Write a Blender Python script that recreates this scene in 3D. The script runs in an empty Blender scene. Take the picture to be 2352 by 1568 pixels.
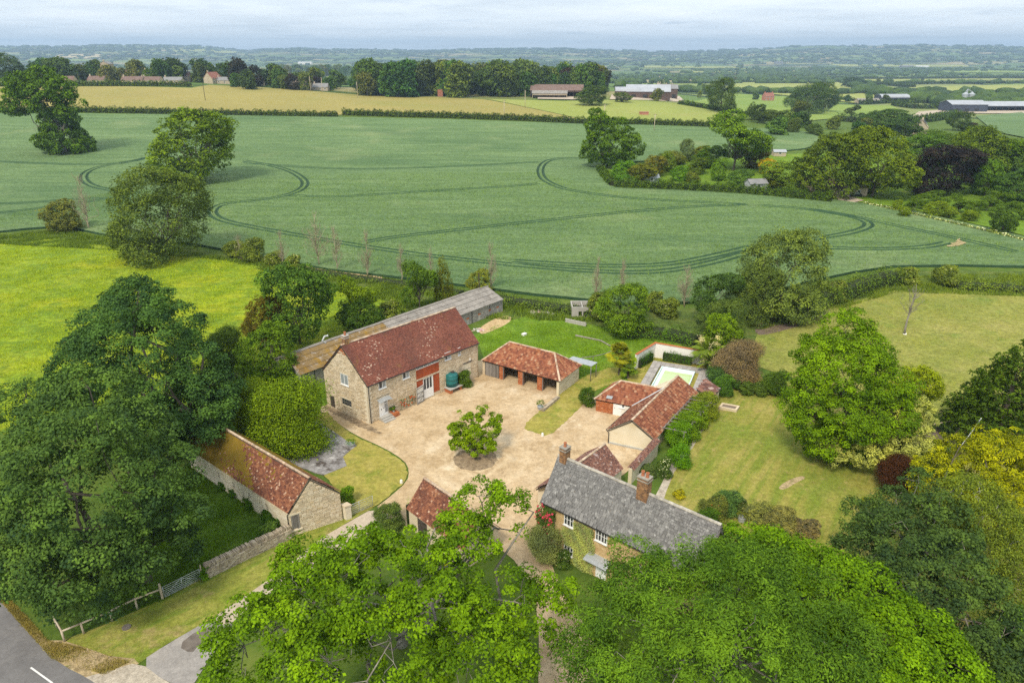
import bpy, bmesh, math, random
import numpy as np
from mathutils import Vector, Matrix
from mathutils.geometry import delaunay_2d_cdt

SC = bpy.context.scene
COL = SC.collection
# ------------------------------------------------------------------ camera, world, sun, exposure
H = 42.0                       # drone height above the yard
F, YH = 1600.0, 120.0          # focal length and horizon row, in pixels of a 2352 x 1568 view of the photograph
PITCH = math.atan((784 - YH) / F)
cam = bpy.data.cameras.new('camera'); cam.sensor_width = 36; cam.lens = F / 2352 * 36
cam.clip_start = 0.5; cam.clip_end = 40000
co = bpy.data.objects.new('camera', cam); COL.objects.link(co)
co.location = (0, 0, H); co.rotation_euler = (math.pi / 2 - PITCH, 0, 0)
SC.camera = co
SUN_EL, SUN_AZ = math.radians(50), math.radians(-155)      # azimuth from +Y towards +X
W = bpy.data.worlds.new('World'); SC.world = W; W.use_nodes = True
nt = W.node_tree; nt.nodes.clear(); N = nt.nodes.new; LK = nt.links.new
out = N('ShaderNodeOutputWorld'); bg = N('ShaderNodeBackground'); bg.inputs[1].default_value = 0.09
sky = N('ShaderNodeTexSky'); sky.sky_type = 'NISHITA'; sky.sun_disc = False
sky.sun_elevation = SUN_EL; sky.sun_rotation = SUN_AZ; sky.air_density = 1.0; sky.dust_density = 2.0
tc = N('ShaderNodeTexCoord'); sep = N('ShaderNodeSeparateXYZ'); LK(tc.outputs['Generated'], sep.inputs[0])
def wmath(op, a, b=None):
    m = N('ShaderNodeMath'); m.operation = op
    for i, s in enumerate((a, b)):
        if s is None: continue
        if isinstance(s, (int, float)): m.inputs[i].default_value = s
        else: LK(s, m.inputs[i])
    return m.outputs[0]
zz = wmath('ADD', wmath('MAXIMUM', sep.outputs[2], 0.0), 0.045)
cx, cy = wmath('DIVIDE', sep.outputs[0], zz), wmath('DIVIDE', sep.outputs[1], zz)
cmb = N('ShaderNodeCombineXYZ'); LK(cx, cmb.inputs[0]); LK(cy, cmb.inputs[1])
def wnoise(scale, detail, rough, off):
    mp = N('ShaderNodeMapping'); mp.inputs['Location'].default_value = off; LK(cmb.outputs[0], mp.inputs[0])
    n = N('ShaderNodeTexNoise'); n.inputs['Scale'].default_value = scale; n.inputs['Detail'].default_value = detail
    n.inputs['Roughness'].default_value = rough; LK(mp.outputs[0], n.inputs['Vector']); return n.outputs[0]
def wramp(fac, stops):
    r = N('ShaderNodeValToRGB'); LK(fac, r.inputs[0]); e = r.color_ramp.elements
    while len(e) < len(stops): e.new(0.5)
    for i, (p, c) in enumerate(stops): e[i].position = p; e[i].color = (*c, 1)
    return r.outputs[0]
cover = wramp(wnoise(0.22, 8, 0.6, (3, 1, 0)), [(0.28, (0.80,) * 3), (0.62, (0.98,) * 3)])
tone = wramp(wnoise(0.5, 9, 0.62, (9, 4, 2)), [(0.30, (5.9, 6.55, 7.2)), (0.52, (7.5, 8.05, 8.5)), (0.72, (8.6, 8.9, 9.1))])
tone2 = wramp(wnoise(0.85, 7, 0.6, (1.5, 0.4, 5)), [(0.60, (1, 1, 1)), (0.72, (0.80, 0.83, 0.88))])
mul = N('ShaderNodeMixRGB'); mul.blend_type = 'MULTIPLY'; mul.inputs[0].default_value = 1; LK(tone, mul.inputs[1]); LK(tone2, mul.inputs[2])
mix = N('ShaderNodeMixRGB'); LK(cover, mix.inputs[0]); LK(sky.outputs[0], mix.inputs[1]); LK(mul.outputs[0], mix.inputs[2])
LK(mix.outputs[0], bg.inputs[0]); LK(bg.outputs[0], out.inputs[0])
sun = bpy.data.lights.new('sun', 'SUN'); sun.energy = 2.0; sun.angle = math.radians(12); sun.color = (1.0, 0.90, 0.74)
so = bpy.data.objects.new('sun', sun); COL.objects.link(so)
sd = Vector((math.sin(SUN_AZ) * math.cos(SUN_EL), math.cos(SUN_AZ) * math.cos(SUN_EL), math.sin(SUN_EL)))
so.rotation_euler = (-sd).to_track_quat('-Z', 'Y').to_euler(); so.location = (0, 0, 120)
vs = SC.view_settings; SC.display_settings.display_device = 'sRGB'
vs.view_transform = 'Standard'; vs.look = 'None'; vs.exposure = 0.78; vs.gamma = 1; vs.use_curve_mapping = False
SC.cycles.max_bounces = 6; SC.cycles.diffuse_bounces = 3; SC.cycles.transmission_bounces = 4; SC.cycles.volume_bounces = 0
SC.cycles.transparent_max_bounces = 4; SC.cycles.use_denoising = False

# ------------------------------------------------------------------ terrain and the pixel -> ground ray
def sm(a, b, x):
    t = np.clip((np.asarray(x, float) - a) / (b - a), 0, 1); return t * t * (3 - 2 * t)
HX = np.array([-900, -300, 30, 350, 470, 560, 700, 1000, 1180, 1400, 1500, 1700, 1850, 2100, 2352, 2700, 3400])
HY = np.array([114, 113, 112, 108, 111, 117, 114, 117, 113, 116, 120, 116, 109, 108, 112, 111, 114])
def T(x, y):
    x = np.asarray(x, float); y = np.asarray(y, float)
    p = 10 * sm(180, 540, y) * sm(260, 60, x) + 9 * sm(250, 560, y) * sm(-40, -300, x)
    p = p * (1 - sm(620, 1050, y)) - 12 * sm(350, 750, y) * sm(60, 300, x) - 22 * sm(650, 2600, y)
    r = np.hypot(x, y)
    az = 1176 + F / math.cos(PITCH) * np.where(y > 10, x / np.maximum(y, 10), np.sign(x) * 2.5)
    top = H + 9000 * (YH - np.interp(az, HX, HY)) / F * 1.02 + 4 * np.sin(az * .031) + 2.5 * np.sin(az * .083 + 1)
    hill = sm(4200, 9000, r)
    roll = (6 * np.sin(x * .0021 + 1) * np.sin(y * .0017)) * sm(1500, 4500, r)
    return p * (1 - hill) + hill * top + roll * (1 - hill)
CP, SP = math.cos(PITCH), math.sin(PITCH)
TS = 25 * 1.0075 ** np.arange(830)
def ray(px, py):
    u, v = (px - 1176) / F, (784 - py) / F
    return np.array([u, CP + v * SP, -SP + v * CP])
def G(px, py, z=0.0):
    """where the line of sight through a pixel meets the ground (raised by z)"""
    d = ray(px, py)
    if d[2] < -1e-6:                                   # the flat yard first
        t = (H - z) / -d[2]; q = d * t
        if q[1] < 175: return Vector((q[0], q[1], z))
    f = H + d[2] * TS - T(d[0] * TS, d[1] * TS) - z
    k = np.argmax(f < 0)
    if k == 0: k = len(TS) - 1
    a, b = TS[k - 1], TS[k]
    for _ in range(30):
        m = .5 * (a + b)
        if H + d[2] * m - float(T(d[0] * m, d[1] * m)) - z < 0: b = m
        else: a = m
    return Vector((d[0] * b, d[1] * b, float(T(d[0] * b, d[1] * b)) + z))
def HT(P, py):
    """height of a vertical above P whose top shows at row py"""
    k = (784 - py) / F; Y = P[1]
    return H + (k * Y * CP - Y * SP) / (CP + k * SP) - P[2]
def PX(P):
    Z = P[2] - H; dep = P[1] * CP - Z * SP
    return 1176 + F * P[0] / dep, 784 - F * (P[1] * SP + Z * CP) / dep
def SCL(P):                                            # metres per pixel at P
    return (P[1] * CP - (P[2] - H) * SP) / F
def WC(O, u, px, py):
    """pixel -> (along, height) on the vertical plane through O along u"""
    d = ray(px, py); nx, ny = -u[1], u[0]
    t = (O[0] * nx + O[1] * ny) / (d[0] * nx + d[1] * ny)
    q = d * t; return (q[0] - O[0]) * u[0] + (q[1] - O[1]) * u[1], H + q[2] - O[2]

# ------------------------------------------------------------------ materials
MATS = {}
def newmat(name):
    m = bpy.data.materials.new(name); m.use_nodes = True; n = m.node_tree; n.nodes.clear(); MATS[name] = m
    return m, n
def _mp(n, src, sc, off, rot=0):
    if rot:
        r = n.nodes.new('ShaderNodeMapping'); r.inputs['Rotation'].default_value = (0, 0, rot); n.links.new(src, r.inputs[0]); src = r.outputs[0]
    mp = n.nodes.new('ShaderNodeMapping'); mp.inputs['Scale'].default_value = sc; mp.inputs['Location'].default_value = off
    n.links.new(src, mp.inputs[0]); return mp.outputs[0]
def _noise(n, vec, scale, detail=5, rough=.6, dist=0.0):
    t = n.nodes.new('ShaderNodeTexNoise'); t.inputs['Scale'].default_value = scale; t.inputs['Detail'].default_value = detail
    t.inputs['Roughness'].default_value = rough; t.inputs['Distortion'].default_value = dist; n.links.new(vec, t.inputs['Vector']); return t.outputs[0]
def _ramp(n, fac, stops):
    r = n.nodes.new('ShaderNodeValToRGB'); n.links.new(fac, r.inputs[0]); e = r.color_ramp.elements
    while len(e) < len(stops): e.new(.5)
    for i, (p, c) in enumerate(stops): e[i].position = p; e[i].color = (*c, 1) if len(c) == 3 else c
    return r.outputs[0]
def _mix(n, fac, a, b, mode='MIX'):
    m = n.nodes.new('ShaderNodeMixRGB'); m.blend_type = mode
    for s, i in ((fac, 0), (a, 1), (b, 2)):
        if isinstance(s, (int, float)): m.inputs[i].default_value = s
        elif isinstance(s, tuple): m.inputs[i].default_value = (*s, 1)
        else: n.links.new(s, m.inputs[i])
    return m.outputs[0]
def MAT(name, ramp, scale=1.0, detail=6, layers=(), tint=0.0, tramp=None, trand=False, bump=None, rough=.9, spec=.1, stretch=(1, 1, 1), rot=0, metal=0, pos=None, dist=0.0, fine=None):
    """ramp: colour stops over noise; tramp: stops over the per-piece tint; layers: (colour, scale, lo, hi, amount[, stretch, rot])"""
    m, n = newmat(name); L = n.links.new
    tcn = n.nodes.new('ShaderNodeTexCoord'); src = tcn.outputs['Object']
    if pos: gp = n.nodes.new('ShaderNodeNewGeometry'); src = gp.outputs['Position']
    col = _ramp(n, _noise(n, _mp(n, src, stretch, (0, 0, 0), rot), scale, detail, .62, dist), ramp)
    if tramp or tint:
        if trand: oi = n.nodes.new('ShaderNodeObjectInfo'); tv = oi.outputs['Random']
        else: at = n.nodes.new('ShaderNodeAttribute'); at.attribute_name = 'tint'; tv = at.outputs['Fac']
        if tramp: col = _mix(n, .78, col, _ramp(n, tv, tramp))
        if tint:
            mr = n.nodes.new('ShaderNodeMapRange'); mr.inputs[3].default_value = 1 - tint; mr.inputs[4].default_value = 1 + tint; L(tv, mr.inputs[0])
            v = n.nodes.new('ShaderNodeVectorMath'); v.operation = 'SCALE'; L(col, v.inputs[0]); L(mr.outputs[0], v.inputs['Scale']); col = v.outputs[0]
    for i, ly in enumerate(layers):
        c, s, lo, hi, am = ly[:5]; st = ly[5] if len(ly) > 5 else (1, 1, 1); ro = ly[6] if len(ly) > 6 else 0
        f = _ramp(n, _noise(n, _mp(n, src, st, (11.3 * i + 5, 7.1 * i, 3 * i), ro), s, 7, .65), [(lo, (0, 0, 0)), (hi, (am,) * 3)])
        col = _mix(n, f, col, c)
    if fine:
        for s, a in ((fine[0], fine[1]), (fine[0] * 5.5, fine[1] * 1.1)):
            f = _ramp(n, _noise(n, _mp(n, src, (1, 1, 1), (s, 2, 1)), s, 4, .75), [(.36, (1 - a,) * 3), (.5, (1, 1, 1)), (.64, (1 + a,) * 3)]); col = _mix(n, 1.0, col, f, 'MULTIPLY')
    b = n.nodes.new('ShaderNodeBsdfPrincipled'); L(col, b.inputs['Base Color']); b.inputs['Roughness'].default_value = rough
    b.inputs['Specular IOR Level'].default_value = spec; b.inputs['Metallic'].default_value = metal
    if bump:
        bn = n.nodes.new('ShaderNodeBump'); bn.inputs['Strength'].default_value = bump[1]; bn.inputs['Distance'].default_value = bump[2]
        L(_noise(n, _mp(n, src, bump[3] if len(bump) > 3 else (1, 1, 1), (2, 3, 4), bump[4] if len(bump) > 4 else 0), bump[0], 6, .7), bn.inputs['Height']); L(bn.outputs[0], b.inputs['Normal'])
    o = n.nodes.new('ShaderNodeOutputMaterial'); L(b.outputs[0], o.inputs[0]); return m
def LEAF(name, var=.45, hue=.5, trans=.15, rough=.6):
    m, n = newmat(name); L = n.links.new
    oi = n.nodes.new('ShaderNodeObjectInfo'); at = n.nodes.new('ShaderNodeAttribute'); at.attribute_name = 'tint'
    dark = _mix(n, 1.0, oi.outputs['Color'], (1 - var, 1 - var * .85, 1 - var * .5), 'MULTIPLY')
    lite = _mix(n, 1.0, oi.outputs['Color'], (1 + var + hue * .35, 1 + var, max(.1, 1 - hue * .5)), 'MULTIPLY')
    col = _mix(n, at.outputs['Fac'], dark, lite)
    tcn = n.nodes.new('ShaderNodeTexCoord')
    f = _ramp(n, _noise(n, tcn.outputs['Object'], .28, 3, .5), [(.35, (1.05, 1.08, .78)), (.65, (1.6, 1.55, .9))])
    col = _mix(n, 1.0, col, f, 'MULTIPLY')
    d = n.nodes.new('ShaderNodeBsdfPrincipled'); L(col, d.inputs['Base Color']); d.inputs['Roughness'].default_value = .75; d.inputs['Specular IOR Level'].default_value = .07
    t = n.nodes.new('ShaderNodeBsdfTranslucent'); L(_mix(n, 1.0, col, (1.15, 1.2, .55), 'MULTIPLY'), t.inputs[0])
    x = n.nodes.new('ShaderNodeMixShader'); x.inputs[0].default_value = trans; L(d.outputs[0], x.inputs[1]); L(t.outputs[0], x.inputs[2])
    o = n.nodes.new('ShaderNodeOutputMaterial'); L(x.outputs[0], o.inputs[0]); return m
def GLASS(name, col, rough=.08):
    m, n = newmat(name); b = n.nodes.new('ShaderNodeBsdfPrincipled'); b.inputs['Base Color'].default_value = (*col, 1)
    b.inputs['Roughness'].default_value = rough; b.inputs['Specular IOR Level'].default_value = .6
    o = n.nodes.new('ShaderNodeOutputMaterial'); n.links.new(b.outputs[0], o.inputs[0]); return m
LEAF('leaf', .66, .22); LEAF('leaf_soft', .32, .15); LEAF('petal', .12, .0, .2)
MAT('bark', [(.3, (.07, .055, .04)), (.7, (.17, .15, .12))], 3, bump=(6, .6, .05), stretch=(1, 1, .25))
MAT('bark_grey', [(.3, (.16, .14, .11)), (.7, (.36, .33, .28))], 3, bump=(6, .5, .03))
MAT('bark_pale', [(.3, (.27, .235, .15)), (.7, (.46, .41, .27))], 3)
MAT('bark_birch', [(.35, (.35, .33, .3)), (.6, (.62, .6, .56))], 4, layers=[((.05, .045, .04), 5, .58, .64, .8, (1, 1, 3))])

# ------------------------------------------------------------------ mesh helpers
def V(*a): return Vector(a)
class MB:
    def __init__(s): s.v = []; s.f = []; s.t = []
    def face(s, pts, t=.5):
        b = len(s.v); s.v.extend(tuple(p) for p in pts); s.f.append(tuple(range(b, b + len(pts)))); s.t.append(t)
    def box(s, o, a, b, c, t=.5, skip=()):
        o, a, b, c = Vector(o), Vector(a), Vector(b), Vector(c); k = len(s.v)
        s.v.extend(tuple(p) for p in (o, o + a, o + a + b, o + b, o + c, o + a + c, o + a + b + c, o + b + c))
        F_ = ((0, 3, 2, 1), (4, 5, 6, 7), (0, 1, 5, 4), (1, 2, 6, 5), (2, 3, 7, 6), (3, 0, 4, 7))
        for i, f in enumerate(F_):
            if i not in skip: s.f.append(tuple(k + j for j in f)); s.t.append(t)
    def prism(s, poly, ext, t=.5):
        ext = Vector(ext); k = len(s.v); n = len(poly); poly = [Vector(p) for p in poly]
        s.v.extend(tuple(p) for p in poly); s.v.extend(tuple(p + ext) for p in poly)
        s.f.append(tuple(range(k + n - 1, k - 1, -1))); s.f.append(tuple(range(k + n, k + 2 * n))); s.t += [t, t]
        for i in range(n):
            j = (i + 1) % n; s.f.append((k + i, k + j, k + n + j, k + n + i)); s.t.append(t)
    def tube(s, pts, rad, n=6, t=.5, cap=True):
        pts = [Vector(p) for p in pts]; k = len(s.v); m = len(pts)
        for i, p in enumerate(pts):
            d = (pts[min(i + 1, m - 1)] - pts[max(i - 1, 0)]).normalized()
            a = d.cross(Vector((.31, .95, .05)) if abs(d.x) < .9 else Vector((0, .2, 1))).normalized(); b = d.cross(a)
            r = rad[i] if not isinstance(rad, (int, float)) else rad
            for j in range(n):
                w = 2 * math.pi * j / n; s.v.append(tuple(p + a * (r * math.cos(w)) + b * (r * math.sin(w))))
        for i in range(m - 1):
            for j in range(n):
                q = (j + 1) % n; s.f.append((k + i * n + j, k + i * n + q, k + (i + 1) * n + q, k + (i + 1) * n + j)); s.t.append(t)
        if cap:
            s.f.append(tuple(k + j for j in range(n - 1, -1, -1))); s.f.append(tuple(k + (m - 1) * n + j for j in range(n))); s.t += [t, t]
    def lathe(s, c, prof, n=14, t=.5):
        c = Vector(c); k = len(s.v)
        for r, z in prof:
            for j in range(n):
                w = 2 * math.pi * j / n; s.v.append((c.x + r * math.cos(w), c.y + r * math.sin(w), c.z + z))
        for i in range(len(prof) - 1):
            for j in range(n):
                q = (j + 1) % n; s.f.append((k + i * n + j, k + i * n + q, k + (i + 1) * n + q, k + (i + 1) * n + j)); s.t.append(t)
        s.f.append(tuple(k + j for j in range(n - 1, -1, -1))); s.f.append(tuple(k + (len(prof) - 1) * n + j for j in range(n))); s.t += [t, t]
    def mesh(s, name, mat, base=(0, 0, 0), smooth=False):
        me = bpy.data.meshes.new(name); b = Vector(base)
        me.from_pydata([(x - b.x, y - b.y, z - b.z) for x, y, z in s.v], [], s.f)
        a = me.attributes.new('tint', 'FLOAT', 'FACE'); a.data.foreach_set('value', s.t)
        for mm in (mat if isinstance(mat, (list, tuple)) else [mat]): me.materials.append(MATS[mm])
        if smooth: me.shade_smooth()
        return me
    def build(s, name, mat, parent=None, smooth=False, base=None, kind=None):
        b = base if base is not None else (WORLDPOS.get(parent.name, Vector()) if parent else Vector())
        o = bpy.data.objects.new(name, s.mesh(name, mat, b, smooth)); COL.objects.link(o)
        if parent: o.parent = parent; WORLDPOS[o.name] = Vector(b)
        else: o.location = b; WORLDPOS[o.name] = Vector(b)
        if kind: o['kind'] = kind
        return o
WORLDPOS = {}
def thing(name, label, cat, loc, group=None):
    o = bpy.data.objects.new(name, None); COL.objects.link(o); o.location = loc; o.empty_display_size = .5
    WORLDPOS[o.name] = Vector(loc); o['label'] = label; o['category'] = cat
    if group: o['group'] = group
    return o
def tag(o, label, cat, group=None):
    o['label'] = label; o['category'] = cat
    if group: o['group'] = group
    return o
def piece(name, me, parent, M):
    """a shared-mesh piece placed by world matrix M under parent"""
    o = bpy.data.objects.new(name, me); COL.objects.link(o)
    if parent: o.parent = parent; M = Matrix.Translation(-WORLDPOS[parent.name]) @ M
    o.matrix_local = M; return o
def frame(o, x, y, z):
    return Matrix(((x[0], y[0], z[0], o[0]), (x[1], y[1], z[1], o[1]), (x[2], y[2], z[2], o[2]), (0, 0, 0, 1)))
def npmesh(name, verts, nper, mat, tint=None, faces=None):
    me = bpy.data.meshes.new(name); nv = len(verts); me.vertices.add(nv); me.vertices.foreach_set('co', np.asarray(verts, np.float32).ravel())
    if faces is None: idx = np.arange(nv, dtype=np.int32); nf = nv // nper
    else: idx = np.asarray(faces, np.int32).ravel(); nf = len(idx) // nper
    me.loops.add(len(idx)); me.loops.foreach_set('vertex_index', idx)
    me.polygons.add(nf); me.polygons.foreach_set('loop_start', np.arange(nf, dtype=np.int32) * nper)
    me.update(calc_edges=True)
    if tint is not None: a = me.attributes.new('tint', 'FLOAT', 'FACE'); a.data.foreach_set('value', np.asarray(tint, np.float32))
    me.materials.append(MATS[mat]); me.validate(); return me

# ------------------------------------------------------------------ sheets of ground
def inpoly(px, py, poly):
    c = np.zeros(len(px), bool); n = len(poly); j = n - 1
    for i in range(n):
        xi, yi = poly[i][0], poly[i][1]; xj, yj = poly[j][0], poly[j][1]
        if yi != yj: c ^= ((yi > py) != (yj > py)) & (px < (xj - xi) * (py - yi) / (yj - yi) + xi)
        j = i
    return c
def densify(pts, step, closed=True):
    r = []; n = len(pts)
    for i in range(n if closed else n - 1):
        a, b = Vector(pts[i][:2]), Vector(pts[(i + 1) % n][:2]); k = max(1, int((b - a).length / step))
        for j in range(k): r.append(a.lerp(b, j / k))
    if not closed: r.append(Vector(pts[-1][:2]))
    return r
def smooth_poly(pts, it=2, closed=True):
    pts = [Vector(p[:2]) for p in pts]
    for _ in range(it):
        r = []; n = len(pts)
        for i in range(n if closed else n - 1):
            a, b = pts[i], pts[(i + 1) % n]; r += [a.lerp(b, .25), a.lerp(b, .75)]
        pts = r if closed else [pts[0]] + r + [pts[-1]]
    return pts
def sheet(name, pts, z, mat, step=None, grid=None, skirt=0, rag=0, seed=1, kind='structure', parent=None, tracks=None):
    """a draped sheet of ground; tracks = (polylines, half width, depth, material) sunk into it"""
    rng = random.Random(seed)
    b = densify(pts, step) if step else [Vector(p[:2]) for p in pts]
    if rag: b = [p + Vector((rng.uniform(-rag, rag), rng.uniform(-rag, rag))) for p in b]
    vs = list(b); nb = len(vs); ed = [(i, (i + 1) % nb) for i in range(nb)]
    pa = [(p.x, p.y) for p in b]
    if grid:
        xs = np.array([p[0] for p in pa]); ys = np.array([p[1] for p in pa])
        gx, gy = np.meshgrid(np.arange(xs.min(), xs.max(), grid), np.arange(ys.min(), ys.max(), grid)); gx = gx.ravel(); gy = gy.ravel()
        ok = inpoly(gx, gy, pa); vs += [Vector((x, y)) for x, y in zip(gx[ok], gy[ok])]
    segs = []
    if tracks:
        hw = tracks[1]
        for line in tracks[0]:
            ln = [Vector(p) for p in line]; L, R = [], []
            for i, p in enumerate(ln):
                d = (ln[min(i + 1, len(ln) - 1)] - ln[max(0, i - 1)]).normalized(); q = Vector((-d.y, d.x)) * hw
                L.append(p + q); R.append(p - q)
            for Q in (L, ln, R):
                k = len(vs); vs += Q; ed += [(k + i, k + i + 1) for i in range(len(Q) - 1)]
            segs += [(ln[i], ln[i + 1]) for i in range(len(ln) - 1)]
    o = delaunay_2d_cdt(vs, ed, [list(range(nb))], 1 if not tracks else 0, 1e-4)
    V2 = np.array([(p.x, p.y) for p in o[0]]); fc = [f for f in o[2]]
    if tracks:
        cen = np.array([V2[list(f)].mean(0) for f in fc]); keep = inpoly(cen[:, 0], cen[:, 1], pa); fc = [f for f, k in zip(fc, keep) if k]
    zz = T(V2[:, 0], V2[:, 1]) + z; mi = None
    if tracks:
        A = np.array([tuple(s[0]) for s in segs]); B = np.array([tuple(s[1]) for s in segs])
        def dist(P):
            d = np.full(len(P), 1e9)
            for a, bb in zip(A, B):
                ab = bb - a; l2 = ab @ ab
                if l2 < 1e-9: continue
                nb_ = np.where((np.abs(P[:, 0] - a[0]) < 12 + abs(ab[0])) & (np.abs(P[:, 1] - a[1]) < 12 + abs(ab[1])))[0]
                t = np.clip(((P[nb_] - a) @ ab) / l2, 0, 1); d[nb_] = np.minimum(d[nb_], np.hypot(*(P[nb_] - a - t[:, None] * ab).T))
            return d
        zz = zz - tracks[2] * np.clip(1.15 - dist(V2) / tracks[1], 0, 1)
        cen = np.array([V2[list(f)].mean(0) for f in fc]); mi = (dist(cen) < tracks[1] * .8).astype(np.int32)
    vl = [(x, y, q) for (x, y), q in zip(V2, zz)]
    if skirt:
        k = len(vl); vl += [(p.x, p.y, float(T(p.x, p.y)) + z - skirt) for p in b]; fc += [(i, (i + 1) % nb, k + (i + 1) % nb, k + i) for i in range(nb)]
        if mi is not None: mi = np.concatenate([mi, np.ones(nb, np.int32)])
        kb = len(vl); vl += [(p.x, p.y, float(T(p.x, p.y)) + z) for p in b]
        fc = [f if i < len(fc) - nb else (kb + f[0], kb + f[1], f[2], f[3]) for i, f in enumerate(fc)]
    me = bpy.data.meshes.new(name); me.from_pydata(vl, [], [tuple(f) for f in fc])
    for mm in ([mat] if isinstance(mat, str) else mat): me.materials.append(MATS[mm])
    if mi is not None: me.polygons.foreach_set('material_index', mi)
    bm = bmesh.new(); bm.from_mesh(me)
    for f in bm.faces:
        if f.normal.z < -1e-3: f.normal_flip()
    bm.to_mesh(me); bm.free()
    ob = bpy.data.objects.new(name, me); COL.objects.link(ob); ob['kind'] = kind; return ob
def GP(*pts): return [tuple(G(*p)[:2]) for p in pts]
# ------------------------------------------------------------------ ground materials
def ground_mat():
    m, n = newmat('ground'); L = n.links.new
    gp = n.nodes.new('ShaderNodeNewGeometry'); src = gp.outputs['Position']
    near = _ramp(n, _noise(n, src, .22, 9, .68), [(.3, (.045, .085, .014)), (.5, (.085, .14, .02)), (.7, (.15, .19, .035))])
    near = _mix(n, _ramp(n, _noise(n, src, 2.4, 6, .7), [(.45, (0, 0, 0)), (.7, (.6,) * 3)]), near, (.13, .18, .03))
    flat = n.nodes.new('ShaderNodeVectorMath'); flat.operation = 'MULTIPLY'; flat.inputs[1].default_value = (1, 1, 0); L(src, flat.inputs[0])
    wob = n.nodes.new('ShaderNodeMixRGB'); wob.blend_type = 'ADD'; wob.inputs[0].default_value = 1; L(flat.outputs[0], wob.inputs[1])
    nz = n.nodes.new('ShaderNodeTexNoise'); nz.inputs['Scale'].default_value = .004; L(flat.outputs[0], nz.inputs['Vector'])
    sc = n.nodes.new('ShaderNodeVectorMath'); sc.operation = 'SCALE'; sc.inputs['Scale'].default_value = 160; L(nz.outputs[1], sc.inputs[0]); L(sc.outputs[0], wob.inputs[2])
    mp = _mp(n, wob.outputs[0], (.0042, .0031, 0), (.3, .1, 0), .5)
    vo = n.nodes.new('ShaderNodeTexVoronoi'); L(mp, vo.inputs['Vector']); vo.inputs['Scale'].default_value = 1
    sp = n.nodes.new('ShaderNodeSeparateColor'); L(vo.outputs['Color'], sp.inputs[0])
    fld = _ramp(n, sp.outputs[0], [(.0, (.09, .16, .04)), (.25, (.16, .24, .05)), (.45, (.25, .30, .075)), (.62, (.12, .20, .06)), (.78, (.28, .29, .10)), (.93, (.40, .33, .17))])
    fld = _mix(n, _ramp(n, _noise(n, src, .02, 5, .6), [(.3, (0, 0, 0)), (.75, (.35,) * 3)]), fld, (.1, .16, .04))
    ve = n.nodes.new('ShaderNodeTexVoronoi'); ve.feature = 'DISTANCE_TO_EDGE'; L(mp, ve.inputs['Vector']); ve.inputs['Scale'].default_value = 1
    fld = _mix(n, _ramp(n, ve.outputs['Distance'], [(.028, (1,) * 3), (.05, (0, 0, 0))]), fld, (.028, .052, .02))
    wood = _ramp(n, _noise(n, src, .0016, 7, .62), [(.50, (0, 0, 0)), (.55, (1,) * 3)])
    sy = n.nodes.new('ShaderNodeSeparateXYZ'); L(src, sy.inputs[0])
    far1 = n.nodes.new('ShaderNodeMapRange'); far1.inputs[1].default_value = 520; far1.inputs[2].default_value = 640; L(sy.outputs[1], far1.inputs[0])
    far2 = n.nodes.new('ShaderNodeMapRange'); far2.inputs[1].default_value = 2500; far2.inputs[2].default_value = 5200; L(sy.outputs[1], far2.inputs[0])
    wf = _mix(n, 1.0, wood, far2.outputs[0], 'MULTIPLY')
    fld = _mix(n, wf, fld, (.03, .055, .022))
    col = _mix(n, far1.outputs[0], near, fld)
    b = n.nodes.new('ShaderNodeBsdfPrincipled'); L(col, b.inputs['Base Color']); b.inputs['Roughness'].default_value = .95; b.inputs['Specular IOR Level'].default_value = .1
    bn = n.nodes.new('ShaderNodeBump'); bn.inputs['Strength'].default_value = .5; bn.inputs['Distance'].default_value = .15; L(_noise(n, src, 3.0, 6, .7), bn.inputs['Height']); L(bn.outputs[0], b.inputs['Normal'])
    o = n.nodes.new('ShaderNodeOutputMaterial'); L(b.outputs[0], o.inputs[0])
ground_mat()
MAT('wheat', [(.28, (.105, .176, .062)), (.5, (.138, .22, .080)), (.72, (.175, .262, .098))], .016, 9, fine=(1.1, .22), pos=1, rough=.9, spec=.08,
    layers=[((.215, .308, .135), .10, .48, .72, .8, (.22, 2.2, 1), -.1), ((.078, .145, .062), .13, .48, .66, .85, (.18, 2.6, 1), .06), ((.21, .295, .115), .9, .48, .68, .8, (.35, 2.2, 1), -.1),
            ((.06, .118, .05), 1.8, .53, .68, .85, (.4, 1.8, 1), .1), ((.24, .33, .14), 4, .55, .70, .6), ((.24, .30, .13), .03, .56, .70, .7), ((.08, .15, .06), .022, .52, .66, .55, (.6, 1.6, 1), .3)], bump=(1.6, 1.0, .6, (.5, 1.2, 1)))
MAT('wheat_track', [(.3, (.026, .062, .032)), (.7, (.05, .098, .045))], .7, 6, pos=1, layers=[((.16, .13, .07), .05, .68, .75, .5)], bump=(3, .6, .3))
MAT('field_brown', [(.3, (.27, .235, .07)), (.7, (.34, .285, .085))], .012, 8, fine=(.5, .12), pos=1, layers=[((.25, .25, .06), .02, .5, .7, .7), ((.38, .30, .12), .05, .55, .75, .5, (.3, 2.5, 1), .1), ((.2, .21, .05), .5, .55, .75, .4, (.3, 2, 1), .1)], bump=(.8, .5, .3))
MAT('field_lime', [(.3, (.24, .28, .06)), (.7, (.30, .33, .08))], .012, 8, fine=(.5, .12), pos=1, layers=[((.32, .29, .10), .02, .52, .7, .8), ((.17, .22, .05), .09, .55, .75, .5)])
MAT('pasture', [(.3, (.16, .25, .04)), (.7, (.25, .32, .06))], .01, 8, pos=1, layers=[((.30, .31, .09), .02, .52, .7, .6), ((.11, .18, .03), .06, .55, .75, .6)])
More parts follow.
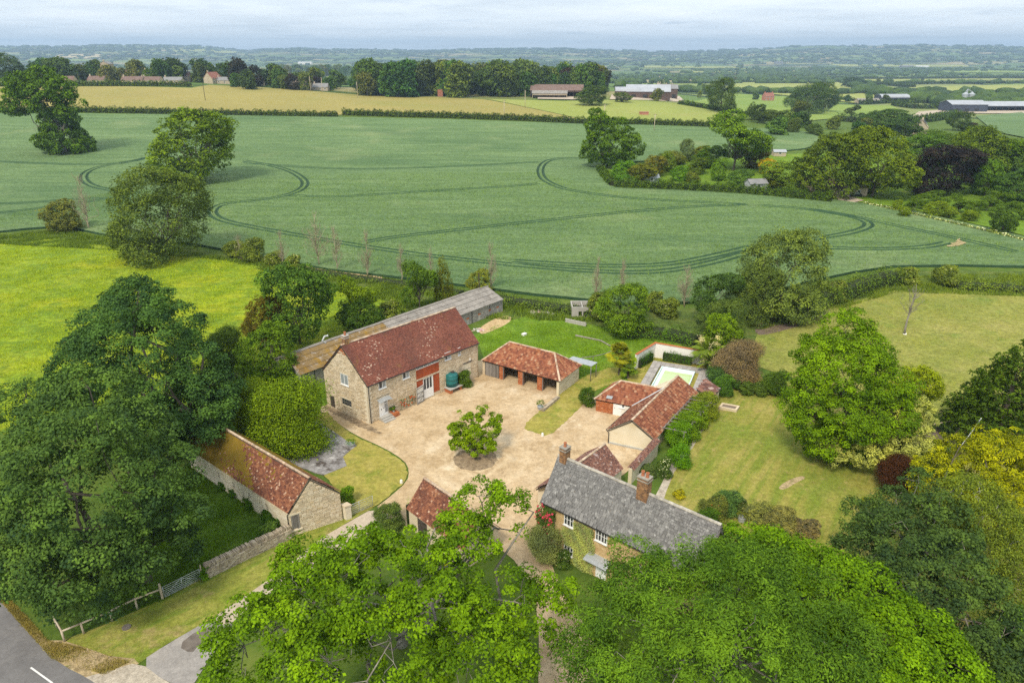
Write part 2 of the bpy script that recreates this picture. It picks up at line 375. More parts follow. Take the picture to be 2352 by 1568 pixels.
MAT('pasture_pale', [(.3, (.27, .31, .075)), (.7, (.35, .36, .10))], .01, 8, pos=1, layers=[((.19, .25, .06), .03, .55, .7, .6)])
MAT('field_tan', [(.3, (.46, .37, .19)), (.7, (.52, .44, .24))], .01, 8, pos=1)
MAT('meadow', [(.28, (.14, .23, .012)), (.5, (.22, .305, .016)), (.74, (.31, .36, .028))], .07, 10, fine=(1.4, .3), pos=1, rough=.85,
    layers=[((.40, .39, .015), .055, .50, .68, .8), ((.50, .42, .012), .9, .58, .70, .6), ((.10, .185, .015), .35, .50, .66, .75, (.7, 1.5, 1)), ((.13, .215, .02), .12, .52, .64, .6), ((.42, .45, .09), 1.8, .60, .72, .5), ((.08, .15, .012), 2.7, .60, .74, .5)], bump=(2.2, .9, .35))
MAT('paddock', [(.28, (.16, .195, .034)), (.5, (.235, .245, .052)), (.74, (.32, .29, .085))], .09, 10, fine=(1.6, .26), pos=1,
    layers=[((.13, .20, .03), .16, .56, .68, .7), ((.34, .285, .11), .3, .56, .72, .5), ((.10, .155, .02), 1.5, .56, .70, .7), ((.09, .14, .02), .6, .66, .74, .5)], bump=(2.5, .8, .2))
MAT('lawn', [(.28, (.185, .205, .032)), (.5, (.265, .25, .05)), (.74, (.36, .295, .09))], .16, 9, fine=(1.8, .2), pos=1,
    layers=[((.155, .205, .024), .34, .46, .60, .8, (.25, 2.6, 1), -.98), ((.34, .295, .09), .5, .54, .70, .6, (.35, 2.2, 1), -.98), ((.17, .225, .03), .09, .55, .66, .6), ((.38, .285, .115), .8, .58, .70, .7), ((.13, .16, .025), 3, .55, .72, .6)], bump=(6, .6, .06))
MAT('lawn_yard', [(.28, (.24, .225, .045)), (.5, (.31, .27, .06)), (.74, (.37, .31, .09))], .4, 9, fine=(2.0, .2), pos=1,
    layers=[((.16, .20, .025), .45, .5, .64, .7), ((.42, .33, .12), .9, .58, .72, .7), ((.14, .17, .025), 4, .58, .74, .4)], bump=(6, .4, .05))
MAT('verge', [(.28, (.16, .20, .025)), (.5, (.24, .25, .045)), (.74, (.33, .29, .085))], .25, 9, fine=(2.0, .22), pos=1,
    layers=[((.13, .2, .02), .5, .48, .62, .7, (.35, 2, 1), -.75), ((.36, .27, .12), .38, .56, .70, .85), ((.12, .17, .02), 3.5, .58, .74, .4)], bump=(5, .5, .08))
MAT('grass_lush', [(.28, (.085, .165, .012)), (.5, (.14, .235, .018)), (.74, (.205, .29, .035))], .3, 9, fine=(1.6, .28), pos=1,
    layers=[((.06, .125, .01), .9, .54, .68, .6, (.7, 1.5, 1)), ((.27, .27, .06), .16, .60, .72, .7), ((.22, .31, .04), 1.6, .58, .70, .5)], bump=(2.5, .9, .25))
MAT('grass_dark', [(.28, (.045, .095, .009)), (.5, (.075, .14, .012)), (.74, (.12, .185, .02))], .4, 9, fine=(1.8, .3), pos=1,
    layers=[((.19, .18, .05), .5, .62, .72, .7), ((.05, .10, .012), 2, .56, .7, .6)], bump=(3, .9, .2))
MAT('rough_bank', [(.28, (.06, .10, .018)), (.5, (.105, .15, .028)), (.74, (.18, .20, .05))], .35, 9, fine=(1.4, .3), pos=1,
    layers=[((.24, .19, .09), .22, .60, .72, .7), ((.05, .09, .015), 1.5, .56, .7, .6)], bump=(2.2, .9, .35))
MAT('gravel', [(.25, (.42, .30, .165)), (.5, (.52, .39, .235)), (.75, (.59, .465, .305))], .22, 10, fine=(2.2, .13), pos=1, rough=.95, spec=.1,
    layers=[((.36, .25, .13), .28, .52, .66, .8), ((.66, .55, .39), .4, .56, .70, .7, (1, .6, 1), .6), ((.34, .245, .13), 1.1, .60, .70, .5), ((.28, .185, .10), 3.5, .58, .68, .7), ((.70, .60, .45), 6, .60, .70, .5), ((.27, .19, .11), .13, .66, .74, .55)], bump=(9, .5, .04))
def gravel_wear():
    m = MATS['gravel']; n = m.node_tree; L = n.links.new; b = next(x for x in n.nodes if x.type == 'BSDF_PRINCIPLED'); old = b.inputs['Base Color'].links[0].from_socket
    gp = n.nodes.new('ShaderNodeNewGeometry'); c = G(1092, 1054); sb = n.nodes.new('ShaderNodeVectorMath'); sb.operation = 'DISTANCE'; sb.inputs[1].default_value = c; L(gp.outputs['Position'], sb.inputs[0])
    nz = _noise(n, gp.outputs['Position'], .45, 4, .6); ad = n.nodes.new('ShaderNodeMath'); ad.operation = 'MULTIPLY_ADD'; ad.inputs[1].default_value = 3.2; L(nz, ad.inputs[0]); L(sb.outputs['Value'], ad.inputs[2])
    mr = n.nodes.new('ShaderNodeMapRange'); mr.inputs[1].default_value = 0; mr.inputs[2].default_value = 16; L(ad.outputs[0], mr.inputs[0])
    f = _ramp(n, mr.outputs[0], [(.20, (.5,) * 3), (.24, (.78,) * 3), (.27, (.40,) * 3), (.31, (.72,) * 3), (.35, (.42,) * 3), (.40, (.5,) * 3), (.46, (.62,) * 3), (.50, (.44,) * 3), (1, (.5,) * 3)])
    br = _noise(n, _mp(n, gp.outputs['Position'], (1, 1, 1), (4, 9, 0)), .9, 8, .7); mx = _mix(n, .55, f, br, 'OVERLAY'); col = _mix(n, .8, old, mx, 'SOFT_LIGHT'); L(col, b.inputs['Base Color'])
gravel_wear()
MAT('litter', [(.3, (.16, .115, .07)), (.7, (.36, .27, .17))], 1.1, 9, fine=(2.5, .25), pos=1, layers=[((.46, .36, .23), 3.5, .55, .68, .7), ((.10, .07, .04), 5, .58, .7, .6)], bump=(6, .6, .06))
MAT('drive', [(.3, (.42, .34, .25)), (.7, (.52, .44, .34))], .4, 9, fine=(2.5, .12), pos=1, layers=[((.34, .27, .18), 1.0, .56, .7, .6), ((.56, .49, .40), 3, .56, .7, .5)], bump=(8, .3, .02))
MAT('asphalt', [(.3, (.155, .148, .145)), (.7, (.205, .197, .192))], .5, 9, fine=(2.5, .08), pos=1, layers=[((.25, .235, .22), .25, .52, .7, .6), ((.12, .115, .112), 6, .55, .7, .5), ((.11, .105, .1), .7, .64, .70, .6, (.3, 2, 1), .8)], bump=(30, .3, .01))
MAT('apron', [(.3, (.27, .25, .23)), (.7, (.36, .335, .31))], .6, 9, fine=(2.0, .12), pos=1, layers=[((.44, .40, .35), .4, .52, .7, .6), ((.2, .185, .17), 8, .56, .7, .5)], bump=(20, .3, .01))
MAT('patch_dark', [(.3, (.12, .10, .085)), (.7, (.22, .19, .16))], 1.5, 8, pos=1)
MAT('stony', [(.3, (.36, .31, .24)), (.7, (.52, .46, .37))], 1.4, 9, fine=(2.5, .2), pos=1, layers=[((.25, .2, .13), 3, .55, .7, .6)], bump=(8, .6, .05))
MAT('old_concrete', [(.3, (.16, .145, .135)), (.55, (.30, .285, .275)), (.75, (.46, .44, .42))], .55, 10, fine=(2.5, .2), pos=1, dist=.6,
    layers=[((.07, .055, .045), .5, .50, .62, .9, (1, 1.6, 1), .7), ((.58, .56, .53), 1.4, .56, .68, .7), ((.1, .06, .04), 2.5, .6, .7, .6)], bump=(5, .3, .03))
MAT('white_line', [(.3, (.72, .71, .68)), (.7, (.80, .79, .76))], 3, pos=1, layers=[((.3, .29, .28), 6, .6, .72, .5)])
MAT('dry_verge', [(.3, (.30, .22, .11)), (.7, (.45, .35, .20))], .7, 9, fine=(2.0, .28), pos=1, layers=[((.15, .19, .03), .6, .56, .66, .8), ((.52, .42, .26), 2, .55, .7, .6)], bump=(4, .6, .1))
MAT('soil', [(.3, (.13, .10, .075)), (.7, (.24, .19, .14))], 1.2, 8, pos=1, bump=(6, .5, .05))
MAT('woodchip', [(.3, (.40, .27, .13)), (.7, (.60, .45, .25))], 1.0, 9, fine=(2.5, .2), pos=1, layers=[((.30, .2, .1), 3, .56, .68, .6), ((.66, .54, .36), 2, .56, .7, .6)], bump=(6, .6, .06))
MAT('twig_soil', [(.3, (.10, .075, .055)), (.7, (.22, .165, .12))], 1.2, 8, pos=1, layers=[((.3, .24, .17), 4, .56, .68, .6)], bump=(5, .7, .1))

# ------------------------------------------------------------------ the ground sheet, out to the hills
def make_ground():
    rad = np.concatenate([[0], np.geomspace(6, 12500, 150)])
    ang = np.concatenate([np.linspace(-62, 62, 311), np.linspace(70, 290, 28)]) * math.pi / 180
    A, R = np.meshgrid(ang, rad); X = R * np.sin(A); Y = R * np.cos(A)
    Z = np.where(Y > 60, T(X, Y), T(X * 0, np.zeros_like(Y)) + 0)
    Z = np.where((R > 900) & (Y < 400), -20 * sm(900, 3000, R), Z)
    v = np.stack([X, Y, Z], -1).reshape(-1, 3); na = len(ang); nr = len(rad)
    i, j = np.meshgrid(np.arange(nr - 1), np.arange(na), indexing='ij'); j2 = (j + 1) % na
    f = np.stack([i * na + j, i * na + j2, (i + 1) * na + j2, (i + 1) * na + j], -1).reshape(-1, 4)
    f = f[:, ::-1]
    me = npmesh('ground', v, 4, 'ground', None, f); me.shade_smooth()
    o = bpy.data.objects.new('ground', me); COL.objects.link(o); o['kind'] = 'structure'
make_ground()

# wheat field with its tramlines
TRAM = [
    [(560, 372), (620, 382), (668, 395), (700, 415), (702, 432), (672, 449), (605, 462), (540, 468), (503, 474), (485, 489), (500, 507), (560, 522), (700, 547), (850, 573), (1000, 594), (1150, 610), (1300, 624), (1420, 631), (1530, 629), (1640, 607), (1720, 583), (1800, 566), (1880, 551), (1960, 538), (2000, 522), (1985, 509), (1930, 496), (1850, 484)],
    [(1345, 366), (1290, 365), (1255, 372), (1240, 388), (1243, 410), (1262, 424), (1300, 439), (1400, 454), (1520, 464), (1700, 472), (1850, 482), (1950, 498), (2080, 527), (2200, 552), (2330, 582)],
    [(1720, 473), (1600, 477), (1450, 489), (1300, 505), (1150, 521), (1000, 538), (900, 549), (840, 560)],
    [(1180, 604), (1300, 612), (1420, 617), (1540, 612), (1640, 592), (1730, 570)],
    [(1875, 573), (2020, 577), (2130, 572), (2180, 560)],
    [(-200, 476), (-40, 472), (60, 470), (150, 462), (260, 458), (330, 462)],
    [(-200, 366), (0, 374), (110, 379), (200, 382), (285, 377), (350, 362), (420, 350)],
    [(362, 360), (300, 375), (235, 384), (200, 396), (190, 411), (205, 428), (250, 440), (320, 448)],
    [(668, 452), (760, 457), (900, 448), (1050, 438), (1180, 431), (1243, 424)],
    [(560, 376), (700, 388), (850, 392), (1050, 385), (1250, 374)],
    [(-200, 512), (-40, 496), (80, 484), (170, 470), (260, 460)],
]
def tramlines():
    r = []
    for k, t in enumerate(TRAM):
        p = smooth_poly([G(*q)[:2] for q in t], 2, False)
        for s in (-.95, .95):
            ln = []
            for i, a in enumerate(p):
                d = (p[min(i + 1, len(p) - 1)] - p[max(0, i - 1)]).normalized(); ln.append(a + Vector((-d.y, d.x)) * s)
            q = [ln[0]]
            for a in ln[1:]:
                if (a - q[-1]).length > 2.2: q.append(a)
            r.append(q)
    return r
WHEAT_PX = [(-420, 266), (0, 263), (400, 265), (790, 271), (1000, 275), (1340, 287), (1640, 295), (1780, 298), (1850, 305), (1905, 325), (1850, 343), (1780, 351), (1620, 361), (1500, 371), (1400, 379), (1372, 392), (1402, 430),
            (1560, 438), (1740, 444), (1930, 464), (2090, 486), (2352, 548), (2600, 606), (2700, 640), (2352, 617), (2200, 612), (2050, 616), (1960, 628), (1880, 645), (1780, 672), (1700, 690), (1560, 700), (1440, 702), (1360, 694), (1220, 678), (1080, 660), (900, 640), (760, 622), (640, 602), (540, 582), (440, 563),
            (330, 556), (230, 540), (150, 522), (60, 528), (0, 535), (-420, 600)]
TRAMS = tramlines()
sheet('wheat_field', GP(*WHEAT_PX), .55, ['wheat', 'wheat_track'], step=9, grid=11, skirt=.7, rag=.35, tracks=(TRAMS, .52, .42))
sheet('brown_field', GP((-420, 203), (440, 203), (480, 196), (660, 205), (830, 219), (1000, 224), (1110, 229), (1200, 246), (1330, 274), (1340, 280), (1000, 270), (790, 265), (400, 259), (0, 256), (-420, 259)), .25, 'field_brown', step=15, grid=18)
sheet('lime_field', GP((1115, 228), (1300, 233), (1560, 238), (1640, 246), (1700, 262), (1650, 289), (1500, 285), (1345, 280), (1335, 274), (1205, 246)), .2, 'field_lime', step=15, grid=18)
sheet('yellow_strip_field', GP((-420, 192), (430, 193), (445, 200), (-420, 201)), .5, 'field_lime', step=15, grid=18)
def fields(rows):
    for k, (pts, m, z) in enumerate(rows): sheet('far_field', GP(*pts), z, m, step=40, grid=60)
fields([
    ([(1570, 232), (1650, 214), (1800, 222), (1900, 250), (1960, 262), (1850, 282), (1700, 276), (1640, 244)], 'pasture', .5),
    ([(1640, 206), (1700, 190), (1950, 190), (2080, 205), (2100, 236), (1960, 238), (1800, 220)], 'pasture_pale', .8),
    ([(1880, 240), (2050, 244), (2090, 262), (2020, 282), (1930, 276)], 'pasture', .5),
    ([(1960, 232), (2100, 200), (2500, 193), (2700, 206), (2700, 226), (2352, 232), (2150, 236)], 'pasture_pale', .9),
    ([(2240, 268), (2352, 258), (2700, 262), (2700, 320), (2352, 318), (2280, 304)], 'wheat', .6),
    ([(2000, 176), (2352, 182), (2700, 184), (2700, 191), (2352, 190), (2080, 194), (1960, 186)], 'pasture_pale', 1.2),
    ([(1620, 174), (1800, 176), (1900, 184), (1740, 188), (1630, 186)], 'pasture', 1.2),
    ([(610, 168), (830, 172), (840, 186), (690, 192), (612, 184)], 'pasture_pale', .8),
    ([(1480, 152), (1700, 154), (1700, 158), (1480, 157)], 'pasture_pale', 2), ([(1900, 148), (2200, 150), (2250, 155), (1940, 154)], 'pasture_pale', 2),
    ([(2040, 162), (2352, 164), (2352, 169), (2060, 168)], 'pasture', 2), ([(1560, 162), (1760, 164), (1760, 169), (1560, 168)], 'pasture_pale', 2),
    ([(110, 127), (200, 125), (260, 129), (200, 136), (130, 133)], 'field_tan', 3), ([(60, 135), (210, 138), (200, 142), (70, 141)], 'pasture', 3), ([(380, 116), (545, 119), (540, 124), (390, 121)], 'pasture_pale', 3)])
# the fields round the farm
sheet('meadow', GP((-420, 640), (0, 556), (120, 548), (260, 566), (400, 588), (520, 592), (640, 622), (760, 656), (880, 690), (930, 712), (820, 770), (700, 830), (560, 860), (500, 905), (380, 960), (0, 1000), (-420, 1120)), .05, 'meadow', step=5, grid=14, rag=.5)
sheet('paddock', GP((1745, 742), (1880, 712), (1985, 684), (2060, 668), (2200, 668), (2352, 680), (2700, 690), (2700, 1010), (2352, 985), (2200, 975), (2100, 950), (1960, 905), (1800, 862), (1740, 842), (1730, 790)), .05, 'paddock', step=4, grid=14, rag=.3)
sheet('rough_bank', GP((-420, 604), (0, 538), (60, 531), (150, 526), (230, 545), (330, 561), (440, 570), (540, 589), (640, 609), (760, 630), (900, 648), (1080, 668), (1220, 686), (1360, 703), (1440, 711), (1560, 710), (1700, 700), (1780, 682), (1880, 655), (1960, 638), (2050, 625), (2200, 620), (2352, 624), (2700, 648), (2700, 700), (2352, 690), (2200, 678), (2060, 678), (1900, 730), (1750, 790), (1600, 790), (1400, 752), (1160, 735), (930, 725), (760, 665), (520, 603), (260, 578), (120, 560), (0, 568), (-420, 660)), .025, 'rough_bank', step=5, grid=14, rag=.4)
sheet('yard_grass', GP((1090, 770), (1150, 742), (1220, 722), (1330, 740), (1420, 760), (1560, 790), (1600, 830), (1500, 860), (1360, 900), (1260, 880), (1120, 850)), .03, 'grass_lush', step=2, grid=6, rag=.2)
sheet('orchard_grass', GP((490, 870), (560, 850), (640, 880), (740, 880), (752, 940), (700, 985), (560, 960), (490, 930)), .03, 'grass_lush', step=2, grid=6, rag=.2)
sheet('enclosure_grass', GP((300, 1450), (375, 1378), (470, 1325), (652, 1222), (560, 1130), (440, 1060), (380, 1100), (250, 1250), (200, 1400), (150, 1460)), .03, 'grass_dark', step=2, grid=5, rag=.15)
sheet('gravel_yard', smooth_poly(GP((738, 930), (735, 948), (770, 968), (816, 1000), (883, 1029), (929, 1058), (940, 1080), (936, 1106), (894, 1143), (858, 1170), (900, 1200), (1000, 1230), (1090, 1235), (1170, 1270), (1215, 1340), (1238, 1420), (1236, 1640), (1400, 1640), (1380, 1480), (1300, 1380), (1268, 1300), (1245, 1230), (1290, 1160), (1420, 1100), (1470, 1060), (1490, 1000), (1470, 940), (1360, 920), (1330, 860), (1130, 820), (1060, 840), (900, 900)), 1), .06, 'gravel', grid=5)
sheet('driveway', smooth_poly(GP((861, 1166), (905, 1190), (850, 1222), (790, 1262), (700, 1320), (620, 1362), (572, 1394), (524, 1440), (480, 1425), (560, 1372), (640, 1315), (735, 1238), (800, 1200)), 1), .07, 'drive', grid=4)
sheet('apron', smooth_poly(GP((480, 1424), (545, 1432), (515, 1470), (492, 1498), (470, 1530), (440, 1580), (380, 1566), (322, 1520), (380, 1482)), 1), .055, 'apron', grid=4)
sheet('tarmac_patch', smooth_poly(GP((452, 1448), (500, 1436), (505, 1452), (455, 1484), (440, 1502), (408, 1484)), 1), .066, 'patch_dark')
sheet('layby', smooth_poly(GP((322, 1519), (382, 1567), (450, 1590), (450, 1700), (240, 1640), (180, 1560), (250, 1540)), 1), .048, 'stony', grid=4)
sheet('verge', GP((150, 1470), (262, 1424), (380, 1372), (470, 1322), (655, 1228), (700, 1212), (780, 1192), (862, 1162), (800, 1200), (735, 1238), (640, 1315), (560, 1372), (480, 1424), (380, 1482), (322, 1521), (240, 1548), (170, 1540)), .035, 'verge', step=2, grid=5, rag=.1)
sheet('dry_verge', GP((-200, 1200), (0, 1350), (40, 1400), (110, 1470), (150, 1466), (200, 1490), (300, 1516), (326, 1522), (250, 1552), (190, 1560), (120, 1520), (60, 1452), (0, 1384), (-200, 1240)), .042, 'dry_verge', step=1.5, grid=5, rag=.2)
sheet('road', smooth_poly(GP((-300, 1120), (0, 1378), (66, 1453), (104, 1494), (145, 1529), (200, 1556), (250, 1590), (330, 1700), (-100, 1800), (-600, 1500)), 1), .05, 'asphalt', grid=5)
for a, b in (((71, 1533), (121, 1569)), ((-60, 1448), (-20, 1478))):
    A, B = G(*a), G(*b); d = (B - A).normalized(); q = Vector((-d.y, d.x, 0)) * .06
    sheet('road_marking', [tuple((A + q)[:2]), tuple((B + q)[:2]), tuple((B - q)[:2]), tuple((A - q)[:2])], .056, 'white_line')
sheet('lawn_island', smooth_poly(GP((745, 940), (775, 972), (816, 1003), (880, 1032), (926, 1060), (937, 1081), (932, 1106), (890, 1142), (858, 1166), (792, 1190), (770, 1120), (746, 1092), (690, 1030), (700, 980)), 1), .085, 'lawn_yard', step=.45, rag=.10, grid=4, skirt=.03)
sheet('concrete_pad', GP((640, 1000), (727, 966), (801, 1016), (818, 1024), (790, 1050), (797, 1071), (746, 1092), (640, 1060)), .12, 'old_concrete', step=1.2, grid=2, rag=.1, skirt=.1)
sheet('lawn_strip', smooth_poly(GP((1284, 908), (1330, 868), (1420, 838), (1440, 870), (1356, 900), (1340, 930), (1300, 968), (1262, 1003), (1230, 995), (1198, 982), (1240, 944)), 1), .085, 'lawn_yard', step=.45, rag=.10, grid=4, skirt=.03)
sheet('trampled_patch', GP((2168, 572), (2182, 566), (2196, 560), (2200, 552), (2206, 560), (2220, 563), (2200, 570)), .585, 'dry_verge', step=.6, rag=.45)
sheet('tree_bed', smooth_poly([tuple((G(1092, 1054) + Vector((math.cos(a) * 2.45, math.sin(a) * 2.45, 0)))[:2]) for a in np.linspace(0, 6.1, 14)], 1), .085, 'litter', step=.3, rag=.14, grid=1)
sheet('leaf_litter', smooth_poly(GP((738, 936), (790, 962), (850, 992), (880, 1000), (860, 982), (790, 946), (752, 930)), 1), .075, 'litter', step=.35, rag=.2, grid=1)
sheet('lawn', smooth_poly(GP((1500, 1160), (1520, 1110), (1552, 1060), (1590, 985), (1660, 900), (1692, 876), (1740, 866), (1800, 872), (1960, 915), (2100, 960), (2230, 985), (2400, 1000), (2700, 1120), (2700, 1500), (2500, 1700), (2000, 1600), (1850, 1330), (1660, 1230)), 1), .045, 'lawn', grid=5)
sheet('bare_strip', smooth_poly(GP((1786, 1122), (1800, 1108), (1840, 1092), (1852, 1098), (1830, 1108), (1800, 1126)), 1), .05, 'dry_verge')
sheet('garden_path', GP((1500, 1150), (1545, 1060), (1600, 960), (1628, 965), (1590, 1030), (1548, 1085), (1530, 1130), (1520, 1160)), .06, 'stony', grid=3)
sheet('pool_grass', GP((1440, 870), (1458, 848), (1503, 820), (1625, 838), (1660, 860), (1640, 900), (1560, 930), (1460, 900)), .05, 'lawn_yard', grid=3)
sheet('fire_site', smooth_poly(GP((1208, 716), (1235, 706), (1272, 708), (1276, 722), (1250, 730), (1218, 724)), 1), .05, 'stony')
sheet('woodchip_patch', smooth_poly(GP((1100, 754), (1130, 735), (1160, 724), (1178, 730), (1165, 745), (1120, 765), (1102, 768)), 1), .05, 'woodchip')
sheet('hedge_soil', smooth_poly(GP((1735, 745), (1800, 728), (1900, 705), (1910, 716), (1850, 745), (1770, 768), (1735, 770)), 1), .065, 'twig_soil')
sheet('track_earth', smooth_poly(GP((690, 604), (760, 618), (880, 636), (875, 641), (760, 626), (690, 612)), 1), .065, 'woodchip')
sheet('garden_grass', GP((1400, 425), (1376, 394), (1420, 382), (1520, 374), (1640, 366), (1800, 356), (1900, 350), (2352, 400), (2800, 470), (2800, 640), (2352, 542), (2090, 480), (1930, 460), (1740, 440), (1560, 434)), .15, 'grass_lush', step=8, grid=14)
sheet('cottage_drive', GP((1912, 447), (1960, 455), (1985, 462), (1940, 470), (1925, 460)), .25, 'drive')
# ------------------------------------------------------------------ foliage
def unit(a): return a / np.maximum(np.linalg.norm(a, axis=-1, keepdims=True), 1e-9)
def leaves(rng, pos, nrm, leaf, asp=.62, hang=0.0):
    """one bent diamond per leaf -> verts (4n,3)"""
    n = len(pos); r = unit(rng.normal(size=(n, 3)))
    if hang: r = unit(r * (1 - hang) + np.array([0, 0, -1.0]) * hang)
    a = unit(r - nrm * (r * nrm).sum(1, keepdims=True)); b = np.cross(nrm, a)
    s = leaf * rng.uniform(.65, 1.3, (n, 1)); l = a * s * .5; w = b * s * .5 * asp; d = nrm * s * .14
    return np.stack([pos - l, pos + w + d, pos + l, pos - w + d], 1).reshape(-1, 3)
def crown_points(rng, lobes, nc, per, cr, shell=(.7, 1.02), up=.35, jit=.55, low=-.45, flat=.7, hang=0.0, inner=.55):
    L = np.array(lobes, float); area = (L[:, 3] * L[:, 4] + L[:, 3] * L[:, 5] + L[:, 4] * L[:, 5]) ; P = []; Nn = []
    k = 0
    while k < nc:
        m = nc * 2; i = rng.choice(len(L), m, p=area / area.sum()); d = unit(rng.normal(size=(m, 3)))
        ok = (d[:, 2] > low) | (rng.random(m) < .18); rad = rng.uniform(shell[0], shell[1], (m, 1))
        p = L[i, :3] + d * L[i, 3:] * rad
        dn = np.min(np.where(np.arange(len(L))[None] == i[:, None], 9, np.linalg.norm((p[:, None] - L[None, :, :3]) / L[None, :, 3:], axis=2)), 1)
        ok &= dn > inner; nn = unit(d / L[i, 3:]); P.append(p[ok]); Nn.append(nn[ok]); k += ok.sum()
    P = np.concatenate(P)[:nc]; Nn = np.concatenate(Nn)[:nc]
    cs = cr * rng.uniform(.6, 1.35, (nc, 1)); ct = rng.random(nc)
    d2 = unit(rng.normal(size=(nc, per, 3)) + Nn[:, None] * .9 + np.array([0, 0, .5]))
    rr = rng.uniform(.45, 1.05, (nc, per, 1)) ** .8 * cs[:, None]
    pos = P[:, None] + d2 * rr * np.array([1, 1, flat]); 
    if hang: pos[..., 2] -= hang * rng.random((nc, per)) * cs
    nr = unit(d2 * .8 + np.array([0, 0, up]) + rng.normal(size=(nc, per, 3)) * jit)
    t = np.clip(.62 * ct[:, None] + .38 * rng.random((nc, per)), 0, 1)
    return pos.reshape(-1, 3), nr.reshape(-1, 3), t.ravel(), P
def crown_mesh(name, seed, lobes, nc, per, cr, leaf, mat='leaf', asp=.62, hang=0.0, zmin=None, **kw):
    rng = np.random.default_rng(seed); pos, nr, t, P = crown_points(rng, lobes, nc, per, cr, hang=hang * 2, **kw)
    if zmin is not None: k = pos[:, 2] > zmin; pos, nr, t = pos[k], nr[k], t[k]
    return npmesh(name, leaves(rng, pos, nr, leaf, asp, hang), 4, mat, t), P
def wander(rng, a, b, n, w):
    a, b = np.asarray(a, float), np.asarray(b, float); L = np.linalg.norm(b - a); ts = np.linspace(0, 1, n)
    o = np.cumsum(rng.normal(size=(n, 3)), 0); o -= np.outer(ts, o[-1]); o[0] = 0
    return [Vector(a * (1 - t) + b * t + o[i] * w * L / n) for i, t in enumerate(ts)]
def trunk_mesh(name, seed, h0, r0, lobes, tips, ntip, mat='bark', wig=.5, tip_r=.018):
    rng = np.random.default_rng(seed); mb = MB(); L = np.array(lobes, float)
    c = L[:, :3].mean(0); fork = np.array([c[0] * .25, c[1] * .25, h0])
    mb.tube(wander(rng, (0, 0, -.3), fork, 5, .06), [r0 * 1.35, r0 * 1.05, r0 * .95, r0 * .88, r0 * .8], 9)
    ends = []
    for l in L:
        e = l[:3] + np.array([0, 0, l[5] * .35]); p = wander(rng, fork - np.array([0, 0, .2 * rng.random() * h0]), e, 7, wig)
        ends += [(q, i) for i, q in enumerate(p[2:])]
        mb.tube(p, list(np.linspace(r0 * .5, r0 * .08, 7)), 6)
    E = np.array([tuple(e[0]) for e in ends])
    if len(tips):
        for q in tips[rng.choice(len(tips), min(ntip, len(tips)), replace=False)]:
            i = np.argmin(np.linalg.norm(E - q, axis=1)); p = wander(rng, E[i], q, 5, wig); mb.tube(p, list(np.linspace(r0 * .09, tip_r, 5)), 4, cap=False)
    return mb.mesh(name, mat, smooth=True)
def put_tree(name, label, cat, base, trunk, crown, col, group=None, scale=(1, 1, 1), rot=0.0, crown_name='crown', extra=()):
    t = thing(name, label, cat, base, group); t.scale = scale; t.rotation_euler = (0, 0, rot)
    for nm, me, c in ((('trunk', trunk, None),) if trunk else ()) + ((crown_name, crown, col),) + tuple(extra):
        o = bpy.data.objects.new(nm, me); COL.objects.link(o); o.parent = t
        if c: o.color = (*c, 1)
    return t
def lobes_dome(rng, n, r, h0, h1, squash=.8, sub=.5):
    """random lobes filling a dome between h0 and h1"""
    out_ = []; zc = .5 * (h0 + h1)
    out_.append((0, 0, zc, r * .72, r * .72, (h1 - h0) * .46))
    for i in range(n):
        a = i * 2.4 + rng.uniform(-.4, .4); z = h0 + (h1 - h0) * (.14 + .74 * ((i * .618) % 1)); k = math.sqrt(max(.05, 1 - ((z - zc) / (.62 * (h1 - h0))) ** 2)); k = max(k, .9) if z < zc else k
        q = r * k * rng.uniform(.5, .68); s = r * sub * rng.uniform(.75, 1.15)
        out_.append((math.cos(a) * q, math.sin(a) * q, z, s, s, s * squash))
    return out_
UNIT = {}
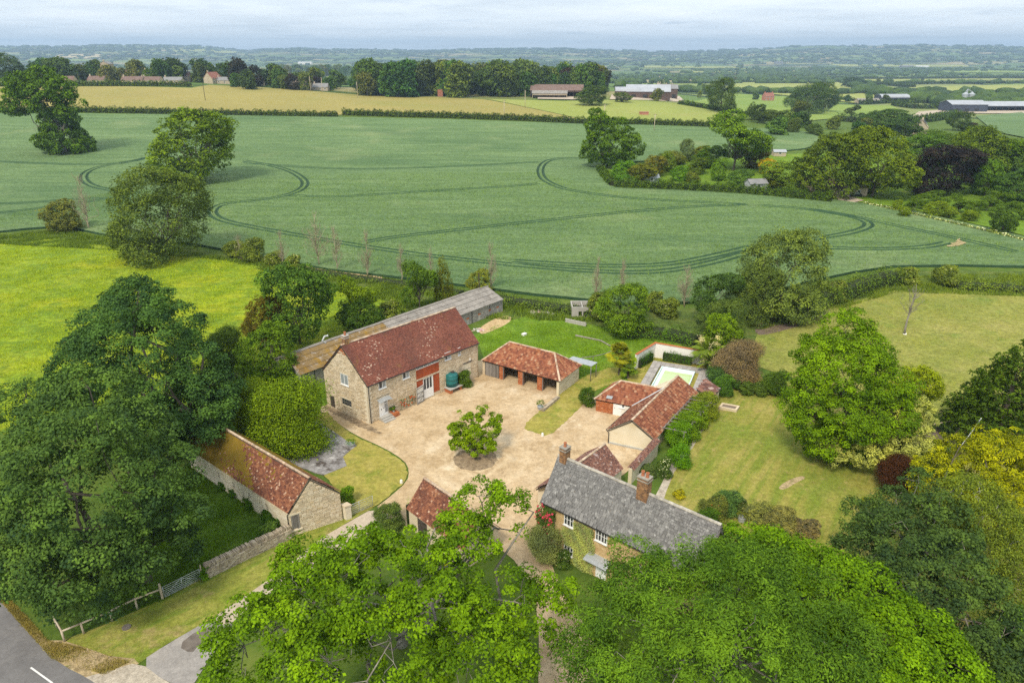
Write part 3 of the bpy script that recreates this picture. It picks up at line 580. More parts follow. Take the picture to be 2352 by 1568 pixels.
def unit_tree(kind, k):
    """shared templates: height 1, crown radius about .5"""
    if (kind, k) in UNIT: return UNIT[kind, k]
    rng = np.random.default_rng(100 + k * 7 + len(kind)); rr = random.Random(k + 31)
    if kind == 'mid':
        lb = lobes_dome(rr, 13, .5, .03, 1.0, .85, .36); cm, P = crown_mesh('crown', k + 1, lb, 410, 42, .084, .030, inner=.72, low=-.8, up=.5, zmin=.01, shell=(.78, 1.04)); tm = trunk_mesh('trunk', k, .2, .018, lb[1:], P, 40, wig=.4, tip_r=.002)
    elif kind == 'open':
        lb = lobes_dome(rr, 13, .5, .16, 1.0, .7, .36)[1:]; cm, P = crown_mesh('crown', k + 1, lb, 300, 46, .082, .030, inner=.65, low=-.7, up=.5, zmin=.02); tm = trunk_mesh('trunk', k, .24, .018, lb, P, 60, wig=.5, tip_r=.002)
    elif kind == 'fine':
        lb = lobes_dome(rr, 14, .5, .0, 1.0, .9, .34); cm, P = crown_mesh('crown', k + 1, lb, 540, 46, .078, .026, inner=.72, asp=.42, hang=.3, up=.4, low=-.8, zmin=.01, shell=(.78, 1.05)); tm = trunk_mesh('trunk', k, .16, .016, lb[1:], P, 30, wig=.4, tip_r=.002)
    elif kind == 'bush':
        lb = lobes_dome(rr, 9, .5, -.1, 1.0, .8, .40); cm, P = crown_mesh('crown', k + 1, lb, 260, 42, .11, .040, inner=.68, zmin=.01, up=.5, low=-.8); tm = trunk_mesh('trunk', k, .15, .022, lb[1:], P, 30, wig=.5, tip_r=.004)
    elif kind == 'far':
        lb = lobes_dome(rr, 9, .5, -.08, 1.0, .8, .38); cm, P = crown_mesh('crown', k + 1, lb, 340, 10, .09, .075, inner=.68, zmin=.0, low=-.8, up=.5); tm = trunk_mesh('trunk', k, .2, .03, lb[1:4], P, 6, wig=.4, tip_r=.006)
    elif kind == 'column':
        lb = [(0, 0, z, .5 * w, .5 * w, .16) for z, w in ((.12, .8), (.28, .95), (.45, 1), (.62, .85), (.78, .6), (.9, .35))]; cm, P = crown_mesh('crown', k + 1, lb, 300, 14, .11, .05, inner=.4, zmin=0.0); tm = trunk_mesh('trunk', k, .3, .025, lb[:3], P, 10, tip_r=.004)
    elif kind == 'cone':
        lb = [(rr.uniform(-.03, .03), rr.uniform(-.03, .03), z, .5 * (1.02 - z) ** .75, .5 * (1.02 - z) ** .75, .10) for z in np.linspace(.06, .97, 15)]
        cm, P = crown_mesh('crown', k + 1, lb, 1900, 16, .036, .030, inner=.5, asp=.4, shell=(.72, 1.12), hang=.2, zmin=.0, low=-.7); tm = trunk_mesh('trunk', k, .5, .025, lb[8:11], P, 20, wig=.2, tip_r=.003)
    UNIT[kind, k] = (tm, cm); return tm, cm
TR = random.Random(5)
def tree_px(kind, var, name, label, base, top, wpx, col, group=None, cat='tree', rot=None, z=None, crown_name='crown'):
    """base pixel on the ground, row of the top, crown width in pixels"""
    P = G(*base); h = HT(P, top); w = wpx * SCL(P); tm, cm = unit_tree(kind, var)
    return put_tree(name, label, cat, P, tm, cm, col, group, (w, w, h), TR.uniform(0, 6.28) if rot is None else rot, crown_name)
def bare_mesh(seed, h=1.0, n=26, spread=.14, r0=.012, low=.15, upw=.75, sub=6, mat='bark_pale'):
    rng = np.random.default_rng(seed); mb = MB(); tr = wander(rng, (0, 0, -.02), (0, 0, h), 9, .10); mb.tube(tr, list(np.linspace(r0, r0 * .12, 9)), 6)
    for i in range(n):
        s = rng.uniform(low, .95); k = s * 8; p0 = tr[int(k)].lerp(tr[min(8, int(k) + 1)], k % 1); a = rng.uniform(0, 6.28); ln = (1.05 - s * .75) * .42 * h * rng.uniform(.6, 1.1)
        d = np.array([math.cos(a), math.sin(a), 0]) * spread * 3.2; e = np.array(p0) + np.array([d[0] * ln, d[1] * ln, ln * upw]); b = wander(rng, p0, e, 5, .5); rr = r0 * .34 * (1.1 - s * .6); mb.tube(b, list(np.linspace(rr, rr * .25, 5)), 4, cap=False)
        for j in range(sub):
            q = b[rng.integers(1, 5)]; e2 = np.array(q) + np.array([rng.normal() * .5 * spread * 2, rng.normal() * .5 * spread * 2, rng.uniform(.3, .8)]) * ln * .45
            mb.tube(wander(rng, q, e2, 4, .5), list(np.linspace(rr * .4, rr * .15, 4)), 3, cap=False)
    return mb.mesh('trunk', mat, smooth=True)
def bare_tree(name, label, base, top, seed, group=None, col='bark_pale', **kw):
    P = G(*base); h = HT(P, top); t = thing(name, label, 'tree', P, group); t.scale = (h, h, h)
    o = bpy.data.objects.new('trunk', bare_mesh(seed, mat=col, **kw)); COL.objects.link(o); o.parent = t
    return t
def hedge(name, label, path, w, h, col, per_m=60, leaf=.22, seed=1, group=None, mat='leaf', soft=.25, flowers=None, cat='hedge'):
    """leafy hedge along a ground path of (x, y) points"""
    rng = np.random.default_rng(seed); p = np.array([tuple(q[:2]) for q in path]); sg = np.diff(p, axis=0); ln = np.linalg.norm(sg, axis=1); tot = ln.sum(); n = int(tot * per_m)
    s = rng.uniform(0, tot, n); cum = np.concatenate([[0], np.cumsum(ln)]); i = np.clip(np.searchsorted(cum, s) - 1, 0, len(ln) - 1); f = (s - cum[i]) / ln[i]; q = p[i] + sg[i] * f[:, None]; d = sg[i] / ln[i][:, None]
    an = rng.uniform(-.15, math.pi + .15, n); lump = 1 + soft * (np.sin(s * 1.7 + seed) * .5 + np.sin(s * .63 + 2 * seed) * .5 + rng.normal(size=n) * .25); cx_, cz_ = np.cos(an), np.sin(an)
    sx = np.sign(cx_) * np.abs(cx_) ** .6; sz = np.abs(cz_) ** .6; k = rng.uniform(.75, 1.05, n) * lump
    off = sx * w * .5 * k; x = q[:, 0] - d[:, 1] * off; y = q[:, 1] + d[:, 0] * off; gz = T(x, y); z = gz + np.maximum(.02, sz * h * k)
    nr = unit(np.stack([-d[:, 1] * cx_, d[:, 0] * cx_, np.maximum(cz_, 0) + .3], 1) + rng.normal(size=(n, 3)) * .55)
    base = Vector((p[0, 0], p[0, 1], float(T(*p[0])))); pos = np.stack([x, y, z], 1) - np.array(base)
    t = np.clip(.5 + .25 * np.sin(s * 2.3 + an * 2 + seed) + rng.normal(size=n) * .22, 0, 1)
    th = thing(name, label, cat, base, group)
    o = bpy.data.objects.new('foliage', npmesh('foliage', leaves(rng, pos, nr, leaf), 4, mat, t)); COL.objects.link(o); o.color = (*col, 1); o.parent = th
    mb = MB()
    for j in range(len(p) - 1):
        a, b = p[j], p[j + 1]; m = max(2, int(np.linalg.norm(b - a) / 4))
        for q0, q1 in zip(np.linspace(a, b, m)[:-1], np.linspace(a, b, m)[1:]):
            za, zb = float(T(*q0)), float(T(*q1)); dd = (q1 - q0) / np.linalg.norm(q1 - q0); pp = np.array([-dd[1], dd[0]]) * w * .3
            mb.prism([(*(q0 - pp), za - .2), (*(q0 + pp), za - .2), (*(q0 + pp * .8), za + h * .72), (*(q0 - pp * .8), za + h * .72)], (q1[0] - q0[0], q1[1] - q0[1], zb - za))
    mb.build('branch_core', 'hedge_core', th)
    if flowers: blossoms(th, flowers[0], flowers[1], pos[rng.choice(n, min(n, flowers[2]), replace=False)] + np.array([0, 0, .05]), flowers[3], seed)
    return th
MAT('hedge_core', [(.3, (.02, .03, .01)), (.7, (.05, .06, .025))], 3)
def blossoms(parent, name, col, pos, size, seed=1):
    rng = np.random.default_rng(seed); n = len(pos); P = np.repeat(pos, 3, 0) + rng.normal(size=(n * 3, 3)) * size * .25
    nr = unit(rng.normal(size=(n * 3, 3)) * .6 + np.array([0, -.35, .9])); o = bpy.data.objects.new(name, npmesh(name, leaves(rng, P, nr, size, .9), 4, 'petal', rng.random(n * 3))); COL.objects.link(o)
    o.parent = parent; o.color = (*col, 1); o['kind'] = 'stuff'; return o
def shrub(name, label, P, w, h, col, seed=1, leaf=.14, dens=1.0, flowers=None, group=None, cat='shrub', d=None, n=10, per=46, hang=0.0, asp=.62, mat='leaf', cr=.20):
    rr = random.Random(seed); d = d or w; lb = [(a * w / 1.0, b * d / 1.0, c * h, e * w, f * d, g * h) for a, b, c, e, f, g in lobes_dome(rr, n, .5, -.05, 1.0, .85, .42)]
    nc = int(dens * 17 * (w * d + w * h) / (leaf / .14) ** 1.2) + 30
    cm, Q = crown_mesh('foliage', seed, lb, nc, per, cr * min(w, h), leaf, mat=mat, zmin=.02, hang=hang, asp=asp, inner=.55)
    tm = trunk_mesh('stem', seed, h * .18, .03 + .02 * h, lb[1:6], Q, 14, tip_r=.008)
    t = put_tree(name, label, cat, P, None, cm, col, group, crown_name='foliage', extra=(('stem', tm, None),))
    if flowers:
        rng = np.random.default_rng(seed + 3); k = Q[rng.choice(len(Q), min(len(Q), flowers[2]), replace=False)]; k = unit(k - np.array([0, 0, h * .3])) * np.array([w, d, h]) * .02 + k + np.array([0, -.04, .06]) 
        blossoms(t, flowers[0], flowers[1], k[k[:, 2] > .1], flowers[3], seed)
    return t
def grass_stuff(name, label, poly, n, hgt, col, seed=1, wid=.05, z=0.0, cat='grass', avoid=None, thr=.05):
    """loose standing grass over a ground polygon"""
    rng = np.random.default_rng(seed); xs = [p[0] for p in poly]; ys = [p[1] for p in poly]; P = np.zeros((0, 2))
    while len(P) < n:
        q = np.stack([rng.uniform(min(xs), max(xs), n * 2), rng.uniform(min(ys), max(ys), n * 2)], 1)
        m = np.sin(q[:, 0] * .55 + np.sin(q[:, 1] * .4) * 2) * np.sin(q[:, 1] * .6 + np.sin(q[:, 0] * .31)) ; q = q[inpoly(q[:, 0], q[:, 1], poly) & (m + rng.normal(size=len(q)) * .55 > thr)]; P = np.concatenate([P, q])
    P = P[:n]
    if avoid:
        ok = np.ones(n, bool)
        for ln in avoid:
            for a, b in zip(ln[:-1], ln[1:]):
                ab = np.array(b - a); a = np.array(a); k = np.where((np.abs(P[:, 0] - a[0]) < 4) & (np.abs(P[:, 1] - a[1]) < 4))[0]
                if len(k): t = np.clip((P[k] - a) @ ab / (ab @ ab), 0, 1); ok[k[np.hypot(*(P[k] - a - t[:, None] * ab).T) < .5]] = False
        P = P[ok]; n = len(P)
    a = rng.uniform(0, 6.28, n); hh = hgt * rng.uniform(.4, 1.25, n); gz = T(P[:, 0], P[:, 1]) + z; lean = rng.normal(size=(n, 2)) * hh[:, None] * .4
    b = np.stack([P[:, 0], P[:, 1], gz], 1); w = np.stack([np.cos(a), np.sin(a), a * 0], 1) * wid * rng.uniform(.6, 1.5, (n, 1)); tip = b + np.stack([lean[:, 0], lean[:, 1], hh], 1)
    v = np.stack([b - w, b + w, tip], 1).reshape(-1, 3); o = bpy.data.objects.new(name, npmesh(name, v, 3, 'leaf_soft', rng.random(n))); COL.objects.link(o)
    o.color = (*col, 1); o['kind'] = 'stuff'; o['label'] = label; o['category'] = cat; return o
# ------------------------------------------------------------------ building materials
MAT('mortar', [(.3, (.56, .45, .30)), (.7, (.66, .56, .40))], 2, bump=(10, .4, .02), layers=[((.3, .25, .18), .8, .55, .7, .5)])
MAT('stone', [(.3, (.40, .32, .215)), (.7, (.56, .47, .34))], .6, tramp=[(0, (.46, .37, .25)), (.25, (.60, .49, .34)), (.6, (.70, .58, .41)), (.9, (.76, .66, .50)), (1, (.66, .50, .30))], layers=[((.44, .38, .30), .55, .55, .72, .5), ((.74, .67, .54), 2.5, .58, .7, .5), ((.42, .32, .17), .35, .56, .7, .4)], bump=(9, .5, .03))
MAT('stone_cream', [(.3, (.58, .49, .34)), (.7, (.70, .62, .47))], .5, tramp=[(0, (.56, .47, .33)), (.5, (.66, .58, .43)), (1, (.72, .65, .52))], layers=[((.46, .39, .29), .6, .57, .72, .5), ((.55, .42, .2), .9, .6, .72, .4)], bump=(9, .4, .02))
MAT('render_cream', [(.3, (.62, .54, .38)), (.7, (.72, .65, .50))], .5, layers=[((.5, .36, .15), .5, .56, .72, .55, (1, 1, 2.4)), ((.42, .38, .30), .45, .58, .74, .5)], bump=(12, .2, .01))
MAT('render_white', [(.3, (.66, .64, .57)), (.7, (.76, .74, .68))], .6, layers=[((.5, .46, .38), .7, .58, .74, .5)])
MAT('pool_white', [(.3, (.74, .72, .66)), (.7, (.82, .80, .75))], .6, layers=[((.55, .51, .44), .8, .60, .76, .5, (1, 1, .5))])
MAT('golden_wall', [(.3, (.52, .36, .17)), (.7, (.60, .44, .23))], 1.2, tramp=[(0, (.46, .31, .14)), (1, (.62, .46, .25))], bump=(8, .3, .02))
MAT('brick', [(.3, (.34, .11, .05)), (.7, (.46, .17, .075))], 1.5, tramp=[(0, (.24, .08, .045)), (.4, (.40, .13, .05)), (.8, (.50, .18, .07)), (1, (.52, .28, .16))], layers=[((.5, .44, .37), 1.2, .62, .72, .6)], bump=(10, .3, .02))
MAT('brick_brown', [(.3, (.2, .12, .07)), (.7, (.36, .2, .1))], 1.5, tramp=[(0, (.13, .085, .06)), (.5, (.30, .16, .08)), (1, (.44, .25, .12))], layers=[((.42, .30, .05), 2.2, .60, .68, .7), ((.1, .08, .07), 3, .58, .7, .6)], bump=(10, .3, .02))
ORANGE = [(0, (.11, .042, .03)), (.2, (.19, .068, .042)), (.5, (.27, .10, .055)), (.75, (.33, .135, .075)), (.92, (.38, .19, .10)), (1, (.45, .30, .19))]
MAT('pantile', [(.3, (.25, .085, .045)), (.7, (.40, .15, .07))], .35, 7, tramp=ORANGE, layers=[((.15, .06, .04), .6, .55, .68, .6), ((.50, .38, .29), 1.6, .64, .72, .65), ((.42, .17, .06), .9, .58, .68, .4)], bump=(14, .2, .01), rough=.8)
MAT('clay_tile', [(.3, (.15, .055, .04)), (.7, (.26, .095, .065))], .3, 7, tramp=[(0, (.10, .042, .034)), (.35, (.17, .062, .045)), (.7, (.235, .088, .06)), (.93, (.30, .12, .08)), (.955, (.55, .40, .30)), (1, (.62, .48, .36))], layers=[((.12, .055, .045), .35, .5, .66, .6), ((.33, .12, .08), .25, .56, .68, .4), ((.45, .34, .28), 2.2, .66, .72, .5), ((.22, .15, .03), .7, .60, .72, .45)], bump=(10, .2, .01))
MAT('mossy_tile', [(.3, (.17, .065, .04)), (.7, (.29, .12, .06))], .3, 7, tramp=[(0, (.09, .038, .03)), (.4, (.18, .07, .045)), (.75, (.27, .11, .06)), (.93, (.34, .16, .09)), (1, (.58, .42, .30))], layers=[((.10, .045, .035), .5, .5, .66, .6), ((.42, .21, .10), .7, .58, .68, .5), ((.45, .33, .25), 2.2, .64, .71, .6)], bump=(10, .2, .01))
MAT('moss', [(.3, (.16, .115, .018)), (.7, (.27, .175, .025))], .9, 8, layers=[((.19, .09, .03), 2.5, .54, .68, .7), ((.30, .20, .04), 4, .58, .7, .5)], bump=(7, .6, .04))
MAT('purple_tile', [(.3, (.15, .075, .06)), (.7, (.27, .13, .10))], .5, 7, tramp=[(0, (.10, .055, .048)), (.5, (.20, .095, .072)), (.9, (.30, .15, .10)), (1, (.5, .4, .36))], layers=[((.5, .42, .4), 1.5, .58, .68, .7), ((.26, .19, .04), .9, .6, .7, .6)], bump=(10, .2, .01))
MAT('slate', [(.3, (.135, .13, .125)), (.7, (.235, .228, .218))], 1.2, 8, tramp=[(0, (.135, .131, .127)), (.4, (.175, .17, .164)), (.8, (.215, .209, .20)), (1, (.27, .262, .25))], layers=[((.42, .41, .39), 3.2, .56, .66, .75), ((.085, .08, .075), 1.4, .56, .68, .6), ((.24, .15, .09), .7, .66, .73, .5)], bump=(9, .5, .025))
MAT('slate_piece', [(.3, (.135, .13, .125)), (.7, (.235, .228, .218))], 1.2, 8, tramp=[(0, (.135, .131, .127)), (.4, (.175, .17, .164)), (.8, (.215, .209, .20)), (1, (.27, .262, .25))], trand=True, pos=1, layers=[((.42, .41, .39), 3.2, .56, .66, .75), ((.085, .08, .075), 1.4, .56, .68, .6), ((.24, .15, .09), .7, .66, .73, .5)], bump=(9, .5, .025))
MAT('slate_rear', [(.3, (.19, .175, .17)), (.7, (.27, .25, .245))], 1.2, 8, layers=[((.36, .33, .32), 2, .58, .7, .6)])
MAT('ridge_clay', [(.3, (.40, .29, .19)), (.7, (.55, .44, .33))], 2.5, trand=True, tint=.25, pos=1, layers=[((.3, .13, .07), 1.6, .52, .66, .7), ((.62, .55, .47), 4, .56, .68, .6)])
MAT('ridge_stone', [(.3, (.30, .27, .22)), (.7, (.46, .43, .37))], 2.5, trand=True, tint=.2, pos=1, layers=[((.12, .11, .1), 5, .55, .66, .7), ((.46, .28, .05), 1.0, .64, .70, .8)])
MAT('asbestos', [(.3, (.20, .185, .165)), (.7, (.34, .315, .285))], .7, 9, layers=[((.12, .10, .08), 1.5, .54, .68, .7, (1, 1, 1)), ((.44, .42, .39), 2.6, .58, .7, .7)], bump=(8, .4, .02))
MAT('asbestos_moss', [(.3, (.18, .12, .05)), (.7, (.28, .2, .1))], .6, 9, layers=[((.30, .18, .03), .8, .5, .64, .8), ((.36, .32, .28), 1.4, .54, .66, .8), ((.12, .08, .04), 2, .58, .7, .5)], bump=(8, .5, .03))
MAT('block', [(.3, (.27, .25, .225)), (.7, (.36, .335, .30))], .8, tramp=[(0, (.23, .21, .19)), (.6, (.32, .30, .27)), (1, (.40, .37, .33))], layers=[((.2, .18, .16), .7, .54, .7, .6)])
MAT('concrete', [(.3, (.36, .34, .30)), (.7, (.48, .46, .42))], 1.2, 8, layers=[((.26, .24, .2), 2, .56, .7, .6)], bump=(9, .3, .02))
MAT('white_paint', [(.3, (.76, .76, .75)), (.7, (.82, .82, .81))], 2, rough=.5)
MAT('red_board', [(.3, (.33, .075, .032)), (.7, (.42, .105, .045))], 1.5, tint=.12, layers=[((.26, .055, .03), 3, .56, .7, .5, (1, 1, .2))], rough=.6)
MAT('grey_wood', [(.3, (.16, .145, .13)), (.7, (.30, .275, .25))], 2.5, tint=.3, layers=[((.09, .08, .07), 4, .56, .7, .7, (1, 1, .12))], stretch=(1, 1, .15), bump=(8, .4, .01, (1, 1, .1)))
MAT('pale_wood', [(.3, (.42, .34, .24)), (.7, (.58, .50, .38))], 2.5, tint=.2, layers=[((.3, .22, .13), 4, .58, .7, .5)])
MAT('dark_wood', [(.3, (.05, .04, .033)), (.7, (.11, .09, .075))], 3, tint=.2)
MAT('dark_metal', [(.3, (.03, .03, .032)), (.7, (.05, .05, .05))], 3, rough=.5)
MAT('galvanised', [(.3, (.42, .45, .46)), (.7, (.55, .57, .58))], 4, rough=.45, metal=.5)
MAT('steel_roof', [(.3, (.33, .35, .38)), (.7, (.43, .45, .48))], .15, rough=.55)
MAT('navy_clad', [(.3, (.05, .06, .085)), (.7, (.075, .085, .115))], .3, rough=.6)
MAT('brown_clad', [(.3, (.085, .06, .05)), (.7, (.14, .095, .08))], .3, rough=.7)
MAT('tank_green', [(.3, (.012, .115, .115)), (.7, (.018, .15, .145))], 1.5, rough=.45, spec=.4, layers=[((.03, .17, .165), 1.2, .54, .7, .5)])
MAT('terracotta', [(.3, (.36, .13, .065)), (.7, (.46, .19, .10))], 4)
MAT('pot_grey', [(.3, (.30, .31, .32)), (.7, (.42, .43, .44))], 4)
MAT('paving', [(.3, (.30, .275, .25)), (.7, (.42, .39, .36))], 1.0, 8, pos=1, trand=True, tint=.15, layers=[((.2, .17, .15), 2, .55, .7, .6), ((.5, .47, .44), 3, .58, .7, .5)], bump=(8, .3, .02))
MAT('water', [(.3, (.47, .60, .28)), (.7, (.53, .65, .34))], .25, rough=.06, spec=.5, bump=(3, .05, .02))
MAT('pool_lining', [(.3, (.62, .74, .78)), (.7, (.74, .82, .83))], 1)
MAT('blue_door', [(.3, (.25, .55, .68)), (.7, (.3, .6, .72))], 2, rough=.5)
MAT('rubble_white', [(.3, (.45, .42, .40)), (.7, (.62, .58, .55))], 3, tint=.3)
MAT('pink_scrap', [(.3, (.5, .27, .24)), (.7, (.6, .36, .32))], 3)
MAT('curtain', [(.3, (.55, .55, .55)), (.7, (.68, .68, .68))], 6, stretch=(6, 6, .2))
MAT('net', [(.3, (.03, .055, .055)), (.7, (.05, .075, .075))], 3)
GLASS('glass_dark', (.035, .042, .05)); GLASS('glass_pale', (.30, .33, .34), .15); GLASS('car_paint', (.02, .025, .035), .15)

# ------------------------------------------------------------------ building helpers
def dirv(a, b): d = Vector(b) - Vector(a); d.z = 0; return d.normalized()
def perp(u): return Vector((-u.y, u.x, 0))
def opening(O, u, zf, BL, BR, TL):
    a0, z0 = WC(O, u, *zf(*BL)); a1, z1 = WC(O, u, *zf(*BR)); a2, z2 = WC(O, u, *zf(*TL))
    zb = .5 * (z0 + z1); return min(a0, a1), max(a0, a1), zb, zb + (z2 - z0)
def masonry(mb, O, u, n, width, inside, holes=(), lw=(.25, .6), ch=(.13, .22), proud=.05, joint=.014, seed=1, z0=0.0, ztop=12, var=.02, a0=0.0):
    """courses of separate stones or bricks standing proud of a wall face"""
    rng = random.Random(seed); z = z0
    while z < ztop:
        h = rng.uniform(*ch); a = a0 - rng.uniform(0, lw[0]); any_ = False
        while a < width:
            l = rng.uniform(*lw); x0, x1 = max(a, a0), min(a + l, width); a += l
            if x1 - x0 < .06: continue
            xm, zm = .5 * (x0 + x1), z + .5 * h
            if not (inside(x0 + .01, z + h) and inside(x1 - .01, z + h)): continue
            any_ = True
            if any(x1 > q[0] and x0 < q[1] and zm > q[2] and zm < q[3] for q in holes):
                parts = []
                for q in holes:
                    if x1 > q[0] and x0 < q[1] and zm > q[2] and zm < q[3]: parts = [(x0, min(x1, q[0])), (max(x0, q[1]), x1)]; break
            else: parts = [(x0, x1)]
            for b0, b1 in parts:
                if b1 - b0 < .07: continue
                p = proud + rng.uniform(-var, var); mb.box(O + u * (b0 + joint) + Vector((0, 0, z + joint)) - n * .02, u * (b1 - b0 - 2 * joint), Vector((0, 0, h - 2 * joint)), n * (p + .02), rng.random(), skip=())
        z += h
        if not any_ and z > z0 + 1.0: break
def tile_slope(mb, E0, E1, R0, R1, tw, g, kind='plain', lift=.03, sag=.05, seed=1, skipf=None, tone=None):
    rng = random.Random(seed); E0, E1, R0, R1 = map(Vector, (E0, E1, R0, R1)); u = (E1 - E0).normalized(); L = (E1 - E0).length
    s = R0 - E0; s = s - u * s.dot(u); SL = s.length; s = s.normalized(); n = u.cross(s)
    if n.z < 0: n = -n
    xl, xr = (R0 - E0).dot(u), (R1 - E0).dot(u); rows = max(1, round(SL / g)); g = SL / rows
    def S(x, y, h): return E0 + u * x + s * y + n * (h - sag * math.sin(math.pi * min(1, max(0, x / L))) * math.sin(math.pi * y / SL) + .012 * math.sin(x * 1.9 + y * 2.3 + seed))
    prof = [(0, .0), (.28, .055), (.5, .06), (.75, .012), (1, .0)]
    for k in range(rows):
        y0, y1 = k * g, (k + 1) * g; t = (k + .5) / rows; a, b = xl * t, L + (xr - L) * t; x = math.floor(a / tw) * tw + (tw / 2 if kind == 'plain' and k % 2 else 0) - (tw if kind == 'plain' else 0)
        while x < b:
            x0, x1 = max(x, a), min(x + tw, b); x += tw
            if x1 - x0 < tw * .12 or (skipf and skipf(x0, y0)): continue
            t_ = rng.random()
            if tone: t_ = min(1, max(0, t_ * .75 + .25 * tone(x0, y0)))
            j = rng.uniform(-.006, .008)
            if kind == 'plain':
                e = .006; A, B, C, D = S(x0 + e, y0 + j, lift + j), S(x1 - e, y0 + j, lift + j), S(x1 - e, y1, .006), S(x0 + e, y1, .006)
                mb.face((A, B, C, D), t_); mb.face((S(x0 + e, y0 + j, -.01), S(x1 - e, y0 + j, -.01), B, A), t_)
            else:
                w = x1 - x0; lo = [S(x0 + f * w, y0 + j, h + lift) for f, h in prof]; hi = [S(x0 + f * w, y1 + .02, h * .9 + .004) for f, h in prof]; fl = [S(x0 + f * w, y0 + j, h - .012) for f, h in prof]
                for i in range(4): mb.face((lo[i], lo[i + 1], hi[i + 1], hi[i]), t_); mb.face((fl[i], fl[i + 1], lo[i + 1], lo[i]), t_)
    return u, s, n, SL, L
def deck(mb, pts, th=.10):
    pts = [Vector(p) for p in pts]; n = (pts[1] - pts[0]).cross(pts[2] - pts[0]).normalized(); n = n if n.z > 0 else -n
    mb.prism([p - n * (th + .13) for p in pts], n * th)
RIDGE = {}
def ridge_tiles(parent, A, B, r=.14, ln=.42, mat='ridge_clay', name='ridge_tile', lift=.04):
    A, B = Vector(A), Vector(B); d = B - A; n = max(1, round(d.length / ln)); l = d.length / n; x = d.normalized(); y = Vector((0, 0, 1)).cross(x).normalized(); z = x.cross(y); key = (mat, name)
    if key not in RIDGE:
        mb = MB(); k = 6; pr = [(math.cos(math.pi * i / k) * 1.0, math.sin(math.pi * i / k) * .8) for i in range(k + 1)]
        for i in range(k): mb.face(((0, pr[i][0], pr[i][1]), (1, pr[i][0] * .94, pr[i][1] * .94), (1, pr[i + 1][0] * .94, pr[i + 1][1] * .94), (0, pr[i + 1][0], pr[i + 1][1])))
        mb.face([(0, a, b) for a, b in pr]); mb.face([(1, a * .94, b * .94) for a, b in reversed(pr)]); RIDGE[key] = mb.mesh(name, mat)
    rng = random.Random(int(A.x * 100))
    for i in range(n):
        o = A + x * (i * l) + z * (lift - .07 + rng.uniform(-.012, .012)); piece(name, RIDGE[key], parent, frame(o, x * l * .985, y * r, z * r))
def window(parent, O, u, n, a0, a1, z0, z1, lights=2, bars=0, out_=.0, fr='white_paint', glass='glass_dark', sill=True, name='window', blind=(), fw=.085):
    mb = MB(); b = O + n * out_; Z = Vector((0, 0, 1)); w = a1 - a0; h = z1 - z0; t = n * .05
    def bar(x0, x1, y0, y1, d=t): mb.box(b + u * x0 + Z * y0, u * (x1 - x0), Z * (y1 - y0), d)
    bar(a0, a1, z0, z0 + fw); bar(a0, a1, z1 - fw, z1); bar(a0, a0 + fw, z0 + fw, z1 - fw); bar(a1 - fw, a1, z0 + fw, z1 - fw)
    for i in range(1, lights): x = a0 + w * i / lights; bar(x - fw * .5, x + fw * .5, z0 + fw, z1 - fw)
    for i in range(1, bars + 1): y = z0 + h * i / (bars + 1); bar(a0 + fw, a1 - fw, y - .018, y + .018, n * .035)
    wo = mb.build(name, fr, parent)
    for i in range(lights):
        p = MB(); x0, x1 = a0 + w * i / lights + fw * .5, a0 + w * (i + 1) / lights - fw * .5; p.box(b + u * x0 + Z * (z0 + fw * .8) + n * .006, u * (x1 - x0), Z * (h - 1.6 * fw), n * .012)
        p.build('pane', 'glass_pale' if i in blind else glass, wo)
    if sill: s = MB(); s.box(b + u * (a0 - .06) + Z * (z0 - .07) - n * .02, u * (w + .12), Z * .07, n * .16); s.build('sill', fr if sill == True else sill, wo)
    return wo
def planks(parent, name, O, u, n, a0, a1, z0, z1, pw, mat, th=.035, seed=1, gap=.008, top=None):
    rng = random.Random(seed); k = max(1, round((a1 - a0) / pw)); w = (a1 - a0) / k
    for i in range(k):
        mb = MB(); zt = z1 if top is None else top(a0 + (i + .5) * w); mb.box(O + u * (a0 + i * w + gap) + Vector((0, 0, z0 + rng.uniform(0, .02))), u * (w - 2 * gap), Vector((0, 0, zt - z0)), n * (th + rng.uniform(-.006, .006)), rng.random()); mb.build(name, mat, parent)
def slab(parent, name, O, u, n, a0, a1, z0, z1, th, mat, out_=0.0):
    mb = MB(); mb.box(O + u * a0 + Vector((0, 0, z0)) + n * out_, u * (a1 - a0), Vector((0, 0, z1 - z0)), n * th); return mb.build(name, mat, parent)
def pipe(parent, name, pts, r, mat): mb = MB(); mb.tube(pts, r, 7); return mb.build(name, mat, parent, smooth=True)
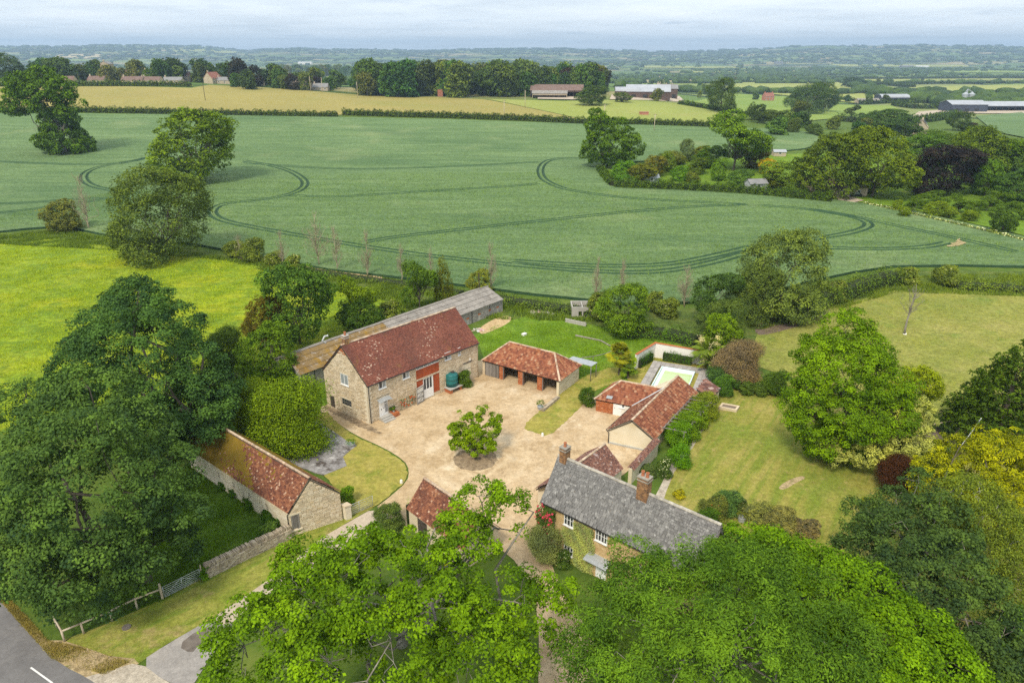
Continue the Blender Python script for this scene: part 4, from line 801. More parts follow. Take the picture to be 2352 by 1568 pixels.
def chimney(parent, c, u, w, d, z0, z1, mat, pots=1, seed=1, pot_h=.38, cap='concrete'):
    v = perp(u); o = Vector((c[0], c[1], 0)) - u * w / 2 - v * d / 2; mb = MB(); mb.box(o + Vector((0, 0, z0)), u * w, v * d, Vector((0, 0, z1 - z0)), .3)
    for O, a, n, l in ((o, u, -v, w), (o + u * w, v, u, d), (o + u * w + v * d, -u, v, w), (o + v * d, -v, -u, d)): masonry(mb, O, a, n, l, lambda x, z: True, lw=(.2, .24), ch=(.075, .085), proud=.012, joint=.006, seed=seed, z0=z0, ztop=z1 - .08, var=.004)
    ch_ = mb.build('chimney', mat, parent); cb = MB(); cb.box(o - u * .06 - v * .06 + Vector((0, 0, z1 - .30)), u * (w + .12), v * (d + .12), Vector((0, 0, .09)), .8); cb.box(o - u * .05 - v * .05 + Vector((0, 0, z1 - .04)), u * (w + .1), v * (d + .1), Vector((0, 0, .10)), .9); cb.build('chimney_cap', cap, ch_)
    for i in range(pots):
        p = MB(); q = Vector((c[0], c[1], z1 + .05)) + u * ((i - (pots - 1) / 2) * .42); p.lathe(q, [(.15, 0), (.13, pot_h * .3), (.12, pot_h * .8), (.155, pot_h * .86), (.15, pot_h), (.09, pot_h), (.085, pot_h * .7)], 12); p.build('chimney_pot', 'terracotta', ch_, smooth=False)
    return ch_
def gable_shell(parent, O, u, v, L, W, he, hr, mat, ridge_b=None, inset=0.0):
    rb = W / 2 if ridge_b is None else ridge_b; mb = MB()
    Pf = lambda a, b, z: O + u * a + v * b + Vector((0, 0, z))
    mb.prism([Pf(0, 0, -.2), Pf(0, W, -.2), Pf(0, W, he), Pf(0, rb, hr - .12), Pf(0, 0, he)], u * L); return mb.build('wall', mat, parent), Pf
ZB = lambda x, y: (725.9 + x * .19907, 689.6 + y * .19907)
ZC = lambda x, y: (1088.9 + x * .12345, 754.9 + y * .12345)
ZF = lambda x, y: (1234 + x * .19445, 1016.3 + y * .19445)
ZS = lambda x, y: (406.5 + x * .20368, 929.2 + y * .20368)
ZL = lambda x, y: (1321.1 + x * .16203, 834.8 + y * .16203)

# ------------------------------------------------------------------ the converted barn
def barn():
    O = G(849.6, 974); C = G(1097.7, 866); A = G(753, 933); u = dirv(O, C); L = (C - O).length; v = dirv(O, A); W = (A - O).length; he, hr = 5.42, 9.55
    t = thing('stone_barn_house', 'two-storey cream stone converted barn with long dark red tiled roof and red boarded doorway', 'house', O)
    gable_shell(t, O, u, v, L, W, he, hr, 'mortar'); Pf = lambda a, b, z: O + u * a + v * b + Vector((0, 0, z)); nf, ng = -perp(u), -u
    nf = nf if nf.dot(v) < 0 else -nf; ng = perp(v); ng = ng if ng.dot(u) < 0 else -ng
    op = {}
    for k, q in dict(w1=((722, 1030), (808, 993), (720, 940)), w2=((997, 915), (1077, 881), (995, 822)), rib=((1150, 812), (1412, 703), (1148, 758)), w3=((1482, 697), (1556, 667), (1480, 612)), w4=((1636, 637), (1666, 625), (1634, 550)),
                     red=((1155, 915), (1420, 812), (1153, 822)), door=((1242, 1098), (1345, 1050), (1240, 905)), redr=((1358, 1062), (1427, 1030), (1355, 848)), leaf=((1140, 1170), (1240, 1112), (1132, 985)), wd=((733, 1336), (832, 1290), (728, 1172)), blk=((1710, 862), (1785, 825), (1705, 735)), vent=((1535, 850), (1585, 830), (1533, 822))).items(): op[k] = opening(O, u, ZB, *q)
    og = {k: opening(O, v, ZB, *q) for k, q in dict(g1=((292, 962), (380, 985), (290, 842)), g2=((312, 1200), (415, 1232), (308, 1126)), gd=((178, 1225), (228, 1240), (174, 1095))).items()}
    fh = [op[k] for k in ('w1', 'w2', 'w3', 'w4', 'wd', 'blk', 'vent')] + [(op['red'][0], op['redr'][1], 0, op['rib'][3])]
    mb = MB(); masonry(mb, O, u, nf, L, lambda x, z: z < he + .02, fh, seed=3); ins = lambda x, z: z < he + (hr - he) * (1 - abs(x - W / 2) / (W / 2)) - .12
    masonry(mb, O, v, ng, W, ins, list(og.values()), seed=4); mb.build('stonework', 'stone', t, kind='stuff')
    mb = MB()                                                        # dressed corner stones
    for i in range(int(he / .3)): l = .55 if i % 2 else .32; mb.box(O + Vector((0, 0, i * .3 + .01)) - u * 0 + nf * .02, u * l, Vector((0, 0, .28)), nf * .06, .8); mb.box(O + Vector((0, 0, i * .3 + .01)) + ng * .02, v * (.87 - l), Vector((0, 0, .28)), ng * .06, .85)
    mb.build('quoins', 'stone_cream', t, kind='stuff')
    ov, vg = .28, .10; k = (hr - he) / (W / 2); E0, E1 = Pf(-vg, -ov, he - ov * k + .12), Pf(L + vg, -ov, he - ov * k + .12); R0, R1 = Pf(-vg, W / 2, hr), Pf(L + vg, W / 2, hr); B0, B1 = Pf(-vg, W + ov, he - ov * k + .12), Pf(L + vg, W + ov, he - ov * k + .12)
    mb = MB(); deck(mb, (E0, E1, R1, R0)); deck(mb, (B1, B0, R0, R1)); rf = mb.build('roof', 'dark_wood', t)
    mb = MB(); nz = lambda x, y: .5 + .5 * math.sin(x * .7 + math.sin(y * 1.1)); tile_slope(mb, E0, E1, R0, R1, .19, .135, seed=5, sag=.06, tone=nz); tile_slope(mb, B1, B0, R1, R0, .24, .18, seed=6, sag=.06); mb.build('roof_tiles', 'clay_tile', rf, kind='stuff')
    ridge_tiles(rf, R0, R1, .16, .46)
    mb = MB(); mb.tube([Pf(-vg, -ov - .05, he - ov * k + .06), Pf(L + vg, -ov - .05, he - ov * k + .06)], .065, 8); mb.build('gutter', 'dark_metal', t)
    for a, q in ((.12, 0), (L - .1, 0)): pipe(t, 'downpipe', [Pf(a, -ov, he - ov * k), Pf(a, -.14, he - .55), Pf(a, -.14, .1)], .045, 'dark_metal' if a < 1 else 'pale_wood')
    window(t, O, u, nf, *op['w1'], 2, 0, blind=(1,)); window(t, O, u, nf, *op['w2'], 2, 0, blind=(1,)); window(t, O, u, nf, *op['w3'], 2, 0, blind=(1,)); window(t, O, u, nf, *op['w4'], 1, 1, blind=(0,))
    window(t, O, u, nf, *op['rib'], 6, 0, blind=(0, 1, 2, 3, 4, 5), sill=False); window(t, O, v, ng, *og['g1'], 2, 0, blind=(0, 1)); window(t, O, v, ng, *og['g2'], 4, 1, fr='grey_wood', sill='stone_cream', fw=.04)
    r = op['red']; z0 = r[2]; planks(t, 'red_board', O, u, nf, r[0], r[1], z0, op['rib'][2] - .01, .26, 'red_board', seed=3); slab(t, 'lintel', O, u, nf, r[0], op['redr'][1], z0 - .2, z0 - .01, .12, 'pale_wood')
    r = op['redr']; planks(t, 'red_board', O, u, nf, r[0], r[1], max(.05, r[2]), z0 - .22, .26, 'red_board', seed=4)
    d = op['door']; slab(t, 'door_panel', O, u, nf, d[0], d[1], .25, 1.45, .05, 'white_paint'); window(t, O, u, nf, d[0], d[1], 1.45, z0 - .25, 3, 0, sill=False)
    slab(t, 'doorway_back', O, u, nf, op['red'][0], d[0] - .01, .2, z0 - .22, .01, 'red_board'); slab(t, 'jamb', O, u, nf, d[1] + .01, d[1] + .12, .2, z0 - .22, .07, 'white_paint')
    l = op['leaf']; dl = MB(); o2 = O + u * l[0] + nf * .42 + Vector((0, 0, .12)); uu = (u * 1.0 - nf * .22).normalized(); w = l[1] - l[0]; hh = max(2.2, l[3] - l[2]); Z = Vector((0, 0, 1)); dl.box(o2, uu * w, Z * hh, nf * .05, .9); leaf = dl.build('door_leaf', 'render_white', t)
    bt = MB()
    for z in (.06, hh * .33, hh * .63, hh - .16): bt.box(o2 + Z * z + nf * .055, uu * w, Z * .1, nf * .03)
    for a in (0, w - .1): bt.box(o2 + uu * a + nf * .058, uu * .1, Z * hh, nf * .03)
    for z in (.1, hh * .36): bt.tube([o2 + uu * .1 + Z * z + nf * .07, o2 + uu * (w - .1) + Z * (z + hh * .27) + nf * .07], .04, 4)
    bt.build('door_braces', 'grey_wood', leaf)
    d = op['wd']; z0 = .42; z1 = max(2.35, d[3]); m = .5 * (d[0] + d[1]) ; dm = d[0] + (d[1] - d[0]) * .6
    mb = MB(); mb.box(O + u * d[0] + Z * z0 + nf * .0, u * (dm - d[0]), Z * (z1 - z0), nf * .05); do = mb.build('front_door', 'white_paint', t); hb = MB(); hb.box(O + u * (dm - .16) + Z * (z0 + .95) + nf * .05, u * .05, Z * .16, nf * .04); hb.build('handle', 'dark_metal', do); hb = MB(); hb.box(O + u * (d[0] + .28) + Z * (z0 + .85) + nf * .05, u * .07, Z * .22, nf * .01); hb.build('letterbox', 'dark_metal', do)
    window(t, O, u, nf, dm, d[1], z0 + .25, z1 - .5, 3, 1, sill=False, fw=.05); window(t, O, u, nf, dm, d[1], z1 - .48, z1, 3, 0, sill=False, fw=.05); slab(t, 'side_panel', O, u, nf, dm, d[1], z0, z0 + .25, .05, 'white_paint')
    mb = MB(); c0 = d[0] - .25; cw = d[1] - d[0] + .55
    for i in range(14):
        a = c0 + cw * i / 14; x = i / 13 * 2 - 1; mb.box(O + u * a + Z * (z1 + .32 + .10 * (1 - x * x)) + nf * .02, u * (cw / 14), Z * .03, (nf * .75 - Z * .18), .5)
    for s in (c0 + .1, c0 + cw - .1): mb.tube([O + u * s + Z * (z1 - .1) + nf * .04, O + u * s + Z * (z1 + .28) + nf * .6], .02, 5)
    mb.build('door_canopy', 'galvanised', t); pipe(t, 'iron_bracket', [O + u * (c0 + .0) + Z * (z1 + .62) + nf * .06, O + u * (c0 + cw) + Z * (z1 + .62) + nf * .06, O + u * (c0 + cw) + Z * (z1 + .95) + nf * .06], .022, 'dark_metal')
    for i, (dz, dd) in enumerate(((.14, 1.35), (.28, 1.0), (.42, .66))):
        mb = MB(); mb.box(O + u * (d[0] - .15 - .0 * i) + nf * .0 + Z * (.06 + (dz - .14)), u * (d[1] - d[0] + .3), nf * dd, Z * .135, .4); mb.build('step', 'concrete', t)
    mb = MB(); mb.box(O + u * (d[1] + .17) + Z * .05, u * .9, nf * .9, Z * .5); masonry(mb, O + u * (d[1] + .17) + nf * .9, u, nf, .9, lambda x, z: z < .56, (), lw=(.2, .3), ch=(.1, .13), proud=.03, seed=9, z0=.05, ztop=.5); mb.build('step_planter', 'brick', t)
    b = op['blk']; slab(t, 'boarded_door', O, u, nf, b[0], b[1], max(.3, b[2]), b[3], .03, 'render_cream'); zz = max(.3, b[2]); hb_ = b[3] - zz
    for z in (.0, .45, .95): slab(t, 'door_rail', O, u, nf, b[0], b[1], zz + z * hb_ * .98, zz + z * hb_ * .98 + .06, .02, 'grey_wood', .031)
    slab(t, 'door_lintel', O, u, nf, b[0] - .2, b[1] + .25, b[3] + .02, b[3] + .13, .10, 'dark_wood')
    e = op['vent']; slab(t, 'vent', O, u, nf, e[0], e[1], e[2], e[3] + .1, .02, 'dark_metal')
    g = og['gd']; slab(t, 'side_door', O, v, ng, g[0], g[1], .05, max(1.9, g[3]), .02, 'dark_wood'); slab(t, 'door_jamb', O, v, ng, g[0] - .12, g[0] - .02, 0, max(1.9, g[3]), .05, 'stone_cream')
    for a0, a1, z in ((og['g1'][0] - .1, og['g1'][1] + .1, og['g1'][3]), (og['g2'][0] - .1, og['g2'][1] + .1, og['g2'][3])): slab(t, 'window_lintel', O, v, ng, a0, a1, z + .01, z + .16, .075, 'stone_cream')
    slab(t, 'wall_box', O, u, nf, L - 1.65, L - 1.4, 3.1, 3.45, .12, 'render_white', .05)
    mb = MB(); zb = hr - 1.2                                           # brick patch under the gable peak
    masonry(mb, O, v, ng, W, lambda x, z: z < he + (hr - he) * (1 - abs(x - W / 2) / (W / 2)) - .1, (), lw=(.2, .24), ch=(.075, .085), proud=.055, joint=.006, seed=8, z0=zb, ztop=hr, var=.006); mb.build('brick_peak', 'brick', t, kind='stuff')
    cc = Pf(.75, W / 2 + .15, 0); chimney(t, cc, u, .62, .62, hr - .55, hr + .95, 'brick_brown', 1, 4, .42, 'concrete')
    return O, u, v, L, W, nf
BO, BU, BV, BL_, BW, BNF = barn()

# ------------------------------------------------------------------ hipped cart shed
def cart_shed():
    A, B, C = G(1114, 861), G(1283, 909), G(1325, 872); u = dirv(A, B); L = (B - A).length; v = perp(u); W = 5.6; he, hr = 2.42, 4.65; n = -v; Z = Vector((0, 0, 1))
    t = thing('cart_shed', 'open-fronted cart shed with orange hipped pantile roof and red brick piers', 'shed', A); Pf = lambda a, b, z: A + u * a + v * b + Vector((0, 0, z))
    mb = MB(); mb.box(Pf(L - .35, 0, -.1), u * .35, v * W, Z * (he + .1), .6); mb.box(Pf(0, W - .3, -.1), u * (L - .36), v * .3, Z * (he + .1), .3); mb.box(Pf(0, .05, -.1), u * .3, v * (W - .36), Z * (he + .1), .3); mb.build('wall', 'render_cream', t)
    mb = MB(); masonry(mb, Pf(L, 0, 0), v, u, W, lambda x, z: z < he, (), lw=(.3, .7), ch=(.16, .26), proud=.018, joint=.006, seed=12, var=.008); mb.build('stonework', 'stone_cream', t, kind='stuff')
    ax = lambda zx, zy: WC(A, u, *ZC(zx, zy))[0]; d1 = ax(467, 905)
    planks(t, 'door_board', A, u, n, .05, d1 - .03, .04, he - .1, .2, 'grey_wood', seed=2); slab(t, 'door_ledge', A, u, n, .06, d1 - .04, he - .35, he - .2, .03, 'dark_wood', .045)
    for zx0, zx1, zy in ((470, 545, 925), (818, 910, 1000), (1172, 1275, 1095)):
        a0, a1 = ax(zx0, zy), ax(zx1, zy); mb = MB(); w = a1 - a0 - .1; mb.box(Pf(a0, 0, 0), u * w, v * .45, Z * (he - .05), .3)
        masonry(mb, Pf(a0, 0, 0), u, n, w, lambda x, z: z < he, (), lw=(.2, .24), ch=(.075, .085), proud=.015, joint=.006, seed=int(zx0), ztop=he - .1, var=.004); masonry(mb, Pf(a0 + w, 0, 0), v, u, .45, lambda x, z: z < he, (), lw=(.2, .24), ch=(.075, .085), proud=.015, joint=.006, seed=int(zx0) + 1, ztop=he - .1, var=.004); mb.build('brick_pier', 'brick', t)
        slab(t, 'pier_post', A, u, n, a1 - .07, a1, 0, he - .1, -.2, 'grey_wood')
    slab(t, 'lintel_beam', A, u, n, d1, L - .36, he - .12, he + .1, -.22, 'dark_wood')
    slab(t, 'hanging_board', A + v * 3.4, u, n, L - 2.2, L - 1.9, .0, 1.3, .05, 'dark_wood')
    o = .3; k = (hr - he) / (W / 2); ze = he - o * k + .14; hip = 2.35; e = [Pf(-o, -o, ze), Pf(L + o, -o, ze), Pf(L + o, W + o, ze), Pf(-o, W + o, ze)]; r0, r1 = Pf(hip, W / 2, hr), Pf(L - hip, W / 2, hr)
    mb = MB(); deck(mb, (e[0], e[1], r1, r0)); deck(mb, (e[2], e[3], r0, r1)); deck(mb, (e[1], e[2], r1)); deck(mb, (e[3], e[0], r0)); rf = mb.build('roof', 'dark_wood', t)
    mb = MB()
    for q in ((e[0], e[1], r0, r1), (e[2], e[3], r1, r0), (e[1], e[2], r1, r1), (e[3], e[0], r0, r0)): tile_slope(mb, *q, .29, .32, 'pan', seed=int(q[0].x * 10) % 50 + 3, sag=.07)
    mb.build('pantiles', 'pantile', rf, kind='stuff')
    ridge_tiles(rf, r0, r1, .15, .42)
    for a, b in ((e[1], r1), (e[2], r1), (r0, e[0]), (r0, e[3])): ridge_tiles(rf, b, a, .14, .42, lift=.07)
    # sheet lean-to behind
    lt = thing('lean_to', 'small open lean-to with grey corrugated sheet roof on posts behind the cart shed', 'shelter', Pf(L - .2, W + .3, 0)); b0 = Pf(L - 2.2, W + .36, 2.45); mb = MB(); m = 18; w = 3.9
    for i in range(m): x0, x1 = w * i / m, w * (i + 1) / m; mb.prism([b0 + u * x0, b0 + u * (x0 + x1) / 2 + Z * .04, b0 + u * x1, b0 + u * x1 - Z * .02, b0 + u * x0 - Z * .02], v * 1.9 - Z * .15)
    mb.build('sheet_roof', 'galvanised', lt)
    for a in (.15, w - .1): pipe(lt, 'post', [b0 + u * a + v * 1.75 - Z * .2, b0 + u * a + v * 1.75 - Z * 2.45], .06, 'grey_wood')
    pipe(lt, 'post', [b0 + u * (w - .1) + v * .1 - Z * .06, b0 + u * (w - .1) + v * .1 - Z * 2.45], .06, 'grey_wood')
    # stone stub wall between barn and shed
    s = thing('stub_wall', 'short curved stone wall joining the barn to the cart shed', 'wall', Pf(-.1, 0, 0)); mb = MB(); prof = lambda x: 2.2 - .55 * max(0, x - .2) ** 1.4
    o2 = Pf(-.34, -.05, 0); ww = 1.25; dq = (-u * .5 + v * .87).normalized(); nn = -perp(dq) if (-perp(dq)).dot(n) > 0 else perp(dq)
    mb.prism([o2 + dq * x + Z * z for x, z in ((0, -.1), (ww, -.1), (ww, 1.6), (.5, 2.1), (0, 2.3))], -nn * .4, .4); masonry(mb, o2, dq, nn, ww, lambda x, z: z < 2.3 - .5 * x, (), lw=(.2, .4), ch=(.1, .16), proud=.04, seed=31); o2 = o2 - u * 0; mb.build('masonry', 'stone', s)
cart_shed()

# ------------------------------------------------------------------ L-shaped outbuilding
def l_range():
    A = G(1397, 1017); he = HT(A, 985.5); E1 = G(1501, 1007, he); F1 = G(1600, 901, he); u = dirv(A, E1); W = (E1 - A).dot(u); v = dirv(E1, F1); L = (F1 - E1).length; Z = Vector((0, 0, 1))
    hr = HT(A + u * (W / 2), 964.5) + .1; t = thing('outbuilding_range', 'L-shaped single-storey outbuilding with orange pantile roofs and cream rendered gable', 'outbuilding', A)
    Pf = lambda a, b, z: A + u * a + v * b + Vector((0, 0, z)); n = perp(u); n = n if n.dot(v) < 0 else -n
    mb = MB(); mb.prism([Pf(0, 0, -.1), Pf(W, 0, -.1), Pf(W, 0, he), Pf(W / 2, 0, hr - .14), Pf(0, 0, he)], v * L); mb.build('wall', 'render_cream', t)
    o, vg = .22, .12; k = (hr - he) / (W / 2); ze = he - o * k + .12; eL0, eL1, eR0, eR1, r0, r1 = Pf(-o, -vg, ze), Pf(-o, L + vg, ze), Pf(W + o, -vg, ze), Pf(W + o, L + vg, ze), Pf(W / 2, -vg, hr), Pf(W / 2, L + vg, hr)
    # wing running west
    A2 = G(1354, 932); u2 = u; h2 = he; W2 = 4.9; b2 = (A2 - A).dot(v); a2 = (A2 - A).dot(u); ln = -a2 + W / 2
    Q = lambda a, b, z: Pf(a2 + a, b2 + b, z); r2 = hr
    mb = MB(); mb.box(Q(0, 0, -.1), u * (ln - W * .35), v * W2, Z * (h2 + .1)); mb.build('wing_wall', 'brick', t)
    mb = MB(); wx = 2.2; masonry(mb, Q(0, 0, 0), u, n, wx, lambda x, z: z < h2, (), lw=(.2, .24), ch=(.075, .085), proud=.02, joint=.006, seed=41, var=.005); masonry(mb, Q(0, 0, 0), v, -u, W2, lambda x, z: z < h2, (), lw=(.2, .24), ch=(.075, .085), proud=.02, joint=.006, seed=42, var=.005); mb.build('brickwork', 'brick', t, kind='stuff')
    slab(t, 'white_wall', Q(0, 0, 0), u, n, wx + .02, -a2 + .0, 0, h2 - .02, .03, 'render_white'); dq = wx + .08; dr = MB(); dr.box(Q(dq, 0, .02) + n * .032, u * 1.05, Z * (min(1.95, h2 - .08)), n * .03); do = dr.build('door', 'white_paint', t); hn = MB(); hn.box(Q(dq + .12, 0, 1.0) + n * .062, u * .05, Z * .12, n * .03); hn.build('handle', 'dark_metal', do)
    w0, w1, wz0, wz1 = opening(Q(0, 0, 0), u, ZL, (622, 612), (702, 632), (625, 527)); window(t, Q(0, 0, 0), u, n, w0, w1, wz0, min(wz1, h2 - .1), 2, 0, out_=.032)
    z2 = h2 - o * ((r2 - h2) / (W2 / 2)) + .12; f0, f1, g0, g1 = Q(-o, -o, z2), Q(ln, -o, z2), Q(-o, W2 + o, z2), Q(ln, W2 + o, z2); hip = 2.0; s0, s1 = Q(hip, W2 / 2, r2), Q(ln, W2 / 2, r2)
    # clip the wing roof where it meets the main slope (valley)
    va = -a2 - o                                                     # valley foot, along the wing
    vf = Q(va, -o, z2)
    mb = MB(); deck(mb, (eL0, eL1, r1, r0)); deck(mb, (eR1, eR0, r0, r1)); deck(mb, (f0, vf, s1, s0)); deck(mb, (g1, g0, s0, s1)); deck(mb, (g0, f0, s0)); rf = mb.build('roof', 'dark_wood', t)
    mb = MB(); tile_slope(mb, eR0, eR1, r0, r1, .30, .33, 'plain', lift=.045, seed=51, sag=.05); rt = mb.build('roof_tiles', 'pantile', rf, kind='stuff')
    mb = MB(); bl = (b2 - o) ; tile_slope(mb, eL0, Pf(-o, bl + .05, ze), r0, Pf(W / 2, b2 + W2 / 2, hr), .20, .22, 'plain', seed=52, sag=.03); mb.build('roof_tiles', 'mossy_tile', rf, kind='stuff')
    mb = MB(); tile_slope(mb, f0, vf, s0, s1, .29, .32, 'pan', seed=53, sag=.05); tile_slope(mb, g0, f0, s0, s0, .29, .32, 'pan', seed=54, sag=.0); tile_slope(mb, g1, g0, s1, s0, .29, .32, 'pan', seed=55); mb.build('pantiles', 'pantile', rf, kind='stuff')
    ridge_tiles(rf, r0, r1, .15, .42); ridge_tiles(rf, s0, s1, .15, .42); ridge_tiles(rf, s0, f0, .14, .42, lift=.07); ridge_tiles(rf, s0, g0, .14, .42, lift=.07)
    mb = MB(); mb.tube([vf + Z * .05, Pf(W / 2 - .05, b2 + W2 / 2, hr) + Z * .06], .09, 5); mb.build('valley_lead', 'galvanised', rf)
    mb = MB(); p = Q(1.5, -o + .35, z2 + .42); sl = (s0 - f0); mb.box(Q(1.2, -o + .25, z2 + .3), u * .75, v * .35 + Z * .35 * (r2 - z2) / (W2 / 2 + o), Vector((0, -.05, .05))); mb.build('skylight', 'glass_pale', rf)
    pipe(t, 'downpipe', [Pf(-o, -vg, ze - .05), Pf(.05, -.12, ze - .35), Pf(.05, -.12, .1)], .05, 'dark_metal'); pipe(t, 'gutter', [Pf(-o - .05, -vg, ze - .03), Pf(-o - .05, bl, ze - .03)], .06, 'dark_metal'); slab(t, 'base_flashing', A, u, n, .1, W * .8, -.02, .22, .16, 'galvanised')
    return A, u, v, W, L, he
LA, LU, LV, LW, LL, LHE = l_range()

# ------------------------------------------------------------------ the farmhouse
SLATE = None
def farmhouse():
    he, hr = 5.2, 8.75; E0, E1 = G(1241.5, 1151, he), G(1424, 1240, he); u = dirv(E0, E1); v = perp(u); R0 = G(1293, 1050, hr); hw = (R0 - E0).dot(v); a_r = (R0 - E0).dot(u); Re = G(1648, 1206, hr - .1); Lr = (Re - E0).dot(u) + .3
    o = .28; O = E0 + u * .15 + v * o; O.z = 0; W = 2 * (hw - o); L = Lr - .3; Z = Vector((0, 0, 1)); n = -v
    t = thing('farmhouse', 'two-storey golden stone farmhouse with steep grey stone-slate roof and brick chimneys', 'house', O); Pf = lambda a, b, z: O + u * a + v * b + Vector((0, 0, z))
    k = (hr - he) / hw; hw0 = he + o * k; mb = MB(); mb.prism([Pf(0, 0, -.1), Pf(0, W, -.1), Pf(0, W, hw0 - .1), Pf(0, W / 2, hr - .18), Pf(0, 0, hw0 - .1)], u * L); mb.build('wall', 'golden_wall', t)
    op = [opening(O, u, ZF, *q) for q in (((315, 1035), (425, 1092), (322, 930)), ((315, 1288), (425, 1352), (315, 1182)), ((680, 1236), (820, 1305), (685, 1150)), ((690, 1545), (752, 1580), (690, 1450)))]
    op = [(a, b, c, min(d, he - .02)) for a, b, c, d in op]; op[0] = (op[0][0], op[0][1], max(op[0][2], he - 1.35), he - .1); op[2] = (op[2][0], op[2][1], max(op[2][2], he - 1.35), he - .1)
    dz = op[3]; door = (dz[0], dz[0] + 1.05, .1, 2.1)
    mb = MB(); masonry(mb, O, u, n, L, lambda x, z: z < he + .1, op[:3] + [door], lw=(.3, .6), ch=(.18, .26), proud=.03, joint=.008, seed=61, var=.01); g = lambda x, z: z < hw0 - .1 + (hr - hw0) * (1 - abs(x - W / 2) / (W / 2)); masonry(mb, O, v, -u, W, g, (), lw=(.3, .6), ch=(.18, .26), proud=.03, joint=.008, seed=62, var=.01); mb.build('stonework', 'golden_wall', t, kind='stuff')
    window(t, O, u, n, *op[0], 3, 1); window(t, O, u, n, *op[1], 3, 1); window(t, O, u, n, *op[2], 4, 1)
    d = door; mb = MB(); mb.box(O + u * d[0] + Z * d[2], u * (d[1] - d[0]), Z * (d[3] - d[2]), n * .05); do = mb.build('front_door', 'white_paint', t); pn = MB(); pn.box(O + u * (d[0] + .2) + Z * (d[2] + 1.0) + n * .052, u * .65, Z * .75, n * .01); pn.build('pane', 'glass_dark', do)
    mb = MB(); mb.box(O + u * (d[0] - .75) + Z * 2.35, u * 2.3, Z * .06, n * 1.0 - Z * .28); mb.build('porch_canopy', 'galvanised', t)
    e0, e1 = Pf(-.15, -o, he), Pf(L + .15, -o, he); b0, b1 = Pf(-.15, W + o, he), Pf(L + .15, W + o, he); r0, r1 = Pf(-.15, W / 2, hr), Pf(L + .15, W / 2, hr)
    mb = MB(); deck(mb, (e0, e1, r1, r0), .16); deck(mb, (b1, b0, r0, r1), .16); rf = mb.build('roof', 'slate_rear', t)
    # front slope: every slate a slab of its own; the 300 that show largest are parts, the rest one part
    s = (r0 - e0); SL = s.length; s = s.normalized(); nn = u.cross(s); nn = nn if nn.z > 0 else -nn; LL_ = (e1 - e0).length; rng = random.Random(7); mb0 = MB(); sl = []
    y = 0; row = 0
    while y < SL - .1:
        gz = .30 - .12 * y / SL; x = -rng.uniform(0, .3)
        while x < LL_:
            w = rng.uniform(.2, .44) * (1.1 - .3 * y / SL); x0, x1 = max(0, x), min(LL_, x + w); x += w
            if x1 - x0 < .08: continue
            sg = -.10 * math.sin(math.pi * y / SL) - .05 * math.sin(math.pi * x0 / LL_) * math.sin(math.pi * y / SL); sg2 = -.10 * math.sin(math.pi * min(1, (y + gz * 1.25) / SL)); p = e0 + u * (x0 + .008) + s * (y + rng.uniform(-.02, .02)) + nn * (.10 + sg + rng.uniform(-.008, .012)); sdir = (s * gz * 1.22 - nn * .055 + nn * (sg2 - sg) * .9); sl.append((p, u * (x1 - x0 - .016), sdir, nn * (.035 + rng.uniform(-.008, .012)), PX(p)))
        y += gz; row += 1
    sl.sort(key=lambda q: (q[4][1] > 1260, q[4][0] > 1560, -q[4][1] + 0)); vis = sorted(sl, key=lambda q: (q[4][0] > 1500 or (q[4][0] > 1400 and q[4][1] > 1200), -q[1].length * q[2].length)); near = vis[:300]; ids = {id(q) for q in near}
    mesh = []
    for i in range(4):
        m_ = MB(); r_ = random.Random(i); c = [(0 + r_.uniform(0, .05), r_.uniform(-.03, .05)), (.5, r_.uniform(-.04, .04)), (1 - r_.uniform(0, .05), r_.uniform(-.03, .05)), (1, 1), (0, 1)]; m_.prism([(a, b, 0) for a, b in c], (0, 0, 1)); mesh.append(m_.mesh('slate', 'slate_piece'))
    for i, q in enumerate(near): piece('slate', mesh[i % 4], rf, frame(q[0], q[1], q[2], q[3]))
    rest = MB()
    for q in sl:
        if id(q) not in ids: rest.box(q[0], q[1], q[2], q[3], rng.random())
    tile_slope(rest, b1, b0, r1, r0, .5, .4, 'plain', lift=.05, seed=71, sag=.04); rest.build('slates', 'slate', rf, kind='stuff')
    ridge_tiles(rf, r0 + Z * .02, r1 + Z * .02, .17, .5, 'ridge_stone', 'ridge_stone', lift=.10)
    mb = MB(); mb.tube([e0 - s * .05 - Z * .02, e1 - s * .05 - Z * .02], .06, 7); mb.build('gutter', 'dark_metal', t)
    am = lambda px, py: WC(Pf(0, W / 2, 0), u, px, py)[0]
    chimney(t, Pf(.55, W / 2, 0), u, .66, .72, hr - .6, hr + 1.15, 'brick_brown', 1, 13, .4, 'ridge_stone'); c2 = am(1480, 1130); chimney(t, Pf(c2, W / 2 - .1, 0), u, .95, .72, hr - .7, hr + 1.55, 'brick_brown', 2, 14, .42, 'ridge_stone')
    # tiled lean-to against the yard gable
    p0, p1 = G(1264, 1104, 3.6), G(1236, 1150, 2.9); q = MB(); a0 = Pf(-1.5, .6, 2.35); a1 = Pf(-1.5, W * .8, 2.35); c0, c1 = Pf(-.02, .6, 3.3), Pf(-.02, W * .8, 3.3); deck(q, (a1, a0, c0, c1), .1); lr = q.build('lean_to_roof', 'dark_wood', t); q = MB(); tile_slope(q, a1, a0, c1, c0, .2, .16, seed=75, sag=.0); q.build('lean_to_tiles', 'mossy_tile', lr, kind='stuff'); q = MB(); q.box(Pf(-1.35, .75, 0), u * 1.33, v * (W * .8 - .9), Z * 2.35); q.build('lean_to_wall', 'golden_wall', t)
